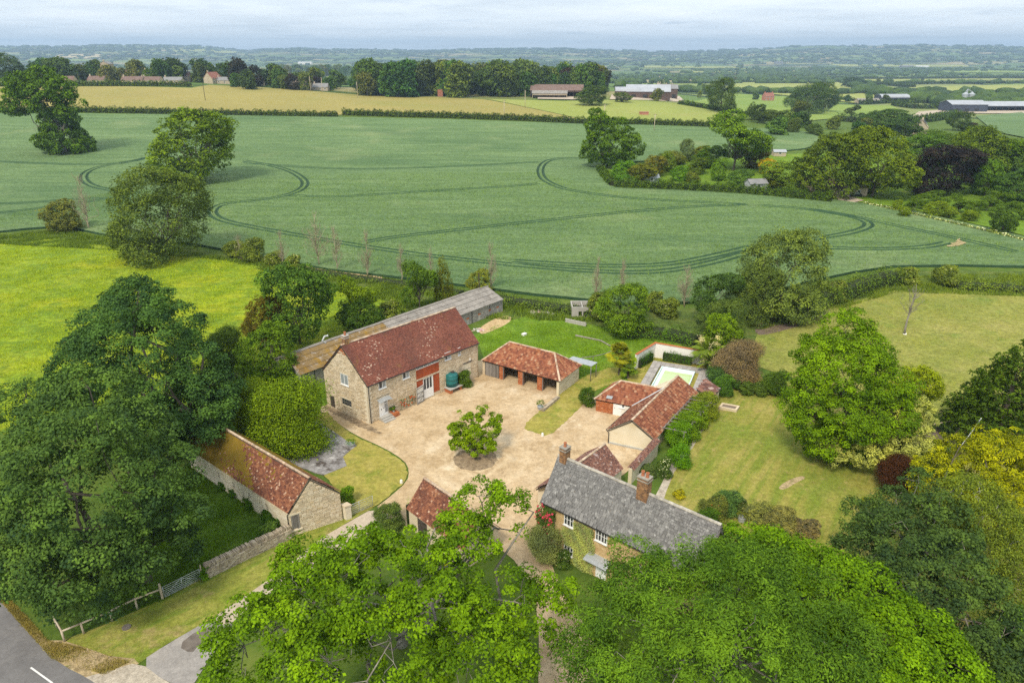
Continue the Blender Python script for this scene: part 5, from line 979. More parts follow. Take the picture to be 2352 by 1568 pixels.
    # low tiled rear wing
    Rf, Rn = G(1390, 1018, 4.5), Pf(0, W / 2, 0); a = (Rf - O).dot(u); hwid = max(1.6, (G(1441, 1068, 2.5) - Rf).dot(u)); bmax = (Rf - O).dot(v); X = lambda da, b, z: O + u * (a + da) + v * b + Z * z
    wr = thing('rear_wing', 'low rear wing with mossy brown tiled roof behind the farmhouse', 'outbuilding', X(0, W + .1, 0)); q = MB(); wl = hwid - .15; q.prism([X(-wl, W + .02, 0), X(wl, W + .02, 0), X(wl, W + .02, 2.55), X(0, W + .02, 4.35), X(-wl, W + .02, 2.55)], v * (bmax - W - .15)); q.build('wall', 'stone_cream', wr)
    q = MB(); k0 = [X(-hwid, W - .3, 2.45), X(-hwid, bmax, 2.45), X(hwid, W - .3, 2.45), X(hwid, bmax, 2.45), X(0, W - .9, 4.5), X(0, bmax, 4.5)]; deck(q, (k0[0], k0[1], k0[5], k0[4])); deck(q, (k0[3], k0[2], k0[4], k0[5])); r2 = q.build('roof', 'dark_wood', wr); q = MB(); tile_slope(q, k0[1], k0[0], k0[5], k0[4], .19, .15, seed=76); tile_slope(q, k0[2], k0[3], k0[4], k0[5], .19, .15, seed=77); q.build('roof_tiles', 'purple_tile', r2, kind='stuff'); ridge_tiles(r2, k0[4], k0[5], .14, .42, 'ridge_clay')
    slab(wr, 'blue_door', X(wl, 0, 0) - u * 0, v, u, W + .4, W + 1.2, 0, 2.0, .03, 'blue_door')
    return O, u, v, L, W, he, n
FO, FU, FV, FL, FW, FHE, FN = farmhouse()

# ------------------------------------------------------------------ stable by the drive (small tiled roof under the oak)
def stable():
    he, hr = 2.3, 4.75; Rf, Rn = G(974, 1096, hr), G(1085, 1171, hr); u = dirv(Rf, Rn); v = perp(u); EL, ER = G(934, 1141, he), G(1032, 1109, he); hwl = (Rf - EL).dot(v); hwr = (ER - Rf).dot(v); hw = .5 * (hwl + hwr); L = (Rn - Rf).length + 1.2; Z = Vector((0, 0, 1)); O = Rf - v * hw; O.z = 0
    t = thing('stable_block', 'small stable with weathered red tiled roof beside the drive, half hidden by the oak', 'outbuilding', O); Pf = lambda a, b, z: O + u * a + v * b + Z * z; W = 2 * hw; q = MB(); q.prism([Pf(.1, .2, 0), Pf(.1, W - .2, 0), Pf(.1, W - .2, he + .1), Pf(.1, hw, hr - .15), Pf(.1, .2, he + .1)], u * (L - .2)); q.build('wall', 'stone', t)
    q = MB(); k = [Pf(0, 0, he), Pf(L, 0, he), Pf(L, W, he), Pf(0, W, he), Pf(0, hw, hr), Pf(L, hw, hr)]; deck(q, (k[0], k[1], k[5], k[4])); deck(q, (k[2], k[3], k[4], k[5])); rf = q.build('roof', 'dark_wood', t); q = MB(); tile_slope(q, k[0], k[1], k[4], k[5], .22, .18, seed=81); q.build('roof_tiles', 'mossy_tile', rf, kind='stuff'); q = MB(); tile_slope(q, k[2], k[3], k[5], k[4], .22, .18, seed=82); q.build('roof_tiles', 'purple_tile', rf, kind='stuff'); ridge_tiles(rf, k[4], k[5], .15, .42); slab(t, 'dark_opening', Pf(0, .2, 0), u, -v, 1.5, 2.9, 0, 2.0, .03, 'dark_wood')
    return O, u, v, L, W
SO_, SU, SV, SL_, SW = stable()

# ------------------------------------------------------------------ long stone shed beside the drive
def long_stone_shed():
    P0, P1 = G(671, 1231), G(787, 1193); u = dirv(P0, P1); W = (P1 - P0).length; he = HT(P0, 1178); E0, E1 = G(654, 1178, he), G(492, 1071.8, he); v = dirv(E0, E1); L = 18.5; Z = Vector((0, 0, 1)); hr = 5.75
    t = thing('stone_shed', 'long low stone shed with mossy red tiled roof and weathered plank hatch', 'shed', P0); Pf = lambda a, b, z: P0 + u * a + v * b + Z * z; n = -perp(u); n = n if n.dot(v) < 0 else -n; nl = perp(v); nl = nl if nl.dot(u) < 0 else -nl; her = he + .55; rb = W * .46
    q = MB(); q.prism([Pf(0, 0, -.1), Pf(W, 0, -.1), Pf(W, 0, her), Pf(rb, 0, hr - .14), Pf(0, 0, he)], v * L); q.build('wall', 'mortar', t)
    ins = lambda x, z: z < (he + (hr - he) * x / rb if x < rb else her + (hr - her) * (W - x) / (W - rb)) - .08
    h0 = opening(P0, u, ZS, (1305, 1420), (1395, 1375), (1290, 1258)); q = MB(); masonry(q, P0, u, n, W, ins, [h0], lw=(.28, .6), ch=(.15, .24), seed=91); q.build('stonework', 'stone', t, kind='stuff')
    q = MB(); masonry(q, P0, v, nl, L, lambda x, z: z < he - .02, (), lw=(.3, .8), ch=(.2, .3), proud=.03, joint=.005, seed=92, var=.01); q.build('side_stonework', 'stone_cream', t, kind='stuff')
    planks(t, 'hatch_board', P0, u, n, h0[0], h0[1], h0[2], h0[3], .14, 'grey_wood', th=.04, seed=93); slab(t, 'hatch_sill', P0, u, n, h0[0] - .15, h0[1] + .15, h0[2] - .12, h0[2] - .01, .14, 'stone_cream'); slab(t, 'hatch_lintel', P0, u, n, h0[0] - .2, h0[1] + .2, h0[3] + .01, h0[3] + .18, .07, 'stone_cream')
    for b in (3.5, 6.6, 9.4, 12.2):
        for i in range(3): slab(t, 'vent_slit', P0, v, nl, b, b + .35, he - .75 - i * .22, he - .68 - i * .22, .045, 'dark_wood')
    for b in (5.0, 8.0, 11.0): slab(t, 'pilaster', P0, v, nl, b, b + .25, 0, he - .1, .06, 'stone_cream')
    o, vg = .15, .08; e0, e1 = Pf(-o, -vg, he + .05), Pf(-o, L, he + .05); f0, f1 = Pf(W + o, -vg, her + .05), Pf(W + o, L, her + .05); r0, r1 = Pf(rb, -vg, hr), Pf(rb, L, hr); q = MB(); deck(q, (e1, e0, r0, r1)); deck(q, (f0, f1, r1, r0)); rf = q.build('roof', 'dark_wood', t)
    moss = lambda x, y: (L - x) > 0
    a, b = MB(), MB(); rng = random.Random(4)
    sk = lambda x, y: (math.sin(x * 1.3 + y) + math.sin(x * .47 + y * 1.9 + 2)) * .5 * 1.8 + rng.gauss(0, 1.3) + 10.5 > x    # x runs from the far end
    def sp(x, y): return (L - x) < 8.2 + 2.2 * math.sin(x * .9 + y * 1.7) + rng.gauss(0, 1.6)
    st = random.getstate(); tile_slope(a, e1, e0, r1, r0, .21, .16, seed=95, sag=.1, skipf=lambda x, y: not sp(x, y)); rng = random.Random(4); tile_slope(b, e1, e0, r1, r0, .21, .16, seed=95, sag=.1, skipf=lambda x, y: sp(x, y))
    rng = random.Random(9); tile_slope(b, f0, f1, r0, r1, .21, .16, seed=96, sag=.08, skipf=lambda x, y: x < 4.5 + rng.gauss(0, 1)); rng = random.Random(9); tile_slope(a, f0, f1, r0, r1, .21, .16, seed=96, sag=.08, skipf=lambda x, y: not x < 4.5 + rng.gauss(0, 1))
    a.build('roof_tiles', 'mossy_tile', rf, kind='stuff'); b.build('mossy_roof_tiles', 'moss', rf, kind='stuff'); ridge_tiles(rf, r0, r1, .14, .42, 'ridge_clay'); pipe(t, 'downpipe', [Pf(-.1, -.1, he), Pf(-.15, .05, he - .25), Pf(-.12, .08, .3)], .045, 'dark_metal')
    q = MB(); q.box(Pf(0, -.02, he) + n * .02, u * .001, Z * .01, n * .01)
    # gate pillar at its corner
    c = P1 + u * .45 - v * .05; g = thing('gate_pillar', 'square stone gate pillar with flat cap at the shed corner', 'pillar', c); q = MB(); q.box(c - u * .28 - v * .28, u * .56, v * .56, Z * 1.5, .7); q.build('pillar_shaft', 'stone_cream', g); q = MB(); q.box(c - u * .35 - v * .35 + Z * 1.5, u * .7, v * .7, Z * .16, .2); q.build('pillar_cap', 'stone', g)
    return P0, P1, u, v
HP0, HP1, HU, HV = long_stone_shed()

# ------------------------------------------------------------------ long corrugated shed behind the barn
def block_shed():
    A = G(1154.7, 715); he = HT(A, 686.5); E = G(691, 859, he); E0 = A.copy(); E0.z = he; v = -dirv(E0, E); L = (E - E0).length; u = perp(v); Z = Vector((0, 0, 1)); R = G(1112.4, 660.5, he + 1.5); W = 2 * abs((R - E0).dot(u)); W = min(max(W, 6.5), 9); O = Vector((E.x, E.y, 0)); hr = HT(A + u * W / 2, 663); hr = he + 1.55
    t = thing('block_shed', 'long grey concrete-block shed with mossy corrugated roof behind the barn', 'shed', O); Pf = lambda a, b, z: O + v * a + u * b + Z * z; n = -u
    q = MB(); q.prism([Pf(0, 0, -.1), Pf(0, W, -.1), Pf(0, W, he), Pf(0, W / 2, hr - .1), Pf(0, 0, he)], v * L); q.build('wall', 'concrete', t); q = MB(); masonry(q, O, v, n, L, lambda x, z: z < he, (), lw=(.44, .46), ch=(.215, .22), proud=.015, joint=.012, seed=101, var=.004); q.build('blockwork', 'block', t, kind='stuff')
    for a in np.arange(2, L, 4.4): slab(t, 'pier', O, v, n, a, a + .1, 0, he, .06, 'dark_metal')
    for a in (L - 1.6, L - 3.6, L - 6.2, L - 9): slab(t, 'blocked_opening', O, v, n, a, a + .5, .1, 1.0, .025, 'concrete'); slab(t, 'brick_head', O, v, n, a - .05, a + .55, 1.0, 1.3, .03, 'brick')
    def sheetroof(name, x0, x1, mat, flip):
        q = MB(); st = .22; m = int((x1 - x0) / st); ez, rz = he - .02, hr
        for i in range(m):
            a = x0 + i * st
            for j in range(4):
                b0, b1 = (-.3 + (W / 2 + .3) * j / 4, -.3 + (W / 2 + .3) * (j + 1) / 4); z0, z1 = ez + (rz - ez) * j / 4 + .03, ez + (rz - ez) * (j + 1) / 4; f = (lambda b: W - b) if flip else (lambda b: b)
                A_, B_, C_ = [Pf(a + d, f(b0), z0 + h) for d, h in ((0, 0), (st / 2, .06), (st, 0))]; D_, E_, F_ = [Pf(a + d, f(b1), z1 + h) for d, h in ((0, -.02), (st / 2, .04), (st, -.02))]; q.face((A_, B_, E_, D_)); q.face((B_, C_, F_, E_))
        return q.build(name, mat, t, kind='stuff')
    sheetroof('corrugated_roof', -.2, L * .42, 'asbestos_moss', False); sheetroof('corrugated_roof', L * .42, L + .2, 'asbestos', False); sheetroof('corrugated_roof', -.2, L + .2, 'asbestos', True)
    q = MB(); q.tube([Pf(-.2, W / 2, hr + .03), Pf(L + .2, W / 2, hr + .03)], .12, 6); q.build('roof_ridge', 'asbestos', t)
    q = MB(); b = Pf(6.5, W / 2 - .3, hr); q.tube([b, b + Vector((-.5, 0, .35)), b + Vector((-.2, .4, .85)), b + Vector((.3, .5, .95))], [.1, .1, .16, .17], 8); q.build('roof_cowl', 'galvanised', t)
block_shed()
Z1 = Vector((0, 0, 1))
# ------------------------------------------------------------------ pool, its terrace and walls
def pool():
    c = [G(1493, 874), G(1521, 847), G(1594, 859), G(1566, 893)]; u = dirv(c[1], c[2]); v = -perp(u); o = c[1]; L = (c[2] - c[1]).length; D = 7.2; P = lambda a, b, z: o + u * a + v * b + Z1 * z; m = 1.5
    t = thing('swimming_pool', 'rectangular swimming pool of pale green water with blue-white lining', 'pool', P(L / 2, D / 2, 0)); q = MB(); th = .12
    for a, b, w, d in ((-th, -th, L + 2 * th, th), (-th, D, L + 2 * th, th), (-th, 0, th, D), (L, 0, th, D)): q.box(P(a, b, .02), u * w, v * d, Z1 * .38)
    q.build('rim', 'pool_lining', t); q = MB(); q.face([P(0, 0, .10), P(L, 0, .10), P(L, D, .10), P(0, D, .10)]); q.build('water', 'water', t)
    q = MB(); q.box(P(.05, .05, .06), u * (L - .1), v * .5, Z1 * .052); q.box(P(.05, .56, .06), u * .45, v * (D - 1), Z1 * .052); q.build('shelf', 'pool_lining', t)
    pv = bpy.data.objects.new('pool_terrace', None); COL.objects.link(pv); WORLDPOS['pool_terrace'] = Vector(P(0, 0, 0)); pv.location = P(0, 0, 0); pv['kind'] = 'structure'
    bmesh_ = MB(); bmesh_.box((0, 0, 0), (1, 0, 0), (0, 1, 0), (0, 0, 1)); me = bmesh_.mesh('paving_slab', 'paving'); s = .62; rng = random.Random(3); x = -m - th
    while x < L + m + 1.2:
        y = -m - th
        while y < D + m:
            if x + s > -th and x < L + th and y + s > -th and y < D + th:
                y += s; continue
            piece('paving_slab', me, pv, frame(P(x + .01, y + .01, .05), u * (s - .02), v * (s - .02), Z1 * (.34 + rng.uniform(-.008, .008)))); y += s
        x += s
    # white garden walls with brick coping
    A, B, C = G(1458, 848), G(1502.5, 820.5), G(1625, 840); h = HT(B, 787)
    for i, (a, b, lab) in enumerate(((A, B, 'short white rendered wall with sloping brick coping beside the palms'), (B, C, 'long white rendered wall with brick coping behind the pool'))):
        d = dirv(a, b); n = perp(d); l = (b - a).length + (.15 if i == 0 else 0); w = thing('pool_wall', lab, 'wall', a); ha = h if i else h * .98; hb = h * (1 if i == 0 else .92); q = MB(); q.prism([a - n * .11, a + d * l - n * .11, a + d * l - n * .11 + Z1 * hb, a - n * .11 + Z1 * ha], n * .22); q.build('render', 'pool_white', w)
        k = int(l / .24); cm = MB(); cm.prism([(0, -.2, 0), (0, .2, 0), (0, .17, .05), (0, 0, .13), (0, -.17, .05)], (1, 0, 0), .5); me2 = cm.mesh('coping_brick', 'brick')
        for j in range(k): piece('coping_brick', me2, w, frame(a + d * (l * j / k) + Z1 * (ha + (hb - ha) * j / k + .005), d * (l / k - .012), n, Z1))
pool()
def pump_house():
    r = [G(1619, 868, 2.3), G(1656, 890, 2.2), G(1634, 916, 1.9), G(1600, 893, 2.0)]; base = Vector((r[3].x, r[3].y, 0)); t = thing('pump_house', 'small stone pump house with lichen-covered purple tiled roof beside the pool', 'shed', base); cen = sum(r, Vector()) / 4; q = MB(); f = [cen + (p - cen) * .9 for p in r]
    k = len(q.v); q.v.extend([(p.x, p.y, -.1) for p in f] + [(p.x, p.y, p.z - .13) for p in f])
    for i in range(4): j = (i + 1) % 4; q.f.append((k + i, k + j, k + 4 + j, k + 4 + i)); q.t.append(.5)
    q.f.append((k + 4, k + 5, k + 6, k + 7)); q.t.append(.5); q.build('wall', 'stone_cream', t); q = MB(); deck(q, r, .09); rf = q.build('roof', 'dark_wood', t); q = MB(); tile_slope(q, r[3], r[2], r[0], r[1], .55, .6, 'plain', lift=.05, seed=5, sag=.02); q.build('roof_tiles', 'purple_tile', rf, kind='stuff')
    d = dirv(f[3], f[2]); n = -perp(d) if (-perp(d)).y < 0 else perp(d); a = Vector((f[3].x, f[3].y, 0)); slab(t, 'doorway', a, d, n, .3, 1.0, 0, 1.7, .02, 'dark_wood')
pump_house()
def garden_wall():
    a, b = G(1509, 1010, 1.95), G(1454, 1068, 1.95); a.z = b.z = 0; d = dirv(a, b); n = perp(d); l = (b - a).length + .6; w = thing('garden_wall', 'rendered stone garden wall with lichen-spotted tile coping beside the white rose', 'wall', a); q = MB(); q.prism([a - n * .2, a + d * l - n * .2, a + d * l - n * .2 + Z1 * 1.8, a - n * .2 + Z1 * 2.0], n * .4); q.build('masonry', 'stone_cream', w); q = MB(); e = .42
    for s in (1, -1): tile_slope(q, a + n * s * e + Z1 * 1.95, a + d * l + n * s * e + Z1 * 1.75, a + Z1 * 2.25, a + d * l + Z1 * 2.05, .2, .16, seed=8 + s, sag=0)
    q.build('coping_tiles', 'purple_tile', w, kind='stuff')
    a2, b2 = a + d * l, a + d * l - perp(d) * -1.6
garden_wall()
# ------------------------------------------------------------------ dry stone wall, gates and fence along the drive
def stones_wall(name, label, path, h, w, seed, group=None, size=(.25, .5), cock=True):
    rng = random.Random(seed); p = [Vector((*q[:2], 0)) for q in path]; t = thing(name, label, 'wall', p[0], group); core = MB(); st = []
    ms = []
    for i in range(5):
        r_ = random.Random(i + seed); m_ = MB(); bx = [(0, 0, 0), (1, 0, 0), (1, 1, 0), (0, 1, 0), (0, 0, 1), (1, 0, 1), (1, 1, 1), (0, 1, 1)]; bx = [(x + r_.uniform(-.1, .1), y + r_.uniform(-.1, .1), z + r_.uniform(-.12, .12)) for x, y, z in bx]; m_.v = bx; m_.f = [(0, 3, 2, 1), (4, 5, 6, 7), (0, 1, 5, 4), (1, 2, 6, 5), (2, 3, 7, 6), (3, 0, 4, 7)]; m_.t = [.5] * 6; ms.append(m_.mesh('stone', 'wall_stone'))
    for a, b in zip(p[:-1], p[1:]):
        d = dirv(a, b); n = perp(d); L = (b - a).length; core.box(a - n * w * .42, d * L, n * w * .84, Z1 * h * .96)
        for s in (-1, 1):
            z = 0
            while z < h - .05:
                ch = rng.uniform(.1, .17); x = 0
                while x < L:
                    l = rng.uniform(*size); o = a + d * x + n * (s * (w * .5 - .12) - (.12 if s < 0 else 0)) + Z1 * z; st.append((o, d * min(l, L - x + .1) * .97, n * .22, Z1 * ch * .94)); x += l
                z += ch
        x = 0
        while cock and x < L:
            l = rng.uniform(.07, .14); hh = rng.uniform(.22, .36); tl = rng.uniform(-.06, .06); st.append((a + d * x - n * w * .5 + Z1 * h, d * l, n * w * .98, Z1 * hh + d * tl)); x += l + .01
    core.build('core', 'wall_stone', t); st.sort(key=lambda q: q[0].y - q[0].z * 2); near = [q for q in st if q[0].z >= h - .02 or True]
    ct = Vector((0, 0, H)); near.sort(key=lambda q: -q[1].length * q[3].length * (1.6 if q[0].z >= h - .05 else 1) + (0 if (q[2].normalized().dot(Vector((0, -1, 0))) or 1) else 0)); vis = [q for q in near if q[0].z >= h - .05]; face = [q for q in near if q[0].z < h - .05]
    front = []
    for q in face:
        k = min(range(len(p) - 1), key=lambda i: ((p[i] + p[i + 1]) / 2 - q[0]).length); n = perp(dirv(p[k], p[k + 1])); n = n if n.y < 0 else -n
        rel = (q[0] + q[2] / 2 - p[k]).dot(n); front.append((rel < 0, q))
    order = vis + [q for bad, q in front if not bad] + [q for bad, q in front if bad]
    for i, q in enumerate(order[:300]): piece('stone', ms[i % 5], t, frame(*q))
    r = MB()
    for q in order[300:]: r.box(q[0], q[1], q[2], q[3], rng.random())
    if r.v: r.build('stones', 'wall_stone_joined', t, kind='stuff')
    return t
WS = dict(layers=[((.22, .19, .155), 1.2, .54, .68, .7), ((.55, .5, .43), 3, .58, .7, .5)], bump=(9, .5, .03))
WR = [(0, (.24, .195, .145)), (.4, (.37, .30, .215)), (.8, (.48, .40, .29)), (1, (.56, .49, .38))]
MAT('wall_stone', [(.3, (.34, .28, .2)), (.7, (.48, .4, .3))], 1.5, tramp=WR, trand=True, pos=1, **WS); MAT('wall_stone_joined', [(.3, (.34, .28, .2)), (.7, (.48, .4, .3))], 1.5, tramp=WR, pos=1, **WS)
stones_wall('dry_stone_wall', 'tumbled dry stone wall with upright capstones from the shed to the metal gate', [G(668, 1232), G(560, 1283), G(474, 1325)], 1.05, .5, 3)
stones_wall('low_stone_wall', 'low mossy stone edging wall beside the grey plant pot', [G(1281, 915), G(1245, 945)], .4, .4, 5, cock=False)
def field_gate(name, label, a, b, h=1.2, bars=7, brace=True):
    t = thing(name, label, 'gate', a); d = (b - a).normalized()
    for i in range(bars): z = .16 + (h - .18) * (i / (bars - 1)) ** 1.15; pipe(t, 'bar', [a + Z1 * z, b + Z1 * z], .022, 'galvanised')
    l = (b - a).length
    for s in (0, .5, 1): pipe(t, 'upright', [a + d * l * s + Z1 * .12, a + d * l * s + Z1 * (h + .02)], .026, 'galvanised')
    if brace: pipe(t, 'brace', [a + Z1 * .16, a + d * l * .5 + Z1 * h], .018, 'galvanised'); pipe(t, 'brace', [b + Z1 * .16, a + d * l * .5 + Z1 * h], .018, 'galvanised')
field_gate('field_gate', 'galvanised seven-bar field gate between wooden post and dry stone wall', G(379, 1374), G(462, 1332), 1.22)
field_gate('yard_gate', 'tall thin-barred metal gate across the drive beside the stone pillar', G(795, 1190), G(857, 1163), 1.3, 6, False)
def post(name, label, P, h, r=.07, lean=(0, 0), group=None, mat='pale_wood'):
    q = MB(); q.tube([P - Z1 * .1, P + Vector((lean[0], lean[1], h))], [r, r * .9], 8); o = q.build(name, mat, base=P); return tag(o, label, 'post', group)
post('gate_post', 'stout wooden gate post where the rail fence meets the field gate', G(374, 1376), 1.65, .10)
post('gate_post', 'slim wooden gate post against the end of the dry stone wall', G(466, 1330), 1.55, .06)
def rail_fence():
    ps = [G(149, 1473), G(193, 1455), G(258, 1427), G(316, 1398), G(371, 1377)]; t = thing('rail_fence', 'wooden post and single rail fence with wire mesh below along the verge', 'fence', ps[0])
    for p in ps[:-1]: pipe(t, 'post', [p - Z1 * .1, p + Z1 * 1.12], .085, 'pale_wood')
    back = G(131, 1440); ps2 = [back] + ps; pipe(t, 'post', [back - Z1 * .1, back + Z1 * 1.1], .06, 'pale_wood')
    for a, b in zip(ps2[:-1], ps2[1:]):
        pipe(t, 'rail', [a + Z1 * 1.06, b + Z1 * 1.06], .075, 'pale_wood'); q = MB()
        for z in (.1, .25, .4, .55, .7, .85): q.tube([a + Z1 * z, b + Z1 * z], .006, 3)
        l = (b - a).length
        for i in range(1, int(l / .2)): p = a.lerp(b, i * .2 / l); q.tube([p + Z1 * .05, p + Z1 * .9], .005, 3)
        q.build('wire_mesh', 'dark_metal', t, kind='stuff')
rail_fence()
q = MB(); q.lathe(G(291, 1441), [(.34, 0), (.34, .10), (.28, .11)], 16); tag(q.build('manhole_cover', 'patch_dark', base=G(291, 1441)), 'round dark drain cover in the grass verge inside the rail fence', 'drain cover')

# ------------------------------------------------------------------ things in the yard
def water_tank():
    P = G(*ZB(1575, 1035)); u = BU; v = BNF; c = P + v * -.1; h0 = .62; q = MB(); t = thing('water_tank', 'dark teal round plastic water tank on brick piers against the barn', 'tank', c); r = .82
    q.lathe(c + Z1 * (h0 + .12), [(r, 0), (r, .5), (r + .015, .52), (r, .54), (r, 1.05), (r + .015, 1.07), (r, 1.09), (r, 1.6), (r * .95, 1.68), (r * .3, 1.80), (.01, 1.81)], 32); q.build('barrel', 'tank_green', t, smooth=True); q = MB(); q.lathe(c + Z1 * (h0 + 1.86) + u * .2, [(.26, 0), (.26, .07), (.2, .09)], 16); q.build('lid', 'dark_metal', t)
    q = MB(); q.box(c - u * 1.15 - v * 1.0 + Z1 * h0, u * 2.3, v * 2.0, Z1 * .1); q.build('platform', 'concrete', t)
    for s in (-1, 1):
        o = c + u * (s * .85 - .2) - v * .9; q = MB(); q.box(o, u * .4, v * 1.8, Z1 * h0, .3); masonry(q, o + v * 1.8, u, v, .4, lambda x, z: z < h0, (), lw=(.2, .24), ch=(.075, .085), proud=.01, joint=.005, seed=3, ztop=h0 - .05, var=.003); q.build('brick_pier', 'brick', t)
    pipe(t, 'inlet_pipe', [c + Z1 * (h0 + 1.8) - v * .3 - u * .3, c + Z1 * (h0 + 2.0) - v * .8 - u * .5, c + Z1 * (h0 + 2.7) - v * 1.1 - u * 1.3, c + Z1 * 4.9 - v * 1.1 - u * 1.3], .05, 'render_white')
water_tank()
def pot(name, label, P, r, h, mat, plant=None, ph=.5, seed=1, flowers=None, group=None):
    t = thing(name, label, 'plant pot', P, group); q = MB(); q.lathe(P, [(r * .7, 0), (r * .95, h * .85), (r, h * .88), (r, h), (r * .85, h), (r * .8, h * .85)], 14); q.build('pot', mat, t)
    if plant:
        lb = [(0, 0, h + ph * .4, r * 1.1, r * 1.1, ph * .6), (r * .5, .1, h + ph * .55, r * .7, r * .7, ph * .4), (-r * .4, 0, h + ph * .6, r * .7, r * .7, ph * .4)]; cm, Q = crown_mesh('plant', seed, lb, 40, 14, r * .35, .09); o = bpy.data.objects.new('plant', cm); COL.objects.link(o); o.parent = t; o.color = (*plant, 1)
        if flowers: blossoms(t, 'flowers', flowers, Q[:14], .07, seed)
    return t
pot('plant_pot', 'grey stone pot with a bushy plant on the end of the low stone wall', G(1241, 940), .42, .5, 'pot_grey', (.09, .15, .03), .8, 2)
pot('plant_pot', 'shallow grey bowl of green leaves on the corner of the lichened concrete pad', G(806, 1024, .12) , .5, .35, 'pot_grey', (.07, .16, .02), .45, 3)
d_ = G(*ZB(850, 1400)); 
for i, (a, b, lab, mt, f) in enumerate(((1.9, .55, 'terracotta pot of green leaves on the brick planter by the white door', 'terracotta', None), (2.45, .5, 'glazed grey pot with yellow-green plant on the brick planter by the white door', 'pot_grey', (.6, .5, .05)), (2.2, .95, 'small terracotta pot on the doorstep edge by the white door', 'terracotta', None))):
    z_ = .56 if i < 2 else .56; o_ = opening(BO, BU, ZB, (733, 1336), (832, 1290), (728, 1172)); pp = BO + BU * (o_[1] + .25 + i * .27) + BNF * (.25 + .2 * (i % 2)) + Z1 * z_; pot('plant_pot', lab, pp, .13, .24, mt, (.10, .19, .02), .4, 5 + i, f)
def marker(P, label):
    q = MB(); q.lathe(P, [(.17, 0), (.16, .25), (.13, .42), (.06, .5), (.01, .52)], 10); tag(q.build('marker_stone', 'pool_white', base=P), label, 'marker stone')
marker(G(922, 1110), 'small white stone bollard on the rounded grass island'); marker(G(1246, 1002), 'small white stone bollard at the tip of the diagonal grass strip')
def odd_box(name, label, cat, P, u, dims, mat, group=None):
    v = perp(u); q = MB(); q.box(P - u * dims[0] / 2 - v * dims[1] / 2, u * dims[0], v * dims[1], Z1 * dims[2]); q.box(P - u * (dims[0] / 2 + .04) - v * (dims[1] / 2 + .04) + Z1 * dims[2], u * (dims[0] + .08), v * (dims[1] + .08), Z1 * .05); return tag(q.build(name, mat, base=P), label, cat, group)
odd_box('storage_bin', 'dark green storage bin behind the gable end of the barn', 'bin', G(690, 893), BU, (1.1, .7, .8), 'tank_green')
def pallet():
    P = G(712, 895); t = thing('wooden_pallet', 'old wooden pallet leaning by the block shed wall', 'pallet', P); d = BU; b = (perp(d) * .3 + Z1).normalized()
    for i in range(6): q = MB(); q.box(P + b * (.2 * i) - d * .6, d * 1.2, b * .12, perp(d) * .03); q.build('slat', 'pale_wood', t)
    for s in (-.55, 0, .5): q = MB(); q.box(P + d * s, d * .08, b * 1.15, perp(d) * -.09); q.build('bearer', 'pale_wood', t)
pallet()
def hut():
    a, b = G(1313, 727), G(1362, 727); d = dirv(a, b); n = perp(d); L = (b - a).length; D = 3.2; h = HT(a, 703) * .9; t = thing('concrete_hut', 'roofless grey concrete block hut with two dark openings beside the hedge', 'hut', a); q = MB(); th = .18
    q.box(a, d * L, n * th, Z1 * .05); q.box(a + Z1 * h * .55, d * L, n * th, Z1 * h * .45); q.box(a + n * D, d * L, n * th, Z1 * h)
    for s in (0, L / 2 - th / 2, L - th): q.box(a + d * s + n * (th + .002), d * th, n * (D - th - .004), Z1 * h * .98)
    for s0, s1 in ((0, .32), (.48, .54), (.86, 1)): q.box(a + d * L * s0 + Z1 * .052, d * L * (s1 - s0), n * th, Z1 * (h * .55 - .054))
    q.build('wall', 'concrete', t); q = MB(); q.box(a + n * th + d * th, d * (L - 2 * th), n * (D - th), Z1 * .06); q.build('floor_slab', 'dark_wood', t)
    w = thing('low_block_wall', 'low grey block wall in the grass below the concrete hut', 'wall', G(1298, 738)); e0, e1 = G(1298, 740), G(1345, 750); dd = dirv(e0, e1); ll = (e1 - e0).length; k = int(ll / .45)
    cm = MB(); cm.box((0, 0, 0), (1, 0, 0), (0, 1, 0), (0, 0, 1)); me = cm.mesh('block', 'concrete')
    for r in range(3):
        for i in range(k): piece('block', me, w, frame(e0 + dd * (ll * i / k + (r % 2) * .1) + Z1 * r * .225, dd * (ll / k - .015), perp(dd) * .22, Z1 * .215))
hut()
def rubble(name, label, P, n, sp, size, seed, mat='rubble_white'):
    rng = random.Random(seed); t = thing(name, label, 'rubble', P)
    for i in range(n):
        q = MB(); a = rng.uniform(0, 6.28); r = rng.uniform(0, sp) ; c = P + Vector((math.cos(a) * r, math.sin(a) * r * .7, rng.uniform(0, .15))); x = Vector((math.cos(a * 3), math.sin(a * 3), rng.uniform(-.3, .3))).normalized(); y = x.cross(Vector((.1, .2, 1))).normalized(); s = rng.uniform(*size); q.box(c, x * s * 1.6, y * s, x.cross(y) * s * .5, rng.random()); q.build('slab', mat if rng.random() < .7 else ('pink_scrap' if rng.random() < .6 else 'pale_wood'), t)
rubble('rubble_heap', 'heap of white and pink demolition rubble on the ash patch by the hedge', G(1246, 716), 46, 2.4, (.25, .6), 4); rubble('stone_pile', 'pile of pale broken blocks at the edge of the woodchip patch', G(1104, 758), 22, 1.1, (.2, .5), 6)
odd_box('grass_stone', 'single pale block lying in the lush grass behind the cart shed', 'block', G(1204, 770), BU, (.7, .5, .3), 'pool_white')
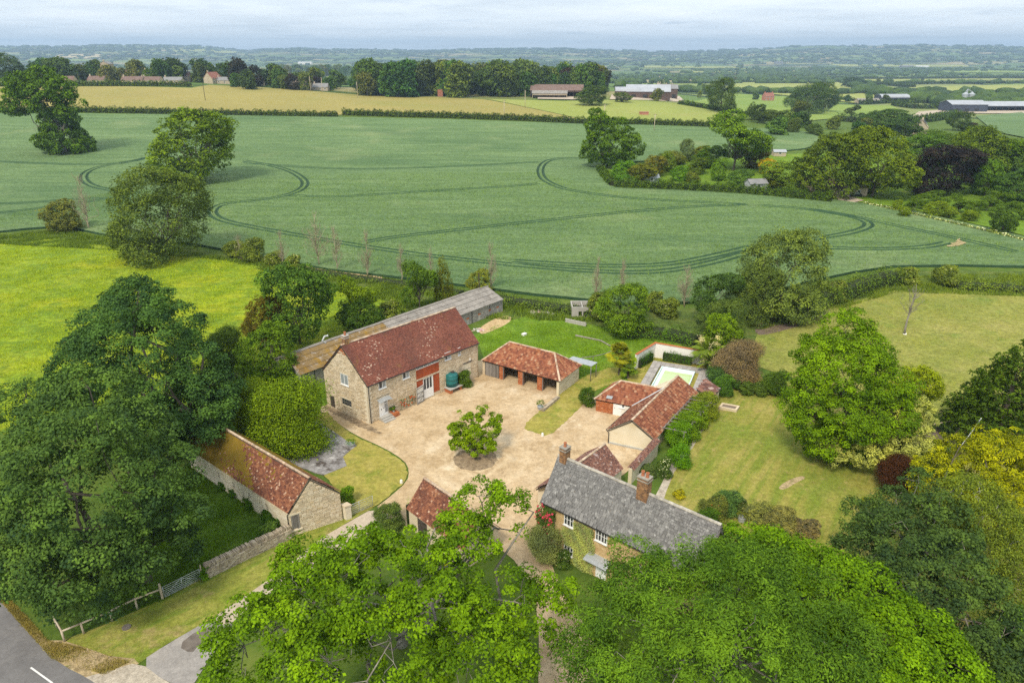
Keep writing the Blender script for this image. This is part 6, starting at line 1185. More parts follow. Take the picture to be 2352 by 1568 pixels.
def old_rail():
    pts = [G(1336, 832), G(1362, 829), G(1392, 822), G(1412, 812)]; t = thing('wooden_rail', 'low grey wooden rail fence curving through the grass to the palm', 'fence', pts[0])
    for a, b in zip(pts[:-1], pts[1:]): pipe(t, 'rail', [a + Z1 * .75, b + Z1 * .75], .06, 'grey_wood')
    for p in pts: pipe(t, 'post', [p - Z1 * .1, p + Z1 * .8], .05, 'grey_wood')
    q = MB(); p = [G(1322, 772), G(1352, 778), G(1380, 784), G(1402, 796)]; q.tube([x + Z1 * .14 for x in p], [.16, .14, .12, .09], 7); tag(q.build('fallen_trunk', 'bark_grey', base=p[0]), 'long grey fallen trunk lying in the lush grass', 'log')
old_rail()
def pergola():
    a, b = LA + LU * (LW + .25) + LV * 2.0, LA + LU * (LW + .25) + LV * 11.5; t = thing('pergola', 'weathered timber pergola with climbing plants along the outbuilding wall', 'pergola', a); d = dirv(a, b); n = LU; L = (b - a).length
    for i in range(4): p = a + d * (L * i / 3) + n * 2.4; pipe(t, 'post', [p, p + Z1 * 2.2], .08, 'grey_wood')
    for s in (0, 1.2, 2.4): pipe(t, 'beam', [a + n * s + Z1 * 2.25, b + n * s + Z1 * 2.25], .07, 'grey_wood')
    for i in range(11): p = a + d * (L * i / 10); pipe(t, 'rafter', [p - n * .1 + Z1 * 2.36, p + n * 2.7 + Z1 * 2.36], .05, 'grey_wood')
    return a, b, d, n, L
PG = pergola()
def stone_trough():
    P = G(1650, 940); u = LU; v = LV; t = thing('stone_planter', 'low rectangular stone planter at the lawn edge by the pump house', 'planter', P); q = MB()
    for o, a, b in ((P, u * 2.2, v * .25), (P + v * 1.1, u * 2.2, v * .25), (P + v * .255, u * .25, v * .84), (P + u * 1.95 + v * .255, u * .25, v * .84)): q.box(o, a, b, Z1 * .4)
    q.build('kerb', 'stone', t); q = MB(); q.box(P + u * .26 + v * .26, u * 1.68, v * .83, Z1 * .3); q.build('earth', 'soil', t)
stone_trough()
def fruit_cage():
    c = [G(2105, 962), G(2212, 992), G(2160, 1060), G(2060, 1020)]; t = thing('fruit_cage', 'timber fruit cage of thin poles and dark netting over a vegetable bed', 'cage', c[0]); h = 1.9
    sheet('vegetable_bed', [tuple(p[:2]) for p in c], .06, 'soil', grid=2)
    tp = []
    for a, b in zip(c, c[1:] + c[:1]):
        pipe(t, 'rail', [a + Z1 * h, b + Z1 * h], .045, 'dark_wood')
        for i in range(3): p = a.lerp(b, i / 3); pipe(t, 'post', [p, p + Z1 * h], .04, 'dark_wood'); tp.append(p)
    pipe(t, 'rail', [c[1] + Z1 * h, c[3] + Z1 * h], .05, 'pale_wood'); q = MB()
    for a, b in zip(c, c[1:] + c[:1]):
        l = (b - a).length
        for i in range(int(l / .18)): p = a.lerp(b, i * .18 / l); q.tube([p, p + Z1 * h], .004, 3)
        for k in range(1, 10): q.tube([a + Z1 * h * k / 10, b + Z1 * h * k / 10], .004, 3)
    for i in range(1, 30): q.tube([c[0].lerp(c[1], i / 30) + Z1 * h, c[3].lerp(c[2], i / 30) + Z1 * h], .006, 3)
    q.build('netting', 'net', t, kind='stuff')
    a, b = G(2180, 1052), G(2275, 940, 4.0); a = G(2195, 1045); q = MB(); q.tube([a + Z1 * .5, a + Vector((1.7, .8, 2.7))], .035, 8); q.tube([a + Vector((1.7, .8, 2.7)), a + Vector((2.6, 1.2, 4.1))], .055, 8); tag(q.build('leaning_pole', 'galvanised', base=a), 'long pale leaning metal pole beside the dark conifer', 'pole')
fruit_cage()
post('field_pole', 'dark wooden pole standing behind the far end of the block shed', G(1101, 682), 4.6, .12, mat='dark_wood')
pot('plant_pot', 'square grey planter on the lawn corner behind the farmhouse', G(1703, 1197), .45, .6, 'pot_grey', (.12, .14, .03), .35, 8, (.6, .45, .05))
# ------------------------------------------------------------------ the big trees round the farm
def big_tree(name, label, P, lobes, col, seed, nc, per, cr, leaf, h0, r0, ntip=120, bark='bark', wig=.55, group=None, mat='leaf', **kw):
    cm, Q = crown_mesh('crown', seed, lobes, nc, per, cr, leaf, mat=mat, zmin=.15, **kw); tm = trunk_mesh('trunk', seed + 1, h0, r0, lobes[1:] if len(lobes) > 3 else lobes, Q, ntip, bark, wig)
    return put_tree(name, label, 'tree', P, tm, cm, col, group)
def at(px, py, z, P):
    """lobe centre seen at a pixel, at height z, relative to the tree base P"""
    d = ray(px, py); t = (H - z) / -d[2]; return d[0] * t - P[0], d[1] * t - P[1], z
def lobes_px(P, rows):
    """rows: (px, py, height, radius[, rz]) -> lobes"""
    return [(*at(x, y, z, P), r, r, rz[0] if rz else r * .75) for x, y, z, r, *rz in rows]
P = Vector((-8.5, 40.5, 0))
oak = lobes_px(P, [(860, 1330, 11, 4.2, 3), (640, 1470, 7.5, 4.0), (740, 1380, 9.5, 3.6), (985, 1335, 10, 3.1), (1075, 1250, 9.0, 2.2), (1100, 1150, 11, 1.7, 1.2), (1175, 1160, 11.5, 1.1, .9), (1060, 1210, 10, 1.8, 1.2), (1180, 1400, 8, 2.9), (1270, 1370, 8, 1.5, 1.2), (1090, 1500, 8, 3.4), (900, 1500, 9, 3.6), (760, 1545, 8, 3.5), (565, 1500, 6, 2.6), (840, 1280, 9.5, 1.9, 1.4), (700, 1300, 8, 2.0, 1.5), (1000, 1420, 10, 3.2), (1010, 1190, 8, .8, .6), (1200, 1240, 8, .9, .7)])
big_tree('oak_tree', 'spreading bright green oak with bare grey limbs over the drive', P, oak, (.096, .172, .007), 11, 560, 124, .84, .235, 3.6, .36, 160, 'bark_grey', .75, shell=(.62, 1.06), inner=.6, jit=.45, flat=.65, up=.55)
P = Vector((14.5, 36.0, 0))
ash = lobes_px(P, [(1650, 1420, 12.5, 4.0, 3.0), (1510, 1370, 11, 2.3), (1455, 1285, 9.5, 1.3), (1575, 1340, 11, 2.2), (1500, 1480, 10.5, 3.6), (1400, 1410, 8, 1.9), (1375, 1520, 7, 2.4), (1705, 1325, 11.5, 2.5), (1800, 1385, 11, 3.0), (1860, 1500, 10, 3.5), (1680, 1520, 11.5, 3.8), (1560, 1560, 10, 3.4), (1430, 1345, 8, 1.2), (1950, 1550, 8, 2.6), (1780, 1550, 10, 3.4), (1450, 1560, 8, 3), (1620, 1275, 10.5, 1.3)])
big_tree('ash_tree', 'feathery mid-green ash in front of the farmhouse roof', P, ash, (.074, .142, .020), 12, 560, 168, 1.02, .225, 5, .38, 50, 'bark_grey', .4, asp=.36, shell=(.8, 1.08), inner=.66, jit=.45, hang=.1, up=.6)
P = Vector((21.5, 41.0, 0))
lime = lobes_px(P, [(1800, 1300, 8.5, 2.5), (1700, 1262, 7, 1.8), (1900, 1345, 9, 2.8), (1980, 1390, 9, 3.0), (2060, 1470, 8.5, 3.0), (2130, 1540, 8, 3.0), (1880, 1400, 9, 3), (2000, 1500, 9, 3), (1640, 1248, 5.5, 1.4), (1760, 1250, 6.5, 1.5), (1840, 1295, 7, 1.8), (2190, 1580, 6.5, 2.6)])
big_tree('field_maple', 'bright yellow-green maple behind the ash at the lawn edge', P, lime, (.095, .178, .007), 13, 430, 128, .92, .215, 4, .3, 40, shell=(.68, 1.05), inner=.6, up=.55)
P = G(232, 1420); P = Vector((-31.5, 47.5, 0))
syc1 = lobes_px(P, [(200, 1120, 11, 5.5, 6), (210, 910, 14.5, 3.0), (140, 980, 13, 3.2), (290, 1000, 12, 3.3), (60, 1060, 11, 3.2), (370, 1080, 9.5, 2.8), (400, 1180, 7.5, 2.3), (290, 1150, 10, 3.2), (120, 1160, 10.5, 3.6), (20, 1180, 9, 3.2), (50, 1290, 6.5, 3), (180, 1280, 7.5, 3.6), (330, 1260, 6, 2.8), (140, 1345, 3.8, 2.3), (260, 1335, 4, 2.5), (60, 930, 10, 2.5), (395, 1255, 4.5, 1.8)])
big_tree('sycamore_tree', 'huge dark blue-green sycamore inside the rail fence by the road', P, syc1, (.060, .108, .042), 14, 800, 105, 1.02, .26, 4, .5, 40, shell=(.78, 1.04), inner=.72, jit=.42, low=-.75, up=.5)
P = G(400, 1040); P = Vector((-34, 66.5, 0))
syc2 = lobes_px(P, [(320, 830, 12, 5.6, 6.5), (320, 695, 15.5, 3.2), (250, 735, 14, 3.0), (395, 745, 13.5, 3.0), (220, 810, 12, 3.2), (430, 840, 10.5, 3.4), (300, 830, 12, 3.6), (460, 930, 7.5, 3.2), (380, 920, 9, 3.8), (180, 850, 10, 2.6), (460, 1000, 5, 2.4), (345, 880, 10, 3), (290, 680, 15, 2.2), (280, 770, 13, 3.2), (350, 760, 13.5, 3), (500, 880, 7.5, 2.1), (330, 990, 5, 3), (160, 900, 6, 3)])
big_tree('sycamore_tree', 'tall dark sycamore overhanging the mossy end of the stone shed', P, syc2, (.052, .105, .042), 15, 780, 105, 1.08, .28, 4, .5, 40, shell=(.78, 1.04), inner=.72, jit=.42, low=-.75, up=.5)
P = G(1945, 1030)
lawn = lobes_px(P, [(1940, 880, 8.5, 4.6, 5.0), (1935, 760, 13, 2.4), (1880, 810, 11, 2.4), (1990, 800, 11.5, 2.5), (1850, 890, 8.5, 2.4), (1930, 870, 9.5, 3.5), (2030, 880, 9, 2.9), (1870, 960, 5.5, 2.6), (1960, 960, 6, 3.2), (2040, 950, 6, 2.8), (1900, 1010, 3, 2.3), (1985, 840, 11, 2.6), (1960, 738, 13.8, 1.6), (1830, 930, 6, 1.7), (1885, 1015, 2.0, 2.1), (1935, 1020, 2.2, 2.4), (1860, 985, 3.4, 1.9)])
big_tree('hornbeam_tree', 'tall egg-shaped bright green tree standing in the lawn', P, lawn, (.10, .175, .007), 16, 760, 96, .82, .24, 2.5, .3, 40, shell=(.78, 1.05), inner=.72, jit=.45, low=-.8, up=.5)
P = G(2070, 1050)
pale = lobes_px(P, [(2035, 965, 5, 2.9), (2090, 950, 5.2, 2.5), (1985, 1025, 3.0, 2.3), (2070, 1030, 3, 2.4), (1920, 1040, 2.0, 1.4), (2100, 1000, 4, 2.2), (2020, 930, 5.5, 1.6), (2110, 1040, 2.6, 2)])
big_tree('variegated_tree', 'small cream-variegated tree leaning against the bright lawn tree', P, pale, (.33, .35, .13), 17, 420, 66, .58, .21, 1.5, .15, 30, mat='leaf_soft', shell=(.7, 1.05), low=-.7, up=.5)
P = G(2095, 950)
tree_px('mid', 2, 'golden_maple', 'yellow-green round tree behind the lawn tree at the paddock edge', (2080, 965), 838, 120, (.20, .245, .015))
P = G(2290, 1010); h = HT(P, 782)
tm, cm = unit_tree('cone', 1); put_tree('dark_conifer', 'dark green pyramid conifer at the paddock corner', 'tree', P, tm, cm, (.062, .105, .014), None, (13, 13, h), .4)
P = Vector((36.5, 52, 0))
gold = lobes_px(P, [(2200, 1040, 7.5, 1.8), (2290, 1030, 9, 1.6), (2150, 1080, 5.5, 1.8), (2240, 1100, 6.5, 2.4), (2330, 1080, 8, 2.2), (2120, 1130, 4, 1.6), (2352, 1150, 7, 2.4), (2180, 1150, 4.5, 2.2), (2400, 1100, 7, 2.5), (2300, 1150, 6, 2.4), (2370, 1250, 5, 2.3), (2270, 1000, 9.4, .7, 1.0), (2225, 1012, 8.6, .6, .9), (2330, 1015, 9, .7, 1), (2180, 1030, 7.6, .7, .9)])
big_tree('golden_conifer', 'golden yellow spreading conifer at the lawn edge', P, gold, (.25, .26, .010), 18, 620, 70, .58, .27, 2, .25, 20, shell=(.72, 1.12), asp=.34, jit=.55, inner=.6, up=.6, low=-.6)
P = Vector((29.5, 47, 0))
dk = lobes_px(P, [(2060, 1250, 8.5, 3.0), (2150, 1200, 9, 2.6), (2000, 1190, 7, 1.8), (1970, 1260, 6.5, 1.8), (2100, 1340, 9, 3.2), (2190, 1320, 9, 3.0), (2230, 1410, 8, 2.8), (2280, 1490, 7, 2.6), (2160, 1440, 7.5, 3.0), (2060, 1150, 7, 1.3), (2110, 1110, 7.5, 1.2), (2320, 1560, 6, 2.6), (2040, 1360, 7, 2.4), (2240, 1540, 6, 3)])
big_tree('whitebeam_tree', 'dull grey-green tree with bare twigs between the lawn and the maple', P, dk, (.050, .086, .036), 19, 700, 78, .72, .215, 4, .3, 120, 'bark_grey', shell=(.66, 1.06), jit=.6, hang=.12, inner=.6, up=.5)
P = Vector((33.5, 46.5, 0))
bir = lobes_px(P, [(2230, 1130, 10, 1.9), (2190, 1180, 8.5, 2.0), (2280, 1190, 9, 2.2), (2250, 1260, 7, 2.4), (2310, 1280, 6.5, 2.2), (2180, 1250, 6, 1.8), (2290, 1350, 4.5, 2.2)])
big_tree('weeping_birch', 'weeping silver birch with pale trunk beside the golden conifer', P, bir, (.125, .165, .035), 20, 800, 44, .65, .19, 6.5, .16, 40, 'bark_birch', shell=(.7, 1.02), asp=.4, hang=.6, up=.3, low=-.2)
P = Vector((36, 39.5, 0))
rb = lobes_px(P, [(2260, 1590, 5, 2.6), (2330, 1530, 5, 2.4), (2200, 1590, 5, 2), (2370, 1470, 4, 2), (2400, 1560, 5, 3)])
big_tree('corner_tree', 'bushy mid-green tree below the whitebeam at the lawn corner', P, rb, (.082, .16, .028), 21, 260, 74, .75, .22, 2, .2, 20, up=.5)
P = G(1092, 1056)
mag = lobes_px(P, [(1090, 995, 2.9, 1.15), (1090, 960, 4.2, .85), (1050, 985, 3.1, .85), (1130, 985, 3.2, .9), (1060, 1010, 1.9, .9), (1120, 1020, 1.9, 1.0), (1140, 960, 3.9, .6), (1045, 1020, 1.5, .6), (1090, 1035, 1.0, .9), (1060, 955, 4.2, .55), (1110, 940, 4.8, .5)])
big_tree('magnolia_tree', 'small round bright green tree in the centre of the gravel yard', P, mag, (.14, .215, .006), 22, 300, 60, .36, .2, .9, .10, 40, shell=(.65, 1.08), inner=.55, jit=.45, up=.5)
# ------------------------------------------------------------------ shrubs near the shed and barn
def sh(label, px, top, wpx, col, seed, name='shrub', leaf=.15, **kw):
    P = G(*px); return shrub(name, label, P, wpx * SCL(P), HT(P, top), col, seed, leaf, **kw)
sh('big rounded light green shrub beside the lichened concrete pad', (666, 1024), 893, 140, (.115, .175, .012), 1, leaf=.2, cr=.32, dens=.55, per=80)
sh('pale green small tree between the sycamore and the rounded shrub', (555, 975), 885, 120, (.155, .215, .02), 2, 'small_tree', cat='tree')
sh('low lime green bush behind the mossy shed ridge', (600, 985), 925, 80, (.11, .18, .018), 3)
sh('dark evergreen bush at the foot of the meadow trees', (520, 850), 760, 80, (.05, .085, .02), 4)
sh('round dark green bush against the barn beside the water tank', (1067, 888), 852, 30, (.07, .12, .02), 5, leaf=.1)
sh('bright green bush against the shed gable by the yard gate', (798, 1155), 1120, 30, (.11, .2, .015), 6, leaf=.1)
sh('ivy bush climbing the brick corner of the L-shaped outbuilding', (1348, 930), 892, 34, (.06, .11, .02), 7, leaf=.1)
for i, (x, y, w, hh) in enumerate(((548, 1135, 40, 1.1), (585, 1160, 46, 1.3), (620, 1198, 40, 1.2), (640, 1210, 36, 1.0), (520, 1120, 34, 1.0))):
    P = G(x, y); shrub('nettle_clump', 'clump of dark green nettles growing along the side wall of the stone shed', P, w * SCL(P), hh, (.05, .11, .012), 30 + i, .1, group='nettles along the stone shed')
sh('pale green low bush on the dry stone wall end by the hatch', (620, 1226), 1205, 40, (.1, .17, .05), 8, leaf=.1)
sh('green bush at the wall end beside the metal field gate', (472, 1328), 1302, 22, (.09, .18, .015), 9, leaf=.1)
sh('yellow flowering shrub glimpsed through the oak branches', (1020, 1338), 1305, 60, (.10, .18, .015), 10, leaf=.1, flowers=('flowers', (.72, .58, .01), 160, .14))
sh('grey-green bushy evergreen at the stable gable by the drive', (895, 1205), 1165, 64, (.09, .13, .05), 11, leaf=.1)
# ivy trim on the stable verge
hedge('ivy_strip', 'strip of bright green ivy along the verge of the small stable roof', [SO_ - SU * .1 + SV * .1, SO_ - SU * .1 + SV * SW * .5], .35, 3.6, (.12, .2, .015), 150, .1, 3, cat='climber')
# ------------------------------------------------------------------ farmhouse climbers and beds
def climber(name, label, O, u, n, a0, a1, z0, z1, th, col, seed, leaf=.11, cnt=2600, holes=(), flowers=None, cat='climber'):
    rng = np.random.default_rng(seed); a = rng.uniform(a0, a1, cnt); z = rng.uniform(z0, z1, cnt); edge = .35 * np.sin(z * 2.1 + seed) + rng.normal(size=cnt) * .15; k = (a > a0 + np.maximum(0, edge)) & (a < a1 - np.maximum(0, -edge))
    for h in holes: k &= ~((a > h[0]) & (a < h[1]) & (z > h[2]) & (z < h[3]))
    a, z = a[k], z[k]; m = len(a); d = th * (.35 + .65 * rng.random(m)) * (.7 + .3 * np.sin(a * 3 + z * 2.2)); pos = np.outer(a, np.array(u)) + np.outer(d, np.array(n)); pos[:, 2] += z
    nr = unit(np.array(n) * .9 + np.array([0, 0, .6]) + rng.normal(size=(m, 3)) * .5); t = thing(name, label, cat, O)
    o = bpy.data.objects.new('foliage', npmesh('foliage', leaves(rng, pos, nr, leaf), 4, 'leaf_soft', np.clip(.5 + .3 * np.sin(a * 4 + z * 3) + rng.normal(size=m) * .2, 0, 1))); COL.objects.link(o); o.parent = t; o.color = (*col, 1)
    q = MB()
    for i in range(5): x = a0 + (a1 - a0) * (.15 + .17 * i); q.tube([O + Vector(u) * x + Vector(n) * .06 + Z1 * z0, O + Vector(u) * (x + .2) + Vector(n) * .07 + Z1 * (z0 + z1) / 2, O + Vector(u) * (x + .1) + Vector(n) * .06 + Z1 * z1 * .92], .02, 5)
    q.build('stems', 'bark', t)
    if flowers: blossoms(t, flowers[0], flowers[1], pos[rng.choice(m, min(m, flowers[2]), replace=False)] + np.array(n) * .1, flowers[3], seed)
fw = [opening(FO, FU, ZF, *q) for q in (((300, 1060), (440, 1110), (322, 910)), ((300, 1300), (440, 1365), (315, 1165)), ((670, 1250), (830, 1315), (685, 1130)))]
fw[0] = (fw[0][0], fw[0][1], FHE - 1.5, FHE); fw[2] = (fw[2][0], fw[2][1], FHE - 1.5, FHE)
ax = lambda x, y: WC(FO, FU, *ZF(x, y))[0]
climber('variegated_climber', 'cream and green variegated climber covering the farmhouse front between the windows', FO, FU, FN, ax(300, 1200), ax(690, 1250), .1, FHE - .35, .45, (.27, .31, .16), 3, .11, 7000, fw)
climber('rambling_rose', 'rambling rose with bright pink flowers on the farmhouse corner', FO, FU, FN, -.6, ax(250, 950) * .9, 2.2, FHE - .1, .6, (.07, .12, .03), 4, .12, 2600, (), ('flowers', (.62, .06, .16), 46, .2))
P = G(*ZF(120, 1330)); shrub('silver_shrub', 'pale silvery green shrub at the farmhouse corner below the rose', P, 3.4, 3.0, (.22, .25, .13), 41, .1, mat='leaf_soft')
P = G(*ZF(285, 1450)); shrub('white_rose_bush', 'white flowering bush under the lower farmhouse window', P, 1.7, 1.4, (.07, .12, .03), 42, .09, flowers=('flowers', (.78, .77, .74), 60, .12))
o_ = BO + BU * opening(BO, BU, ZB, (945, 1230), (1115, 1160), (945, 1140))[0]
climber('wall_rose', 'sparse climbing rose with orange-red flowers on the barn front wall', o_, BU, BNF, 0, 2.6, .3, 1.7, .3, (.07, .12, .03), 6, .1, 300, (), ('flowers', (.5, .07, .02), 16, .16))
# pergola planting and garden borders
a, b, d, n, L = PG
for i, (s, o, w, h, c, lab) in enumerate(((.6, 1.6, 2.9, 2.7, (.095, .19, .012), 'dense bright green climber mound at the lower end of the pergola'), (3.1, 1.5, 3.2, 2.8, (.115, .195, .016), 'bushy green vine over the middle of the pergola'), (6.2, 1.7, 3.0, 2.8, (.125, .19, .02), 'leafy yellow-green vine on the pergola beside the bare rafters'), (9.2, 1.7, 3.2, 2.9, (.15, .19, .03), 'olive green wisteria at the pump house end of the pergola'))): shrub('pergola_climber', lab, a + d * s + n * o - Z1 * 0, w, h, c, 50 + i, .13)
P = G(1560, 1070); shrub('box_mound', 'large rounded bright green bush at the foot of the pergola', P, 2.3, 2.3, (.09, .20, .012), 58, .11)
P = G(1523, 1095); shrub('white_rose', 'tall rose bush covered in white flowers by the garden wall', P, 1.5, 2.2, (.06, .10, .03), 59, .09, flowers=('flowers', (.80, .80, .78), 130, .13))
P = G(1487, 1090); shrub('lavender_bush', 'grey-green lavender bush below the garden wall', P, 1.9, 1.1, (.09, .13, .07), 60, .08)
for i, (x, y, w, top, c, fl, lab, nm) in enumerate((
        (1665, 1175, 62, 1136, (.07, .13, .06), None, 'blue-green rounded shrub in the lawn border', 'shrub'), (1640, 1190, 60, 1150, (.11, .13, .05), ('flowers', (.45, .10, .07), 40, .14), 'red-tinged leafy perennial in the lawn border', 'perennial'), (1625, 1205, 50, 1175, (.06, .12, .02), None, 'dark green low bush at the border end by the farmhouse roof', 'shrub'),
        (1697, 1178, 34, 1150, (.07, .10, .04), ('flowers', (.70, .60, .66), 40, .1), 'pale pink flowering perennial in the lawn border', 'perennial'), (1740, 1196, 60, 1162, (.17, .18, .09), None, 'grey sage mound along the lawn border', 'shrub'), (1790, 1212, 74, 1176, (.19, .18, .10), None, 'straw-coloured heather mound along the lawn border', 'shrub'), (1850, 1222, 60, 1200, (.17, .14, .11), None, 'dull mauve heather mound at the lawn border end', 'shrub'), (1560, 1143, 26, 1128, (.28, .26, .02), None, 'small golden shrub behind the farmhouse ridge', 'shrub'),
        (2055, 1128, 76, 1055, (.055, .022, .018), None, 'dark purple smoke bush beside the golden conifer', 'shrub'), (2003, 1210, 60, 1150, (.10, .14, .04), ('flowers', (.80, .80, .80), 170, .16), 'shrub smothered in white blossom at the lawn edge', 'shrub'), (1992, 1170, 36, 1148, (.12, .15, .02), ('flowers', (.72, .52, .01), 90, .13), 'low bush of yellow flowers beside the white blossom', 'shrub'), (2135, 1090, 80, 1030, (.06, .13, .02), None, 'dark green bush between the variegated tree and golden conifer', 'shrub'),
        (1780, 905, 50, 858, (.06, .105, .02), None, 'dark green bush at the top end of the lawn', 'shrub'), (1745, 905, 40, 880, (.07, .11, .03), ('flowers', (.70, .66, .38), 40, .15), 'border plant with cream flower spikes at the top of the lawn', 'perennial'), (1712, 905, 30, 880, (.07, .11, .03), None, 'small green bush in the top lawn border', 'shrub'), (1690, 890, 40, 862, (.06, .12, .03), None, 'low dark bush at the border corner under the mauve tree', 'shrub'),
        (1690, 872, 96, 795, (.20, .145, .135), ('flowers', (.42, .30, .31), 120, .2), 'mauve-pink flowering shrub behind the pump house', 'shrub'), (1648, 880, 44, 842, (.06, .115, .05), None, 'blue-green spiky bush against the pump house', 'shrub'), (1660, 908, 40, 868, (.07, .14, .03), None, 'leafy bush at the lawn side of the pump house', 'shrub'), (1636, 850, 36, 800, (.16, .24, .02), None, 'lime green tall shrub beside the cordyline', 'shrub'), (1415, 760, 40, 728, (.05, .12, .015), None, 'dark ivy mound against the low block wall', 'shrub'))):
    P = G(x, y); shrub(nm, lab, P, w * SCL(P), max(.35, HT(P, top)), c, 70 + i, .11 if y > 1000 else .14, flowers=fl)
for i, (a_, b_, h_) in enumerate((((1522, 828), (1588, 839), 1.75), ((1468, 846), (1497, 828), 1.7))):
    A, B = G(*a_), G(*b_); d = dirv(A, B); hedge('ivy_mound', ('dark green ivy spilling over the back pool wall', 'green climber on the short pool wall beside the palms')[i], [A, B], .7, h_, (.05, .12, .012), 220, .14, 5 + i, cat='climber')
# palms
def palm(name, label, px, top, r, col, seed, tr=.16, nf=54, fan=True, plumes=None):
    P = G(*px); h = HT(P, top); rng = np.random.default_rng(seed); t = thing(name, label, 'palm', P); q = MB(); hc = h - r * .8; q.tube([(P.x, P.y, -.1), (P.x, P.y, hc * .5), (P.x + .05, P.y, hc)], [tr * 1.2, tr, tr], 9); q.build('trunk', 'bark', t)
    vs = []; tn = []
    for i in range(nf):
        a = i * 2.399; el = rng.uniform(-1.0, 1.3); d = np.array([math.cos(a) * math.cos(el), math.sin(a) * math.cos(el), math.sin(el)]); c = np.array([0, 0, hc]); st = r * rng.uniform(.25, .7); hub = c + d * st + np.array([0, 0, -.1]); sd = np.array([-math.sin(a), math.cos(a), 0]); up_ = np.cross(d, sd); k = 15; tv = rng.random()
        for j in range(k):
            w = (j / (k - 1) - .5) * (2.7 if fan else .9); dd = d * math.cos(w) + sd * math.sin(w); ln = r * (.55 if fan else .75); tip = hub + dd * ln - np.array([0, 0, .22 * ln + .12 * abs(w) * ln]); wv = np.cross(dd, up_); wv = wv / np.linalg.norm(wv) * .05 * (1.6 if fan else 1); md = hub + dd * ln * .5; b0 = hub if fan else c + d * .1; vs += [b0, md + wv, tip, md - wv]; tn.append(tv * .6 + .4 * rng.random())
    o = bpy.data.objects.new('crown', npmesh('crown', np.array(vs), 4, 'leaf', np.array(tn))); COL.objects.link(o); o.parent = t; o.color = (*col, 1)
    if plumes:
        pos = []
        for i in range(plumes): a = i * 2.4; c = np.array([math.cos(a) * r * .55, math.sin(a) * r * .55, hc + r * rng.uniform(.1, .75)]); pos += list(c + rng.normal(size=(60, 3)) * np.array([.22, .22, .26]))
        blossoms(t, 'flower_plumes', (.58, .50, .40), np.array(pos), .12, seed)
palm('fan_palm', 'tall fan palm with yellowing fronds behind the orange pantile roof', (1422, 862), 786, 1.9, (.20, .20, .02), 3)
palm('fan_palm', 'shorter green fan palm against the short pool wall', (1442, 868), 822, 1.5, (.13, .19, .02), 4, nf=26)
palm('cordyline', 'cordyline palm with large cream flower plumes at the pool wall corner', (1622, 842), 776, 2.1, (.13, .18, .035), 5, nf=44, fan=False, plumes=6)
palm('cordyline', 'small cordyline with cream plumes in front of the pool wall end', (1628, 862), 812, 1.5, (.13, .18, .035), 6, nf=34, fan=False, plumes=3)
shrub('spiky_plant', 'dark spiky phormium by the pump house door', G(1612, 935), 1.8, 1.3, (.07, .09, .05), 44, .2, asp=.15)

# ------------------------------------------------------------------ trees on the field boundary and beyond
TT = [
    ('fine', 0, 'willow_tree', 'big grey-green willow at the meadow and wheat boundary', (385, 590), 375, 245, (.10, .14, .042)),
    ('mid', 0, 'field_oak', 'round bright green oak standing in the wheat inside the tramline curve', (460, 418), 250, 205, (.115, .175, .014)),
    ('fine', 1, 'willow_tree', 'large pale willow on the wheat field edge above the paddock', (1790, 725), 525, 215, (.13, .175, .062)),
    ('fine', 2, 'sallow_bush', 'grey-green sallow bush at the foot of the pale willow', (1725, 735), 605, 130, (.095, .135, .045)),
    ('open', 1, 'dark_ash', 'dark feathery ash beside the pale willow', (1640, 745), 630, 120, (.055, .10, .032)),
    ('fine', 0, 'elaeagnus', 'grey-green bush behind the cordyline and bright shrub', (1655, 800), 690, 120, (.085, .125, .045)),
    ('mid', 3, 'garden_maple', 'bright green shrubby tree above the mauve shrub', (1650, 815), 718, 90, (.13, .205, .014)),
    ('mid', 4, 'rowan_tree', 'round green tree with a pale trunk beside the concrete hut', (1430, 765), 655, 130, (.10, .165, .02)),
    ('mid', 5, 'meadow_tree', 'tall leafy green tree behind the barn at the meadow side', (690, 790), 600, 175, (.072, .135, .03)),
    ('mid', 6, 'copper_maple', 'brownish-green small tree in front of the tall meadow tree', (615, 795), 682, 100, (.12, .10, .022)),
    ('mid', 7, 'hazel_tree', 'dense mid-green bush tree at the end of the block shed', (625, 880), 750, 145, (.085, .145, .016)),
    ('open', 2, 'hazel_tree', 'bright young tree rising from dark ivy behind the barn', (825, 745), 632, 90, (.14, .205, .016)),
    ('bush', 1, 'ivy_thicket', 'dark ivy thicket below the bright young tree', (835, 765), 690, 110, (.045, .085, .016)),
    ('open', 3, 'young_ash', 'slender green ash behind the block shed roof', (965, 715), 592, 85, (.09, .155, .025)),
    ('column', 1, 'ivy_tree', 'narrow olive-green ivy-clad stump next to the slender ash', (1020, 705), 600, 42, (.115, .13, .018)),
    ('bush', 2, 'elder_bush', 'flowering elder bush by the pole at the block shed end', (1102, 672), 620, 60, (.17, .19, .04)),
    ('bush', 0, 'elder_bush', 'cream-flowered elder bush at the wheat corner beside the bare poplar clump', (150, 530), 462, 90, (.13, .14, .05)),
]
for k, v_, nm, lab, b, top, w, c in TT: tree_px(k, v_, nm, lab, b, top, w, c)
